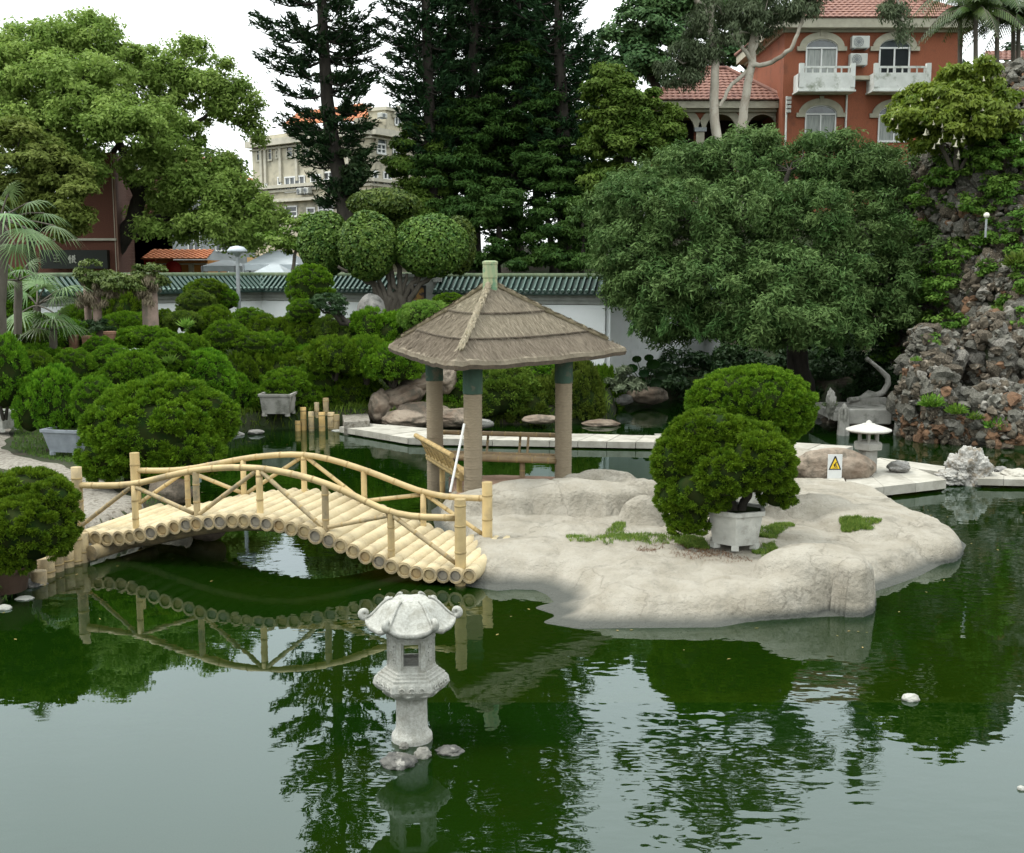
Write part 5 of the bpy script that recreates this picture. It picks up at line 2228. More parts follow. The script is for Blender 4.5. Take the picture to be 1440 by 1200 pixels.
GREYL = leafmat('silver_leaf', (.13, .19, .10), (.26, .32, .20), .2)


def leaves_obj(name, V, tone, m, parent=None, world=True):
    return put(name, quads_mesh(name, V, m, tone), parent, world)


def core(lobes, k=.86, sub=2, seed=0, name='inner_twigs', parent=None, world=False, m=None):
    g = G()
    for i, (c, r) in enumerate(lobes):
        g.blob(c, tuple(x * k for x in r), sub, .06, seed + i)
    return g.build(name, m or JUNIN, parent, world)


# ---- templates of clipped juniper (radius about 1, base at z=0)
TEMPL = []
def dome_cluster(seed, n, spread=.62, rr=(.36, .5), top=1.0):
    """a mound of clipped domes"""
    rg = np.random.default_rng(seed)
    out = [((0, 0, .62), (.62, .6, .52))]
    for k in range(n):
        a = k * 2.4 + rg.uniform(-.3, .3)
        lev = (k % 3) / 2.0
        rad = spread * (1.05 - .75 * lev) * rg.uniform(.85, 1.1)
        r = rg.uniform(*rr) * (1 - .15 * lev)
        out.append(((rad * math.cos(a), rad * math.sin(a), .34 + lev * .62 * top + rg.uniform(-.06, .06)), (r, r, r * .78)))
    return out


TL = [[((0, 0, .60), (.80, .78, .58)), ((-.52, -.30, .42), (.42, .42, .36)), ((.55, -.22, .40), (.43, .42, .36)), ((.12, .1, .92), (.48, .5, .32))],
      [((0, 0, .46), (.96, .9, .47)), ((.38, -.34, .36), (.48, .45, .34))],
      [((-.42, 0, .56), (.56, .6, .48)), ((.44, .05, .50), (.55, .55, .45)), ((0, -.28, .42), (.52, .5, .36))],
      [((0, 0, .80), (.80, .80, .76))]]


for k, lob in enumerate(TL):
    r_ = np.random.default_rng(100 + k)
    V, tn = bush_leaves(r_, lob, .115, 66, .085, .028)
    TEMPL.append((quads_mesh('foliage', V, JUN, tn), None, lob))
INM = []
for k, lob in enumerate(TL):
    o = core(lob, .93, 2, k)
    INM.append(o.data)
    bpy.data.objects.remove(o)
g = G()
for k in range(4):
    a = k * 1.6
    g.tube(wob((.05 * math.cos(a), .05 * math.sin(a), -.15), (.35 * math.cos(a), .35 * math.sin(a), .6), np.random.default_rng(k), 4, .12), taper(.06, .03, 4), 6)
_o = g.build('trunk', BARK, None, False)
TRUNKM = _o.data
bpy.data.objects.remove(_o)
OLIVE = [m_[0].copy() for m_ in TEMPL]
for m_ in OLIVE:
    m_.materials.clear()
    m_.materials.append(JUN2)
FICM = None


def bush(px, py, rx, ry, Y, tmpl, label, cat='shrub', group='clipped juniper shrubs round the pond', olive=False, name='juniper_shrub', rz=None, base=None):
    """centre (px,py) and half sizes in photo pixels at distance Y"""
    q = PD(px, py, Y)
    while polydist([q.x], [q.y], POND)[0] < .55:      # keep it rooted on the bank, not over the water
        Y += .4
        q = PD(px, py, Y)
    s = SCL(Y)
    lob = TL[tmpl]
    wid = max(abs(c[0]) + r[0] for c, r in lob)
    zlo = min(c[2] - r[2] * .7 for c, r in lob)
    zhi = max(c[2] + r[2] for c, r in lob)
    sx = rx * s / wid * 1.1
    sz = 2 * ry * s / (zhi - zlo)
    zb = q.z - ry * s - zlo * sz
    th = thing(name, label, cat, (q.x, q.y, zb), group)
    rg = random.Random(int(px * 7 + py))
    th.rotation_euler = (0, 0, rg.uniform(-.5, .5) if rz is None else rz)
    th.scale = (sx, sx, sz)
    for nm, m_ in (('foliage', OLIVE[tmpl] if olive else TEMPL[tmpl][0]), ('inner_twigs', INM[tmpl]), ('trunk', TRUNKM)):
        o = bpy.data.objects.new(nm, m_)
        COL.objects.link(o)
        o.parent = th
    return th


def unique_bush(lobes_px, Y, label, clr, nper, Ln, W, seed, m=None, stem=None, group=None, name='juniper_shrub', cat='shrub'):
    """lobes [(px,py,rx,ry,dY)]"""
    lob = []
    for px, py, rx, ry, dY in lobes_px:
        q = PD(px, py, Y + dY)
        s = SCL(Y + dY)
        lob.append(((q.x, q.y, q.z), (rx * s, rx * s * .85, ry * s)))
    c0 = lob[0][0]
    zb = min(c[2] - r[2] for c, r in lob)
    th = thing(name, label, cat, (c0[0], c0[1], zb), group)
    V, tn = bush_leaves(np.random.default_rng(seed), lob, clr, nper, Ln, W, zmin=-.75)
    leaves_obj('foliage', V, tn, m or JUN, th)
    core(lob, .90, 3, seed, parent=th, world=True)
    if stem:
        g = G()
        for k, (px, py, pz) in enumerate(stem):
            a = Vector((px, py, pz))
            c = lob[min(k, len(lob) - 1)][0]
            g.tube(wob((a.x, a.y, a.z), (c[0], c[1], c[2]), np.random.default_rng(seed + k), 5, .15), taper(.075, .04, 5), 8)
        g.build('trunk', BARK, th)
    return th


POTM = mat('pot_grey_white', (.47, .47, .43), (.36, .36, .33), 5, .8, .006, 40, c3=(.22, .21, .18), s3=3, f3=(.55, .7))
POTB = mat('pot_blue_grey', (.27, .30, .33), (.20, .22, .25), 4, .7, .005, 30)
POTR = mat('pot_brown', (.16, .10, .075), (.11, .07, .05), 5, .7, .006, 30)
POTT = mat('pot_terracotta', (.22, .12, .075), (.16, .09, .06), 5, .8, .006, 30)


def pot(px, py, z, rtop, rbot, h, label, m_, n=6, ph=0.3, feet=True, name='plant_pot'):
    q = P(px, py, z)
    th = thing(name, label, 'pot', (q.x, q.y, z))
    g = G()
    z0 = z + (.06 if feet else 0)
    g.lathe([(rbot, z0), (rtop * .97, z + h - .07), (rtop * 1.05, z + h - .065), (rtop * 1.06, z + h), (rtop * .94, z + h), (rtop * .92, z + h - .06)], n, (q.x, q.y, 0), ph, 0, n > 8)
    g.build('bowl', m_, th)
    g = G()
    g.lathe([(rtop * .93, z + h - .09), (rtop * .93, z + h - .045)], n, (q.x, q.y, 0), ph, 0, False)
    g.build('soil', JUNIN, th)
    if feet:
        for k in range(min(n, 6)):
            a = ph + k * 2 * math.pi / min(n, 6)
            g = G()
            g.box((q.x + rbot * .88 * math.cos(a), q.y + rbot * .88 * math.sin(a), z + .03), (.11, .11, .08), a)
            g.build('foot', m_, th)
    return q


# island: two junipers in pots
q = pot(1033, 766, .36, .47, .38, .58, 'grey-white hexagonal pot holding the front juniper on the rock island', POTM, 6, .35)
unique_bush([(1000, 640, 72, 50, .25), (1066, 654, 50, 44, -.30), (952, 652, 32, 36, .05), (1000, 606, 52, 27, .2), (1052, 622, 44, 28, .3), (985, 690, 46, 34, -.15),
             (950, 698, 25, 26, -.1), (1094, 694, 25, 21, 0), (968, 728, 30, 26, -.1), (1020, 668, 38, 34, -.45)], q.y, 'lobed juniper in a pot, larger front one on the rock island',
            .064, 80, .058, .018, 11, stem=[(q.x, q.y, .85), (q.x + .08, q.y, .85), (q.x - .1, q.y, .85)], group='potted junipers on the island')
q2 = pot(1046, 712, .4, .46, .4, .5, 'pot mostly hidden behind the front juniper on the rock island', POTM, 6, .2)
unique_bush([(1056, 566, 84, 46, 0), (1010, 590, 42, 34, -.1), (1096, 580, 44, 42, 0), (1050, 600, 70, 36, 0), (1062, 548, 60, 30, .1)], q2.y,
            'smooth domed juniper rising behind the front one on the rock island', .064, 75, .058, .018, 12, stem=[(q2.x, q2.y, .8), (q2.x - .1, q2.y, .8)],
            group='potted junipers on the island')

# left bank, nearest ones unique
unique_bush([(215, 612, 88, 56, 0), (160, 640, 46, 34, -.3), (268, 600, 48, 48, .3), (240, 560, 52, 30, .5), (298, 590, 33, 36, .4), (205, 575, 60, 34, .2), (170, 600, 50, 40, -.1),
             (250, 640, 60, 34, -.3), (150, 655, 30, 22, -.3)], 21.6, 'big rounded juniper just behind the left end of the footbridge', .095, 90, .080, .025, 21,
            stem=[tuple(P(185, 690, .3)), tuple(P(192, 692, .3)), tuple(P(180, 690, .3))], group='clipped juniper shrubs round the pond')
unique_bush([(40, 700, 56, 38, .3), (75, 712, 32, 36, 0), (0, 715, 45, 45, .2), (40, 745, 60, 48, -.2), (88, 735, 22, 26, 0), (5, 775, 44, 36, -.3), (-30, 740, 50, 60, 0)], 15.6,
            'bright low juniper cut by the left photo edge in the foreground', .07, 85, .064, .020, 22, stem=[(P(8, 838, .08).x, P(8, 838, .08).y + .5, .4)],
            group='clipped juniper shrubs round the pond')
q = P(8, 846, .05)
pot(8, 830, .08, .34, .28, .35, 'round brown pot under the foreground juniper at the left edge', POTR, 16, 0, False)
pot(101, 637, .42, .62, .46, .58, 'large blue-grey square pot on the grass beside the garden path', POTB, 4, .55)
pot(2, 605, .45, .5, .4, .5, 'pale pot cut by the left photo edge beside the path', POTM, 4, .5)
pot(392, 583, .45, .62, .52, .62, 'wide grey stone pot under dark junipers near the far posts', CONC, 4, .75)
BU = [
    (47, 520, 26, 24, 27, 3, 'small dome behind the dark juniper by the square pot', 0), (72, 560, 42, 42, 26, 0, 'dark juniper over the blue-grey square pot by the garden path', 0),
    (103, 517, 26, 24, 27.5, 3, 'dome between the square pot juniper and the far pots', 0), (2, 518, 30, 44, 26, 3, 'round juniper cut by the left photo edge above the pale pot', 0),
    (140, 492, 20, 17, 30, 3, 'small round juniper in front of the left vine pillar', 0), (203, 474, 36, 13, 31, 1, 'flat-topped juniper strip in front of the right vine pillar', 0),
    (187, 522, 42, 27, 27.5, 0, 'layered juniper above the path bend in the left bank', 0), (133, 560, 26, 28, 25.5, 3, 'dome squeezed left of the big rounded juniper', 0),
    (158, 505, 24, 18, 28.5, 3, 'little dome right of the small round juniper by the pillar', 0), (235, 500, 26, 22, 29.5, 3, 'dome just above the layered juniper at its right', 0),
    (283, 522, 44, 28, 28.5, 0, 'broad juniper just above the big rounded one at its right', 0), (318, 548, 32, 24, 32.5, 2, 'low dark juniper at the water edge left of the grey stone pot', 0),
    (345, 520, 32, 24, 33.5, 1, 'juniper above and left of the grey stone pot', 0), (398, 514, 34, 21, 34, 2, 'juniper above the dark one over the stone pot', 0),
    (402, 545, 42, 25, 33, 0, 'dark juniper directly over the grey stone pot', 0), (300, 455, 30, 23, 35, 0, 'rounded juniper below the yellow-green ball shrub', 0),
    (350, 453, 24, 18, 36, 3, 'juniper under the street lamp post', 0), (386, 463, 32, 19, 35.5, 2, 'lobed juniper right of the street lamp foot', 0),
    (318, 476, 27, 23, 34, 3, 'dome in the middle of the left bank below the lamp', 0), (350, 487, 26, 18, 33.8, 3, 'low juniper in the centre of the left bank', 0),
    (380, 488, 34, 18, 34.5, 1, 'flattened juniper between lamp foot and stone pot', 0), (432, 474, 24, 26, 35, 3, 'dark juniper ball under the hanging bonsai', 0),
    (262, 488, 26, 16, 31.5, 1, 'flat dome below the small lime leaved plant', 0), (445, 535, 26, 26, 33.5, 3, 'juniper behind the far bank posts at the left', 0),
    (436, 502, 24, 16, 34.5, 1, 'small flat dome between the dark ball and the far posts', 0), (352, 560, 24, 20, 33, 3, 'little dome between the dark water-edge juniper and the stone pot', 0),
    (436, 400, 27, 25, 36, 3, 'bright round clipped ball against the wall coping', 0), (426, 437, 19, 15, 35, 3, 'small dark clipped ball below the bright round one', 0),
    (290, 410, 26, 16, 37, 3, 'dark clipped ball shrub touching the wall coping', 0), (276, 427, 23, 17, 35.5, 3, 'yellow-green clipped ball shrub in front of the left wall', 1),
    (257, 449, 22, 10, 34, 1, 'flat olive shrub just left of and below the yellow-green ball', 1), 
    (498, 545, 36, 28, 34, 0, 'juniper right above the grey gravel by the far posts', 0), (470, 498, 34, 22, 32, 1, 'flat juniper mid-way below the big stone boulder by the wall', 0),
    (515, 500, 30, 24, 33, 1, 'juniper left of the pavilion eave', 0), (480, 468, 36, 22, 35, 2, 'olive juniper below the wall boulder', 1), (540, 462, 42, 26, 35, 2, 'dark broad shrub at the foot of the twisted clipped tree', 0),
    (552, 508, 40, 22, 32, 1, 'dark shrub tucked under the left eave of the pavilion', 0), (600, 443, 34, 17, 34, 1, 'bright yellow-green shrub above the left slope of the pavilion roof', 2),
    (632, 423, 20, 10, 36, 3, 'small dark shrub at the wall left of the pavilion finial', 0), (706, 412, 0, 0, 0, 0, '', 0),
    (705, 548, 55, 34, 33, 0, 'olive juniper seen between the left and front pavilion columns', 1), (745, 560, 46, 32, 33.5, 2, 'olive juniper seen in the middle between the pavilion columns', 1),
    (700, 582, 32, 20, 32, 1, 'low olive juniper nearest the water behind the pavilion', 1), (655, 545, 36, 32, 34, 3, 'green juniper behind the front pavilion column', 0),
    (808, 548, 40, 40, 33.5, 0, 'dark juniper just right of the right pavilion column', 1), (848, 552, 26, 32, 34.5, 1, 'dark juniper left of the silvery plant', 0),
    (18, 478, 34, 20, 30, 1, 'leafy low shrub at the left edge above the round juniper', 0), (70, 470, 52, 22, 31, 2, 'mixed green shrub below the fan palms', 0), (20, 415, 24, 34, 32, 3, 'tall dark shrub at the left photo edge below the palm', 0),
    (110, 455, 26, 22, 33, 1, 'shrub left of the left vine pillar foot', 0), (175, 430, 30, 26, 35, 2, 'dark shrub between the two vine pillars', 0), (180, 460, 34, 18, 34, 1, 'low dark shrub between the feet of the vine pillars', 0),
    (232, 455, 14, 18, 35.5, 3, 'small shrub right of the right vine pillar', 0), (318, 420, 14, 12, 37, 3, 'little dark shrub left of the street lamp against the wall', 0),
    (50, 502, 34, 16, 29.5, 1, 'low hedge-like shrub between palms and the path juniper', 0), (462, 556, 20, 16, 33.6, 3, 'small shrub immediately behind the tallest far post', 0),
    (660, 588, 22, 12, 31.5, 1, 'lowest shrub on the far shore beside the stacked boulders', 0), (770, 530, 40, 22, 36, 1, 'dark shrub high behind the pavilion columns', 0),
]
LIMEM = TEMPL[1][0].copy()
LIMEM.materials.clear()
LIMEM.materials.append(LIME)
for px, py, rx, ry, Y, tm, lb, ol in BU:
    if not lb:
        continue
    b = bush(px, py, rx, ry, Y, tm, lb, olive=(ol == 1))
    if ol == 2:
        for c in b.children:
            if c.name.startswith('foliage'):
                c.data = LIMEM
# layered bonsai pines and hanging ones
def bonsai(pads, Y, root, label, m, seed, Ln=.11, group=None):
    cl_ = [C(px, py, rx, ry, Y + dY) for px, py, rx, ry, dY in pads]
    r = P(*root)
    r = PD(root[0], root[1], Y)
    th = thing('bonsai_tree', label, 'bonsai', tuple(r), group)
    rg_ = np.random.default_rng(seed)
    V, tn, tw = crown_leaves(rg_, cl_, .14, 4200, Ln, .028, flat=.5, fill=.2, spread=.9)
    leaves_obj('foliage', V, tn, m, th)
    g = G()
    for c, r2 in cl_:
        g.tube(wob(r, c, rg_, 5, .2), taper(.09, .03, 5), 6)
    g.build('trunk', BARK, th)


bonsai([(555, 512, 40, 9, 0), (590, 520, 26, 8, 0), (535, 527, 30, 8, 0), (575, 535, 25, 7, .2)], 34.6, (560, 562), 'flat-layered pine bonsai with pale tips by the pavilion eave', JUN2, 1)
bonsai([(462, 425, 24, 12, 0), (472, 440, 12, 16, 0), (448, 432, 14, 10, 0)], 34, (490, 455), 'dark drooping bonsai leaning against the white wall', DGR, 2)
bonsai([(125, 462, 30, 9, 0), (100, 468, 18, 8, 0), (140, 458, 14, 8, 0)], 31.5, (122, 492), 'small spreading bonsai before the left vine pillar', DGR, 3)
bonsai([(440, 503, 26, 9, 0), (418, 512, 18, 8, 0)], 34, (435, 535), 'grey-green layered bonsai in the middle of the left bank', JUN2, 4)
for px, py, r_, h_, lb in ((105, 497, .14, .5, 'tall square terracotta pot left of the small spreading bonsai'), (123, 496, .13, .45, 'terracotta pot under the small spreading bonsai'),
                           (155, 482, .16, .3, 'wide brown pot between the vine pillars'), (95, 502, .12, .25, 'short terracotta pot topped with white at the left of the row')):
    Yp = 30.5
    q = PD(px, py, Yp)
    th = thing('plant_pot', lb, 'pot', tuple(q))
    g = G()
    g.lathe([(r_ * .8, q.z - .1), (r_, q.z + h_ - .08), (r_ * 1.08, q.z + h_ - .07), (r_ * 1.08, q.z + h_), (r_ * .9, q.z + h_)], 4 if h_ > .4 else 12, (q.x, q.y, 0), .6, 0, False)
    g.build('bowl', POTT, th)

# ---- vine-clad pillars and beam
VINE = leafmat('vine_leaf', (.055, .11, .02), (.14, .20, .045), .25)
VINED = leafmat('vine_dry', (.10, .085, .05), (.19, .16, .10), .15)
PILM = mat('pillar_pinkish', (.22, .16, .13), (.16, .12, .095), 4, .9, .008, 30, c3=(.13, .11, .085), s3=2)
zb = 1.2
pg = thing('vine_pergola', 'old pergola of pinkish stone pillars with vines hanging over its beam', 'pergola', tuple(PD(170, 480, 32)))
for x0, x1, Y, zt_ in ((121, 131, 32.2, 385), (133, 145, 31.8, 385), (202, 224, 31.8, 390)):
    a, b = PD(x0, 480, Y), PD(x1, 480, Y)
    g = G()
    g.lathe([((b.x - a.x) / 2 * 1.06, .6), ((b.x - a.x) / 2, PD(x0, zt_, Y).z)], 12, ((a.x + b.x) / 2, Y, 0))
    g.build('pillar', PILM, pg)
g = G()
g.tube([PD(122, 392, 32), PD(220, 395, 32)], .16, 8)
g.build('beam', PILM, pg)
cl_ = [C(128, 385, 18, 22, 31.8), C(140, 400, 20, 14, 31.8), C(170, 396, 30, 10, 31.9), C(210, 388, 22, 20, 31.8), C(222, 398, 12, 14, 31.8), C(195, 396, 20, 12, 31.9)]
cl_ += [C(158, 400, 26, 12, 31.7), C(185, 402, 26, 12, 31.7), C(150, 392, 20, 10, 31.9)]
V, tn, tw = crown_leaves(np.random.default_rng(51), cl_, .14, 12000, .12, .05, droop=.8, fill=.3)
leaves_obj('vine', V, tn, VINE, pg)
cl_ = [C(122, 425, 14, 30, 31.9), C(140, 425, 13, 28, 31.6), C(212, 415, 17, 24, 31.6), C(175, 412, 30, 12, 31.9)]
V, tn, tw = crown_leaves(np.random.default_rng(52), cl_, .14, 3500, .20, .025, droop=1.6, fill=.3)
leaves_obj('hanging_vine', V, tn, VINED, pg)


# ---- broadleaf trees
def tree(name, label, clusters, subr, nleaf, Ln, W, m, limbs, barkm, seed, group=None, droop=0.0, fill=.35, flat=.55, base=None, twr=.03, dens=1.0, zcut=-.5, cat='tree', spread=.5, corek=0):
    rg_ = np.random.default_rng(seed)
    b0 = base or limbs[0][0][0]
    th = thing(name, label, cat, tuple(b0), group)
    V, tn, tw = crown_leaves(rg_, clusters, subr, nleaf, Ln, W, droop, flat, fill, zcut, dens, spread)
    leaves_obj('crown', V, tn, m, th)
    g = G()
    for path, r0, r1 in limbs:
        pts = []
        for i in range(len(path) - 1):
            seg = wob(path[i], path[i + 1], rg_, 4, .10)
            pts += seg if i == 0 else seg[1:]
        g.tube(pts, taper(r0, r1, len(pts) - 1), 9)
    g.build('trunk', barkm, th)
    if twr:
        g = G()
        ends = [Vector(path[-1]) for path, _, _ in limbs]
        allp = [Vector(p) for path, _, _ in limbs for p in path[1:]]
        for c, q in tw:
            c, q = Vector(c), Vector(q)
            e = min(allp, key=lambda p: (p - c).length)
            if rg_.uniform() < .3:
                g.tube(wob(e, c, rg_, 4, .12), taper(twr * 2, twr * 1.3, 4), 5, cap=False)
            g.tube(wob(c, q, rg_, 3, .15), taper(twr, twr * .35, 3), 4, cap=False)
        meta(g.build('branches', barkm, th), kind='stuff')
    return th


Y = 53
pp = lambda x, y, d=0: PD(x, y, Y + d)
cls = [C(60, 75, 75, 38, Y), C(120, 55, 50, 30, Y), (C(30, 120, 70, 50, Y - 2)), C(110, 120, 70, 45, Y - 3), C(170, 105, 60, 40, Y), C(245, 100, 42, 34, Y + 1), C(290, 120, 48, 40, Y + 1), C(325, 150, 40, 38, Y + 1),
       C(265, 70, 22, 16, Y + 1), C(190, 180, 62, 38, Y - 4), C(135, 175, 60, 36, Y - 4), C(60, 185, 60, 40, Y - 3), C(10, 170, 50, 50, Y - 2), C(235, 240, 60, 30, Y - 2), C(290, 275, 65, 36, Y - 2),
       C(345, 300, 48, 34, Y - 2), C(300, 320, 60, 24, Y - 3), C(250, 290, 40, 30, Y - 1), C(350, 185, 20, 26, Y + 1), C(215, 145, 50, 30, Y), C(-40, 100, 60, 50, Y), C(-60, 180, 60, 60, Y),
       C(375, 330, 24, 22, Y - 1), C(130, 35, 26, 14, Y), C(245, 190, 40, 24, Y - 1), C(275, 232, 42, 22, Y - 1), C(205, 225, 30, 26, Y - 2), C(310, 240, 34, 20, Y), C(230, 325, 36, 18, Y - 3), C(340, 345, 34, 14, Y - 3), C(100, 235, 50, 34, Y - 4), C(215, 300, 26, 20, Y + 1), C(380, 300, 22, 26, Y - 1)]
tree('spreading_tree', 'large bright green spreading tree with dark forking trunk at the upper left', cls, .50, 150000, .22, .10, BLOM,
     [([pp(150, 400), pp(158, 355), pp(185, 315)], .50, .36), ([pp(185, 315), pp(195, 275), pp(180, 225), pp(150, 170)], .34, .14), ([pp(185, 315), pp(205, 265), pp(225, 220), pp(240, 150, 1)], .30, .12),
      ([pp(175, 325), pp(215, 310), pp(270, 300), pp(330, 295)], .26, .1), ([pp(165, 350), pp(190, 330), pp(225, 325)], .18, .08), ([pp(150, 390), pp(140, 310), pp(125, 250), pp(100, 200), pp(60, 150)], .4, .14),
      ([pp(125, 250), pp(150, 225), pp(170, 200)], .2, .1), ([pp(240, 200, 1), pp(280, 170, 1), pp(310, 150, 1)], .14, .06), ([pp(100, 200), pp(110, 120), pp(120, 70)], .2, .06)],
     BARK, 61, droop=.3, fill=.38, twr=.035, dens=1.5, flat=.75, zcut=-.7, spread=.8)
Y = 47
cls = [C(20, 215, 60, 40, Y), C(60, 245, 55, 40, Y), C(20, 280, 55, 40, Y), C(100, 285, 40, 34, Y - 1), C(120, 305, 26, 28, Y - 1), C(70, 315, 46, 26, Y), C(85, 250, 40, 34, Y), C(105, 330, 26, 14, Y)]
tree('broadleaf_tree', 'smaller green tree under the spreading tree behind the left palm', cls, .45, 40000, .22, .10, BLOM,
     [([pp(40, 420), pp(45, 330), pp(40, 260)], .25, .1), ([pp(45, 330), pp(95, 300)], .12, .06)], BARK, 62, droop=.2, twr=.04)
Y = 44.5
cls = [C(430, 322, 30, 18, Y), C(412, 345, 28, 20, Y), C(385, 338, 22, 14, Y), C(455, 345, 26, 18, Y)]
tree('small_tree', 'small bright lime green tree beyond the wall left of the clipped tree', cls, .3, 7000, .16, .08, LIME, [([pp(412, 400), pp(414, 360), pp(425, 330)], .09, .04)], BARKG, 63, twr=.02)
Y = 62
cls = [C(895, 135, 40, 32, Y), C(865, 165, 40, 40, Y), C(915, 180, 40, 40, Y), C(880, 215, 50, 40, Y), C(850, 120, 26, 24, Y), C(930, 215, 32, 35, Y), C(860, 260, 40, 40, Y)]
Y = 47
cls = [(c, r) for c, r in [C(850, 200, 40, 40, Y), C(850, 150, 30, 34, Y), C(890, 140, 34, 28, Y), C(862, 120, 26, 26, Y), C(865, 165, 40, 40, Y), C(915, 180, 40, 40, Y), C(880, 215, 50, 40, Y), C(850, 120, 26, 24, Y), C(930, 215, 32, 35, Y), C(860, 260, 40, 40, Y)]]
tree('broadleaf_tree', 'yellow-green bushy tree between the dark conifers and the arcade wing', cls, .42, 64000, .20, .09, YGR, [([pp(890, 330), pp(885, 250), pp(880, 170)], .25, .1)], BARK, 64, twr=.04)
Y = 76
cls = [C(900, 40, 42, 38, Y), C(870, 70, 36, 34, Y), C(935, 55, 45, 42, Y), C(900, 100, 55, 35, Y), C(960, 30, 40, 40, Y), C(965, 100, 50, 38, Y), C(1010, 60, 50, 60, Y), C(1060, 60, 40, 70, Y), C(1000, 5, 60, 35, Y),
       C(850, 100, 26, 24, Y), C(1075, 120, 32, 60, Y), C(930, 0, 36, 26, Y), C(1040, 150, 50, 40, Y)]
tree('broadleaf_tree', 'dark green rounded tree rising behind the arcade wing roof', cls, .75, 46000, .34, .17, leafmat('distant_green', (.030, .080, .028), (.10, .18, .06), .25, .6, .15),
     [([pp(930, 260), pp(930, 150), pp(900, 60)], .5, .15), ([pp(930, 150), pp(1000, 60)], .3, .1)], BARK, 65, twr=.06)

# big blue-green tree over the water at the right
Y = 36
cls = []
for px, py, rx, ry, dY in [(900, 290, 58, 44, 0), (960, 240, 64, 42, 1), (1035, 225, 66, 40, 1.5), (1110, 240, 66, 40, 1.5), (1180, 235, 60, 38, 1.5), (1245, 250, 58, 44, 1.5), (1290, 290, 46, 48, 2), (900, 345, 58, 44, -1), (970, 310, 66, 50, -2),
                           (1050, 300, 66, 50, -2), (1130, 310, 66, 52, -2), (1210, 320, 60, 50, -1), (1275, 350, 50, 42, 0), (930, 400, 58, 40, -2), (1005, 385, 62, 46, -3), (1090, 385, 66, 44, -3), (1170, 395, 60, 44, -2.5),
                           (1240, 400, 50, 36, -1), (960, 440, 50, 26, -2), (1080, 430, 56, 32, -4), (1130, 455, 46, 24, -4), (1170, 440, 36, 28, -3), (880, 400, 30, 40, 0), (1040, 195, 40, 20, 2), (1215, 215, 40, 24, 2),
                           (905, 440, 24, 22, -1), (1290, 245, 34, 30, 3), (862, 320, 30, 26, .5), (858, 375, 26, 30, .5), (850, 280, 20, 18, 1), (1320, 300, 26, 40, 2), (1310, 350, 24, 30, 1), (940, 470, 34, 16, -1), (1000, 462, 36, 16, -2), (1050, 468, 30, 16, -3.5),
                           (1190, 470, 30, 20, -3), (985, 205, 26, 14, 1.5), (1075, 185, 20, 12, 2), (1140, 192, 24, 14, 2), (925, 235, 24, 18, 1), (875, 262, 22, 16, 1), (1250, 440, 30, 24, -1), (1180, 190, 18, 12, 2), (1110, 478, 26, 12, -4)]:
    cls.append(C(px, py + (14 if py < 250 else 0), rx, ry, Y + dY, 1.6))
tree('dark_feathery_tree', 'huge blue-green feathery tree overhanging the far water at the right', cls, .34, 215000, .19, .05, BLUEG,
     [([pp(1130, 560, 1), pp(1120, 470), pp(1090, 380)], .4, .22), ([pp(1120, 470), pp(1190, 380), pp(1240, 320)], .24, .08), ([pp(1090, 380), pp(1000, 330), pp(930, 300)], .2, .06), ([pp(1090, 380), pp(1100, 290), pp(1110, 240)], .2, .06),
      ([pp(1120, 470), pp(1040, 440), pp(960, 430)], .16, .05)], BARK, 66, droop=.45, fill=.35, flat=.8, twr=.012, spread=.8, dens=1.35, zcut=-.75)
# long drooping sprays on its lower side
rg_ = np.random.default_rng(67)
P_, A_ = [], []
for px, py, tx, ty, dY in [(1100, 425, 1035, 462, -4), (1120, 440, 1060, 478, -4), (1160, 450, 1130, 485, -3.6), (1185, 440, 1150, 500, -3.4), (1170, 455, 1185, 500, -3.4), (960, 430, 985, 480, -3), (940, 440, 930, 470, -3), (1080, 450, 1075, 490, -3.8),
                           (1020, 440, 990, 470, -3.2), (905, 440, 885, 470, -1.5), (1130, 470, 1165, 478, -3.6)]:
    a, b = np.array(PD(px, py, Y + dY)), np.array(PD(tx, ty, Y + dY))
    n = 260
    k = rg_.uniform(0, 1, n)
    d = b - a
    p = a + d * k[:, None] + rg_.normal(size=(n, 3)) * (.14 * (1.1 - k))[:, None]
    P_.append(p)
    A_.append(nrm(d)[None] + rg_.normal(size=(n, 3)) * .5)
p = np.concatenate(P_)
dt = [o for o in bpy.data.objects if o.name.startswith('dark_feathery_tree')][0]
leaves_obj('drooping_spray', leaf_quads(p, np.concatenate(A_), rg_, .22, .035), rg_.uniform(0.2, 1, len(p)), BLUEG, dt)

# eucalyptus with pale trunks before the brick house, its crown rising out of the picture
Y = 50
cls = []
for px, py, rx, ry, dY in [(960, 90, 34, 24, 0), (985, 80, 30, 18, 0), (1045, 45, 44, 34, 0), (1075, 20, 40, 30, 0), (1015, 20, 40, 24, 0), (1130, 15, 34, 20, -1), (1150, -12, 34, 20, -1), (1255, 18, 22, 20, -1), (1268, 50, 11, 16, -1), (1265, -10, 26, 16, -1),
                           (980, -50, 30, 34, 0), (1040, -60, 36, 40, 0), (1090, -80, 34, 36, 0), (940, -20, 26, 22, 0), (1120, -60, 26, 26, 0), (1010, -120, 40, 36, 0), (1075, -140, 40, 36, 0), (960, -110, 26, 26, 0),
                           (1140, -150, 26, 30, 0), (1180, -60, 26, 40, 0), (1260, -70, 26, 34, -1), (900, -70, 22, 22, 0), (1035, -190, 40, 26, 0), (940, -165, 26, 18, 0), (970, 40, 22, 14, 0), (960, 118, 22, 12, 0)]:
    cls.append(C(px, py, rx, ry, Y + dY))
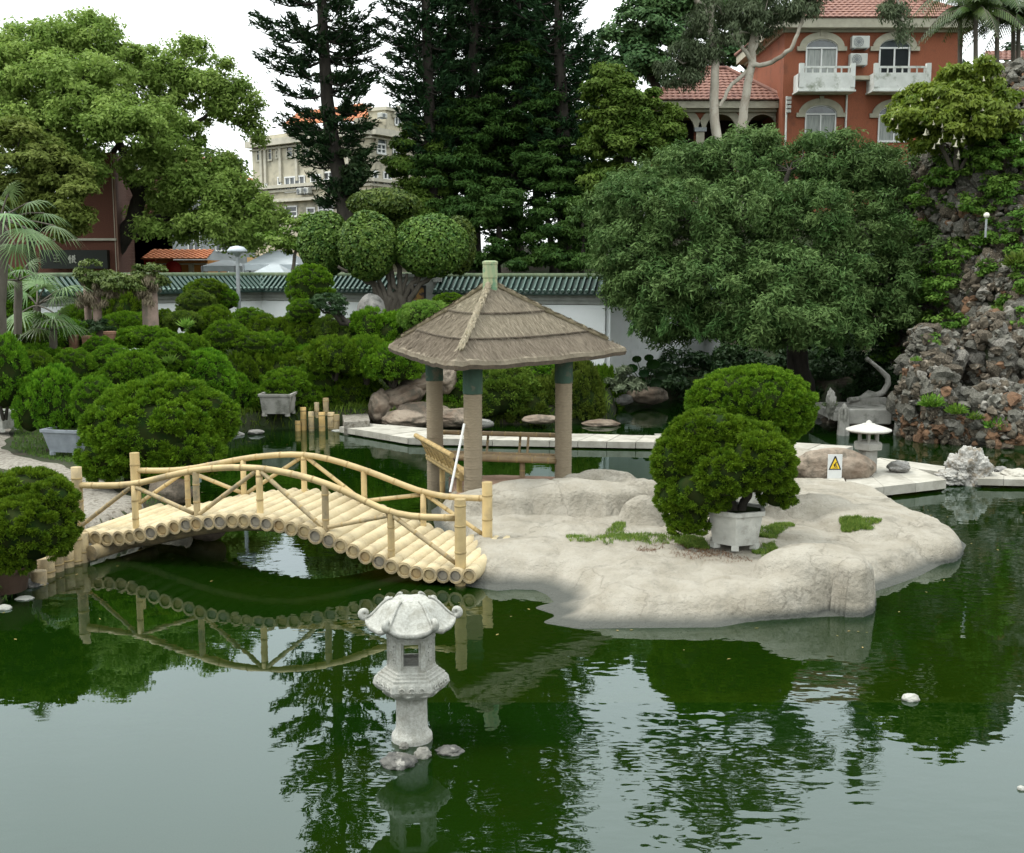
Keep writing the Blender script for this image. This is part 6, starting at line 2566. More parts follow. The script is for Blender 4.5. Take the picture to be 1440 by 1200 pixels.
tree('eucalyptus_tree', 'tall pale-trunked eucalyptus with hanging foliage in front of the brick house', cls, .40, 62000, .24, .05, EUC,
     [([pp(1012, 230), pp(1004, 150), pp(1006, 90), pp(996, 30), pp(975, -10), pp(960, -60)], .22, .10), ([pp(1025, 230), pp(1045, 165), pp(1055, 100), pp(1060, 50), pp(1050, 0), pp(1060, -80)], .22, .10),
      ([pp(998, 40), pp(1004, -20), pp(1010, -110)], .16, .06), ([pp(1054, 95), pp(1085, 88, -.5), pp(1112, 70, -1), pp(1124, 40, -1), pp(1140, 0, -1), pp(1165, -60, -.5)], .11, .05),
      ([pp(1056, 85), pp(1040, 62), pp(1030, 50)], .10, .05), ([pp(1058, 80), pp(1064, 50), pp(1063, 10)], .12, .06), ([pp(1050, 100), pp(1025, 125), pp(1012, 150)], .09, .07),
      ([pp(1140, 0, -1), pp(1200, -30, -1), pp(1255, -20, -1), pp(1270, 30, -1)], .08, .04)], BARKP, 68, droop=1.3, fill=.5, flat=.8, twr=.035, spread=.8)


# ---- layered conifers
def conifer(label, trunkpx, Y, r0, r1, ztop_px, spread_fn, seed, m, step=.62, nb=8, tuft=.62, ndl=26, group='tall dark conifers behind the garden wall', zmin_px=300, dens=1.0, gap=.15):
    rg_ = np.random.default_rng(seed)
    path = [PD(x, y, Y) for x, y in trunkpx]
    th = thing('conifer', label, 'tree', (path[0].x, Y, path[0].z), group)
    g = G()
    g.tube(path, taper(r0, r1, len(path) - 1), 10)
    g.build('trunk', BARK, th)
    zs_ = np.array([p.z for p in path])
    xs_ = np.array([p.x for p in path])
    z = PD(0, zmin_px, Y).z
    ztop = path[-1].z
    g = G()
    P_, A_, N_, T_ = [], [], [], []
    while z < ztop:
        cx = float(np.interp(z, zs_, xs_))
        py = 380 - (z - H_CAM) * FPX / Y
        R_ = spread_fn(py) * SCL(Y)
        n = nb + rg_.integers(-1, 2)
        a0 = rg_.uniform(0, 6.28)
        for k in range(n):
            if rg_.uniform() < gap:
                continue
            a = a0 + k * 2 * math.pi / n + rg_.uniform(-.25, .25)
            Lb = R_ * rg_.uniform(.55, 1.1)
            zz = z + rg_.uniform(-.25, .25)
            d = np.array([math.cos(a), math.sin(a), 0])
            tip = np.array([cx, Y, zz]) + d * Lb + np.array([0, 0, -.06 * Lb + rg_.uniform(-.2, .3)])
            st = np.array([cx, Y, zz + .1])
            pts = [st + (tip - st) * t_ + np.array([0, 0, -.22 * Lb * math.sin(math.pi * t_) * .5 + .10 * Lb * t_ ** 3]) for t_ in np.linspace(0, 1, 5)]
            g.tube([Vector(p_) for p_ in pts], taper(.05, .015, 4), 4, cap=False)
            nt_ = max(3, int(Lb / (tuft * .42) * dens))
            for q in range(nt_):
                t_ = .22 + .78 * (q + rg_.uniform(0, 1)) / nt_
                base_ = pts[0] + (pts[-1] - pts[0]) * t_ + np.array([0, 0, -.22 * Lb * math.sin(math.pi * t_) * .5 + .10 * Lb * t_ ** 3])
                sd = rg_.uniform(-1, 1)
                lat = np.array([-d[1], d[0], 0]) * sd
                base_ = base_ + lat * .33 * Lb * (1.15 - t_) * rg_.uniform(.3, 1)
                dr = nrm(d * .8 + lat * .6 + np.array([0, 0, rg_.uniform(.15, .6)]))
                k2 = ndl
                u = rg_.uniform(0, 1, k2)
                p = base_ + dr * (u * tuft)[:, None] + rg_.normal(size=(k2, 3)) * .075
                P_.append(p)
                A_.append(dr + rg_.normal(size=(k2, 3)) * .55)
                T_.append(np.clip(rg_.uniform(0, .4) + rg_.uniform(0, .6, k2) * u, 0, 1))
        z += step * rg_.uniform(.8, 1.2)
    meta(g.build('branches', BARK, th), kind='stuff')
    p, a_, t_ = np.concatenate(P_), np.concatenate(A_), np.concatenate(T_)
    leaves_obj('needles', leaf_quads(p, a_, rg_, .30, .075), t_, m, th)
    return th


conifer('leftmost tall dark conifer standing alone against the sky', [(492, 330), (485, 290), (478, 250), (466, 190), (460, 140), (455, 60), (452, 0), (450, -150), (448, -330)], 49, .42, .12, -330,
        lambda y: float(np.interp(y, [-330, -170, 0, 60, 120, 180, 240, 300], [34, 62, 82, 84, 78, 72, 52, 36])), 71, DARKCON, step=.74, nb=7, ndl=30, zmin_px=285, gap=.12)
conifer('dark conifer second from the left, trunk bare low down', [(612, 380), (608, 250), (602, 120), (598, 0), (596, -400)], 50, .36, .1, -400,
        lambda y: float(np.interp(y, [-400, -60, 40, 140, 190, 380], [40, 64, 66, 62, 40, 30])), 72, DARKCON, step=.75, zmin_px=225)
conifer('dark conifer third from the left in the dense clump', [(668, 400), (664, 250), (665, 100), (668, 0), (668, -390)], 51, .34, .1, -390,
        lambda y: float(np.interp(y, [-390, -60, 60, 200, 380], [36, 60, 66, 60, 40])), 73, DARKCON, step=.72, zmin_px=300)
conifer('dark conifer fourth from the left in the dense clump', [(728, 400), (727, 200), (727, 0), (727, -420)], 53, .32, .1, -420,
        lambda y: float(np.interp(y, [-420, -60, 60, 200, 380], [34, 58, 64, 60, 44])), 74, DARKCON, step=.72, zmin_px=330)
conifer('rightmost tall dark conifer with a straight visible trunk', [(796, 400), (792, 200), (787, 80), (785, 0), (783, -400)], 50, .36, .1, -400,
        lambda y: float(np.interp(y, [-400, -60, 60, 200, 380], [34, 52, 58, 60, 44])), 75, DARKCON, step=.72, zmin_px=300)
conifer('dark conifer deep behind, between the second and third trunks', [(632, 300), (634, 100), (634, -240)], 57, .3, .1, -240,
        lambda y: float(np.interp(y, [-240, -60, 60, 300], [30, 56, 64, 60])), 91, DARKCON, step=.8, zmin_px=260)
conifer('dark conifer deep behind, between the third and fourth trunks', [(698, 300), (698, 100), (698, -230)], 57.5, .3, .1, -230,
        lambda y: float(np.interp(y, [-230, -60, 60, 300], [30, 56, 64, 60])), 92, DARKCON, step=.8, zmin_px=260)
conifer('dark conifer deep behind, just left of the rightmost trunk', [(757, 300), (758, 100), (756, -240)], 57, .3, .1, -240,
        lambda y: float(np.interp(y, [-240, -60, 60, 300], [30, 52, 60, 60])), 93, DARKCON, step=.8, zmin_px=260)
# fuller lower trees filling the clump
Y = 47.5
cls = []
for px, py, rx, ry, dY in [(640, 250, 60, 44, 1), (720, 230, 60, 50, 2), (790, 250, 55, 50, 1), (690, 300, 66, 40, -1), (760, 320, 60, 42, -1), (820, 310, 40, 46, 0), (640, 320, 46, 40, 0), (720, 365, 70, 28, -2), (800, 365, 50, 24, -2),
                           (840, 340, 26, 40, 0), (690, 180, 44, 40, 3), (760, 170, 44, 44, 3), (730, 110, 40, 40, 3), (640, 180, 36, 40, 3)]:
    cls.append(C(px, py, rx, ry, Y + dY, 1.7))
tree('dense_conifer', 'dense dark green evergreen filling the clump low behind the white wall', cls, .45, 105000, .23, .07, MIDCON,
     [([pp(700, 400), pp(700, 350, 1), pp(705, 300, 3)], .2, .1), ([pp(780, 400), pp(775, 350, 1), pp(770, 300, 3)], .2, .1)], BARK, 76, fill=.4, flat=.4, twr=0, droop=.3, spread=.8)
Y = 50
cls = [C(585, 200, 26, 24, Y), C(572, 232, 26, 26, Y), C(600, 262, 34, 26, Y), C(620, 225, 24, 26, Y), C(590, 300, 40, 26, Y - 1)]
tree('broadleaf_tree', 'yellow-green young tree growing between the first two conifers', cls, .38, 22000, .19, .09, YGR, [([pp(595, 380), pp(592, 300), pp(590, 220)], .14, .06)], BARK, 77, twr=.03)
Y = 45
cls = [C(815, 330, 22, 40, Y), C(825, 365, 26, 26, Y), C(812, 295, 14, 26, Y)]
tree('small_conifer', 'bright feathery conifer just above the right end of the white wall', cls, .3, 8000, .20, .05, leafmat('feathery_green', (.03, .10, .015), (.08, .18, .03), .2), [([pp(820, 400), pp(818, 300)], .12, .05)], BARK, 78, twr=0, droop=-.6)
# ivy on the first conifer's trunk
cls = [C(497, 235, 17, 26, 48.6), C(490, 265, 18, 24, 48.6), C(505, 250, 14, 18, 48.5)]
V, tn, tw = crown_leaves(np.random.default_rng(79), cls, .3, 4200, .2, .1)
th = thing('climbing_vine', 'leafy climber wrapped low round the leftmost conifer trunk', 'climber', tuple(PD(490, 300, 48.6)))
leaves_obj('leaves', V, tn, DGR, th)

# ---- clipped cloud tree by the wall
Y = 37.5
topi = thing('topiary_tree', 'twisted ficus clipped into round green balls before the garden wall', 'tree', tuple(PD(550, 440, Y)))
balls = [((458, 343, 38, 44), 1.0), ((518, 346, 41, 47), -.5), ((606, 346, 52, 43), -.3), ((645, 345, 24, 40), .5), ((540, 287, 50, 21), .8), ((560, 330, 40, 30), 1.4)]
ct = pp(560, 400)
for k, ((px, py, rx, ry), dY) in enumerate(balls):
    q = PD(px, py, Y + dY)
    s = SCL(Y + dY)
    r_ = (rx * s, rx * s * .95, ry * s)
    rg_ = np.random.default_rng(80 + k)
    n = int(6500 * rx * ry / 1800)
    d = sph(rg_, n)
    lump = 1 + .035 * fnoise(d * 3.2, k) + .02 * fnoise(d * 8, k)
    p = np.array(q) + d * np.array(r_) * lump[:, None] * rg_.uniform(.95, 1.02, n)[:, None]
    ax = nrm(np.cross(d, rg_.normal(size=(n, 3)))) + d * .5
    V = leaf_quads(p, ax, rg_, .13, .075, nref=d + rg_.normal(size=(n, 3)) * .45)
    pad = leaves_obj('foliage_ball', V, np.clip(.5 + .35 * fnoise(d * 6, k + 3) + rg_.uniform(-.35, .35, n), 0, 1), FIC, topi)
    g = G()
    g.blob(tuple(q), tuple(x * .93 for x in r_), 3, .03, k)
    g.build('inner_twigs', JUNIN, pad)
g = G()
rg_ = np.random.default_rng(90)
for a, b, c, r0 in [((548, 448), (535, 415), (518, 380), .15), ((550, 448), (540, 410), (520, 375), .12), ((556, 448), (548, 405), (540, 350), .15), ((560, 448), (575, 405), (600, 375), .15), ((563, 448), (590, 400), (628, 372), .12),
                    ((552, 448), (530, 400), (475, 375), .12), ((558, 448), (562, 400), (555, 330), .13), ((545, 446), (525, 400), (505, 372), .1), ((566, 446), (580, 415), (585, 380), .1), ((556, 446), (552, 390), (545, 310), .12),
                    ((540, 448), (530, 425), (522, 395), .11), ((553, 446), (565, 420), (572, 385), .12)]:
    g.tube(wob(pp(*a), pp(*b), rg_, 5, .2) + wob(pp(*b), pp(*c), rg_, 5, .2)[1:], taper(r0, .05, 10), 7)
for k in range(7):
    g.tube(wob(pp(535 + k * 6, 452), pp(547 + k * 2, 412), rg_, 4, .15), taper(.16, .12, 4), 7)
g.build('trunk', BARKG, topi)
rock('boulder', 'rounded grey-brown boulder at the foot of the twisted clipped tree', 522, 438, 36.6, (.46, .4, .58), 92, GREYROCK, .08, .8, .01)

# ---- palms
def fan_frond(c, dr, L_, nseg, rg_, P_, sag=.5):
    """leaflets of a fan leaf as tapering strips"""
    dr = np.array(dr, float)
    dr /= np.linalg.norm(dr)
    side = nrm(np.cross(dr, [0, 0, 1]) + 1e-6)
    upv = np.cross(side, dr)
    out = []
    for k in range(nseg):
        a = (k / (nseg - 1) - .5) * math.radians(230)
        d = dr * math.cos(a) + side * math.sin(a)
        l_ = L_ * rg_.uniform(.85, 1.05) * (1 - .12 * abs(a))
        wv = nrm(np.cross(d, upv))
        w_ = L_ * .05
        pts = []
        for t_ in (0.02, .35, .7, 1.0):
            p = c + d * l_ * t_ - np.array([0, 0, 1]) * sag * l_ * t_ ** 2.4
            ww = w_ * {0.02: .35, .35: 1, .7: .8, 1.0: .08}[t_]
            pts.append((p - wv * ww * .5, p + wv * ww * .5))
        for i in range(3):
            P_.append([pts[i][0], pts[i][1], pts[i + 1][1], pts[i + 1][0]])


def fan_palm(label, crown, Y, fronds, L_, m, seed, base_py, r=.12):
    rg_ = np.random.default_rng(seed)
    c = PD(*crown, Y)
    b = PD(crown[0], base_py, Y)
    th = thing('fan_palm', label, 'palm', (b.x, b.y, b.z), 'fan palms at the left edge of the garden')
    g = G()
    g.tube(wob(b, c, rg_, 4, .03), r, 8)
    g.build('trunk', BARKG, th)
    for k, (tx, ty, dY) in enumerate(fronds):
        t_ = PD(tx, ty, Y + dY)
        P_ = []
        d = np.array(t_) - np.array(c)
        fan_frond(np.array(t_), d + np.array([0, 0, -.2 * np.linalg.norm(d)]), L_ * rg_.uniform(.85, 1.1), 22, rg_, P_)
        V = np.array(P_)
        fr_ = leaves_obj('frond', V, np.repeat(rg_.uniform(.1, .9), len(V)) * .5 + rg_.uniform(0, .5, len(V)), m, th)
        g = G()
        g.tube(wob(c, t_, rg_, 3, .03, sag=.05), [.025, .022, .02, .018], 5)
        g.build('stalk', BARKG, fr_)


fan_palm('tall fan palm with pale fronds cut by the left photo edge', (0, 310), 27, [(12, 272, 0), (40, 285, .3), (55, 330, -.3), (22, 345, -.8), (-15, 280, .4), (78, 318, 0), (62, 300, .8), (-30, 330, 0), (10, 300, -.9), (35, 322, -1)], .84, PALMM, 101, 470, .16)
fan_palm('low fan palm against the white wall under the tall one', (52, 430), 30, [(62, 405, -.3), (38, 415, 0), (78, 418, .2), (30, 440, -.5), (75, 440, -.5), (52, 400, .4), (90, 405, 0)], .85, PALMM, 102, 480, .1)
fan_palm('shadowed fan palm among shrubs left of the vine pillars', (75, 465), 29.5, [(60, 445, -.3), (85, 440, 0), (95, 458, .2), (55, 462, -.4), (75, 450, -.6)], .8, PALMD, 103, 490, .1)
fan_palm('small pale fan palm at the left edge below the tall one', (25, 395), 28.5, [(12, 375, 0), (40, 372, .2), (55, 385, -.2), (8, 395, -.4), (30, 380, -.6)], .6, PALMM, 104, 470, .1)


def feather_palm(label, crown, Y, n, L_, m, seed, base_py):
    rg_ = np.random.default_rng(seed)
    c = np.array(PD(*crown, Y))
    b = PD(crown[0], base_py, Y)
    th = thing('feather_palm', label, 'palm', (b.x, b.y, b.z), 'feather palms beside the brick house')
    g = G()
    g.tube([b, Vector(c)], [.12, .09], 8)
    g.build('trunk', BARKG, th)
    for k in range(n):
        a = k * 2.4 + rg_.uniform(-.2, .2)
        el = rg_.uniform(.2, 1.3)
        d = np.array([math.cos(a) * math.cos(el), math.sin(a) * math.cos(el), math.sin(el)])
        l_ = L_ * rg_.uniform(.8, 1.15)
        pts = [c + d * l_ * t_ - np.array([0, 0, 1]) * l_ * .85 * t_ ** 2.2 * math.cos(el) ** .3 for t_ in np.linspace(0, 1, 9)]
        P_ = []
        for i in range(1, 9):
            for j in range(3):
                p = pts[i - 1] + (pts[i] - pts[i - 1]) * j / 3
                tg = nrm(pts[i] - pts[i - 1])
                for sd in (-1, 1):
                    sv = nrm(np.cross(tg, [0, 0, 1])) * sd
                    ld = nrm(sv + tg * .5 - np.array([0, 0, .75]))
                    ll = l_ * .28 * math.sin(math.pi * min(1, (i + .5) / 9) * .9 + .15)
                    wv = tg * .035
                    P_.append([p - wv, p + wv, p + ld * ll + wv * .3, p + ld * ll - wv * .3])
        V = np.array(P_)
        fr_ = leaves_obj('frond', V, rg_.uniform(0, .6, len(V)) + rg_.uniform(0, .4), m, th)
        g = G()
        g.tube([Vector(p_) for p_ in pts], taper(.03, .008, 8), 4)
        g.build('stalk', BARKG, fr_)


for k, (cx, cy, lb) in enumerate([(1372, 18, 'leftmost drooping feather palm right of the brick house front'), (1402, 5, 'middle feather palm high at the top right corner'), (1432, 30, 'feather palm at the right photo edge above the shrub'),
                                  (1350, -12, 'feather palm leaning over the brick house roof corner'), (1425, -30, 'tallest feather palm beyond the top right corner')]):
    feather_palm(lb, (cx, cy), 50 + k * .7, 24, 2.3, PALMD, 110 + k, 150)

# ---- angel's trumpet shrub with hanging white flowers
Y = 34.2
cls = [C(px, py, rx, ry, Y + d, 1.1) for px, py, rx, ry, d in [(1345, 130, 40, 32, 0), (1300, 150, 34, 30, 0), (1385, 150, 44, 34, 0), (1340, 175, 60, 32, -.6), (1400, 180, 34, 32, -.3), (1280, 175, 24, 24, 0), (1365, 105, 26, 18, .3), (1330, 200, 40, 18, -.3), (1370, 165, 50, 34, -.2), (1310, 165, 40, 34, -.3), (1345, 150, 50, 34, -.4), (1275, 165, 24, 16, 0)]]
tr = tree('flowering_shrub', 'bright lime shrub with hanging white trumpet flowers on top of the rockery', cls, .26, 52000, .19, .075, leafmat('trumpet_leaf', (.09, .19, .014), (.24, .34, .045), .4),
          [([pp(1345, 240), pp(1345, 190), pp(1340, 150)], .09, .04), ([pp(1350, 240), pp(1380, 180)], .07, .04), ([pp(1340, 240), pp(1300, 170)], .07, .04)], BARKG, 120, droop=.8, twr=.02, cat='shrub')
FLW = mat('flower_white', (.72, .68, .52), rough=.6)
rg_ = np.random.default_rng(121)
g = G()
g.lathe([(.012, .0), (.02, -.06), (.032, -.15), (.075, -.20), (.07, -.205)], 7)
_o = g.build('flower', FLW, None, False)
FM = _o.data
bpy.data.objects.remove(_o)
for k in range(64):
    c, r_ = cls[rg_.integers(0, len(cls))]
    d = sph(rg_, 1)[0]
    if d[1] > .1:
        d[1] = -d[1]
    q = np.array(c) + d * np.array(r_) * .98
    o = bpy.data.objects.new('flower', FM)
    COL.objects.link(o)
    o.parent = tr
    o.location = Vector(q) - tr.location
    o.rotation_euler = (rg_.uniform(-.3, .3), rg_.uniform(-.3, .3), 0)
    o.scale = [rg_.uniform(.55, .95)] * 3

# distant wood closing the view on the hill
rg_ = np.random.default_rng(130)
cls = []
for i in range(34):
    px = -500 + i * 75 + rg_.uniform(-20, 20)
    Y = 105 + rg_.uniform(-6, 10)
    hpx = 250 if px < 600 else (130 if px > 1300 else 170)
    cls.append(C(px, hpx + rg_.uniform(-15, 25) + (25 if 300 < px < 600 else 0), 55, 60, Y))
    cls.append(C(px + 30, hpx + 70, 60, 60, Y))
V, tn, tw = crown_leaves(rg_, cls, 1.5, 26000, .9, .45)
meta(leaves_obj('distant_wood', V, tn, leafmat('wood_far', (.03, .065, .035), (.07, .11, .06), .2)), kind='stuff')
# ------------------------------------------------------------------ rockery
RK = [mat('rockery_grey', (.145, .138, .115), (.070, .068, .055), 7, .92, .04, 14, c3=(.25, .245, .215), s3=8, f3=(.56, .64)),
      mat('rockery_brown', (.115, .095, .068), (.055, .046, .034), 7, .92, .04, 14, c3=(.26, .22, .17), s3=6, f3=(.55, .64)),
      mat('rockery_pale', (.27, .255, .225), (.15, .14, .12), 7, .92, .04, 14, c3=(.08, .075, .06), s3=6, f3=(.52, .6)),
      mat('rockery_rust', (.20, .115, .065), (.11, .065, .04), 7, .92, .04, 14)]
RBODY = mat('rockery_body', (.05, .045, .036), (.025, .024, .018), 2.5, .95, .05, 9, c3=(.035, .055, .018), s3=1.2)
rk = thing('rockery', 'tall rugged rockery of stacked grey and brown stones at the right bank', 'rockery', tuple(PD(1400, 630, 31)))
BL = [(1300, 560, 36, 66, 30.6, 1.2), (1328, 598, 50, 34, 30.2, 1.0), (1395, 590, 62, 50, 29.9, 1.2), (1292, 492, 16, 34, 30.8, .6), (1322, 500, 26, 32, 31.2, .8), (1388, 500, 34, 60, 31.4, 1.0), (1345, 548, 30, 18, 31.8, .8),
      (1430, 520, 46, 90, 31.5, 1.3), (1470, 460, 60, 130, 32.5, 1.6), (1395, 420, 44, 60, 33.3, 1.2), (1350, 430, 28, 60, 34.2, 1.2), (1420, 340, 48, 80, 34.0, 1.4), (1360, 330, 40, 60, 35.0, 1.4), (1325, 285, 36, 50, 36, 1.5),
      (1440, 250, 50, 70, 34.6, 1.5), (1385, 250, 40, 50, 35.2, 1.5), (1300, 380, 40, 70, 36.5, 1.6), (1340, 240, 50, 40, 36.2, 1.4), (1280, 300, 34, 60, 38, 1.6), (1500, 330, 60, 160, 34.5, 2), (1420, 180, 40, 50, 35.2, 1.2),
      (1370, 470, 30, 24, 32.8, .8), (1285, 455, 44, 60, 37.2, 1.4), (1560, 520, 80, 120, 33, 2), (1440, 602, 60, 36, 29.3, .9), (1400, 618, 40, 16, 29.2, .6), (1500, 606, 60, 44, 28.8, 1.0), (1425, 130, 30, 36, 36, 1.2)]
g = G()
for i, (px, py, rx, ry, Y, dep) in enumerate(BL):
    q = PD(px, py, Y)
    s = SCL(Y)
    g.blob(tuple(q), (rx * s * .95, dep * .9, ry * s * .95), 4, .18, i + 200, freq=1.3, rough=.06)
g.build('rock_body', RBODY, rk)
SV = []
for k in range(7):
    v, f = ico(1)
    rr_ = np.random.default_rng(300 + k)
    p = v * (1 + .25 * fnoise(v * 1.6 + k * 9, k) + .27 * rr_.uniform(-1, 1, len(v)))[:, None]
    row = []
    for mm_ in RK:
        g = G()
        g.add(p.tolist(), f, 0, False)
        o = g.build('stone', mm_, None, False)
        row.append(o.data)
        bpy.data.objects.remove(o)
    SV.append((p, f, row))
rg_ = np.random.default_rng(301)
cand = []
for i, (px, py, rx, ry, Y, dep) in enumerate(BL):
    q = np.array(PD(px, py, Y))
    s = SCL(Y)
    r_ = np.array((rx * s, dep, ry * s))
    n = int(420 * rx * ry / 1500)
    d = sph(rg_, n)
    d = d[d[:, 1] < .25]
    pts = q + d * r_ * rg_.uniform(.93, 1.06, len(d))[:, None]
    keep = np.ones(len(d), bool)
    for j, (px2, py2, rx2, ry2, Y2, dep2) in enumerate(BL):
        if j != i:
            q2 = np.array(PD(px2, py2, Y2))
            u = (pts - q2) / (np.array((rx2 * SCL(Y2), dep2, ry2 * SCL(Y2))) * .95)
            keep &= (u * u).sum(1) > .8
    keep &= pts[:, 2] > -.15
    for p in pts[keep]:
        px_ = 720 + p[0] / p[1] * FPX
        cand.append((p, px_, i))
# near the water edge larger rust-coloured stones
sizes = [(rg_.uniform(.06, .13) if rg_.uniform() < .82 else rg_.uniform(.13, .24)) for _ in cand]
order = sorted(range(len(cand)), key=lambda k: -(sizes[k] / cand[k][0][1]) * (1 if cand[k][1] < 1445 else .01))
NP = 285
gg = [G() for _ in RK]
for n_, k in enumerate(order):
    p, px_, bi = cand[k]
    sz = sizes[k]
    hgt = p[2]
    wts = [.42, .40, .14, .04] if hgt > .8 else [.25, .35, .1, .3]
    if bi in (11, 14, 20, 9): wts = [.4, .45, .1, .05]
    mi = int(rg_.choice(4, p=wts))
    vi = int(rg_.integers(0, 7))
    rot = Matrix.Rotation(rg_.uniform(0, 6.28), 3, 'Z') @ Matrix.Rotation(rg_.uniform(-.6, .6), 3, 'X')
    scl = (sz * rg_.uniform(.7, 1.5), sz * rg_.uniform(.7, 1.2), sz * rg_.uniform(.5, 1.3))
    if n_ < NP:
        o = bpy.data.objects.new('stone', SV[vi][2][mi])
        COL.objects.link(o)
        o.parent = rk
        o.location = Vector(p) - rk.location
        o.rotation_euler = rot.to_euler()
        o.scale = scl
    else:
        pts = (np.array(SV[vi][0]) * np.array(scl)) @ np.array(rot).T + p
        gg[mi].add(pts.tolist(), SV[vi][1], 0, False)
for k, g_ in enumerate(gg):
    if g_.v:
        meta(g_.build('small_stones', RK[k], rk), kind='stuff')
print('rockery stones', len(cand))

# moss, ferns and climbers on the rockery
FERN = leafmat('fern_green', (.07, .18, .015), (.18, .30, .04), .35)
cls = [C(px, py, rx, ry, Y) for px, py, rx, ry, Y in [(1425, 250, 34, 50, 33.2), (1435, 370, 26, 26, 32.4), (1400, 460, 16, 30, 32.2), (1345, 370, 26, 30, 34), (1330, 240, 30, 26, 35), (1420, 200, 26, 26, 34), (1290, 400, 26, 40, 35.3), (1395, 330, 14, 26, 33),
                                                  (1240, 440, 40, 40, 36.8), (1300, 330, 20, 40, 35.6), (1360, 410, 22, 22, 33.2), (1375, 290, 22, 24, 33.6), (1320, 440, 16, 30, 33.4), (1435, 320, 20, 30, 32.6), (1345, 455, 20, 12, 32.4), (1310, 480, 14, 10, 30.4), (1420, 430, 18, 14, 31.9), (1385, 380, 14, 20, 32.4), (1350, 250, 40, 20, 34.4), (1400, 230, 30, 20, 33.6), (1305, 280, 24, 30, 35), (1365, 350, 16, 20, 33.4), (1440, 450, 14, 20, 30.8), (1290, 440, 20, 30, 35), (1270, 380, 20, 40, 36), (1415, 280, 24, 40, 33.2), (1438, 400, 18, 40, 31.6), (1310, 420, 22, 26, 34.2), (1250, 500, 24, 40, 36.4), (1330, 395, 20, 30, 33.4), (1380, 215, 30, 16, 34), (1355, 300, 20, 24, 34.2), (1412, 350, 16, 20, 32.6)]]
V, tn, tw = crown_leaves(np.random.default_rng(310), cls, .2, 44000, .12, .06, dens=.9)
meta(leaves_obj('creeper', V, tn, YGR), kind='stuff')
for k, (px, py, rx, Y, lb, m_) in enumerate([(1310, 572, 20, 29.2, 'bright lime fern beside the grey bridge end post', FERN), (1345, 582, 17, 29.0, 'green fern on the rust stones below the rockery hollow', FERN), (1372, 590, 13, 28.9, 'small bright fern just right of the rockery hollow', FERN),
                                             (1405, 604, 24, 28.8, 'leafy plant with a red flower at the waterline of the rockery', FERN), (1168, 572, 12, 31.5, 'dark green plant beside the left grey bridge pillar', PALMD), (1432, 375, 24, 31.6, 'bright bush high at the right photo edge of the rockery', LIME),
                                             (1400, 445, 16, 31.4, 'yellowish fern clump midway up the rockery', YGR), (1288, 508, 9, 29.9, 'tiny fern on the low rockery spire', FERN)]):
    c = PD(px, py, Y)
    rg_ = np.random.default_rng(320 + k)
    n = int(rx * 18)
    d = sph(rg_, n)
    d[:, 2] = np.abs(d[:, 2]) + .15
    s = rx * SCL(Y)
    p = np.array(c) + d * s * rg_.uniform(.2, 1, n)[:, None] * np.array([1, .7, .75])
    V = leaf_quads(p, d + rg_.normal(size=(n, 3)) * .25, rg_, s * .45, s * .12)
    th = thing('fern', lb, 'fern' if 'fern' in lb else 'plant', tuple(c))
    leaves_obj('leaves', V, rg_.uniform(0, 1, n), m_, th)
    g = G()
    for _ in range(5):
        e = d[rg_.integers(0, n)]
        g.tube([tuple(np.array(c) - np.array([0, 0, .1])), tuple(np.array(c) + e * s * .7)], .012, 4)
    g.build('stems', BARKG, th)

# ---- grey cement bridge shaped like roots at the foot of the rockery
gb = thing('root_bridge', 'grey cement bridge with root-shaped pillars and curling rail below the rockery', 'bridge', tuple(P(1225, 612, 0)))
Yb = P(1225, 612, 0).y
pb = lambda x, y, d=0: PD(x, y, Yb + d)
g = G()
a, b = pb(1196, 580, .05), pb(1258, 580, .05)
g.box(((a.x + b.x) / 2, Yb + .35, (pb(1225, 576).z + pb(1225, 600).z) / 2), (b.x - a.x, .22, pb(1225, 576).z - pb(1225, 598).z), 0, bev=.03)
g.build('parapet', CONC, gb)
for x0, x1, yt, yb in ((1179, 1193, 567, 606), (1258, 1279, 568, 616)):
    a, b = pb(x0, yb), pb(x1, yb)
    w2 = (b.x - a.x) / 2
    zt_ = pb(x0, yt).z
    g = G()
    prof = [(w2 * 1.1, -.6), (w2 * 1.15, .1), (w2 * .95, zt_ * .4), (w2 * .8, zt_ * .7), (w2 * .45, zt_ * .93), (w2 * .1, zt_)]
    g.lathe(prof, 10, ((a.x + b.x) / 2, Yb, 0), .3, 0, False)
    for k in range(7):
        an = k * .9
        g.tube([((a.x + b.x) / 2 + w2 * math.cos(an), Yb + w2 * math.sin(an), -.2), ((a.x + b.x) / 2 + w2 * .7 * math.cos(an + .3), Yb + w2 * .7 * math.sin(an + .3), zt_ * .85)], .05, 5)
    g.build('pillar', CONC, gb)
g = G()
g.box((pb(1228, 570).x, Yb + 1.6, pb(1228, 573).z - .3), (pb(1285, 570).x - pb(1185, 570).x, 2.6, .22))
g.build('deck', CONC, gb)
g = G()
g.tube([pb(1193, 563, 2.2), pb(1210, 561, 2.4), pb(1222, 556, 2.5), pb(1232, 557, 2.6), pb(1242, 552, 2.6), pb(1249, 540, 2.6), pb(1248, 530, 2.6), pb(1238, 520, 2.6), pb(1226, 510, 2.6), pb(1218, 504, 2.6)], [.07, .08, .16, .12, .1, .09, .09, .07, .06, .07], 7)
g.build('curling_rail', CONC, gb)
g = G()
pa_, pb2 = pb(1195, 572, 2.4), pb(1245, 572, 2.4)
g.box(((pa_.x + pb2.x) / 2, Yb + 2.4, (pb(1, 558, 2.4).z + pb(1, 574, 2.4).z) / 2), (pb2.x - pa_.x, .16, pb(1, 560, 2.4).z - pb(1, 574, 2.4).z), 0)
g.build('back_parapet', CONC, gb)
g = G()
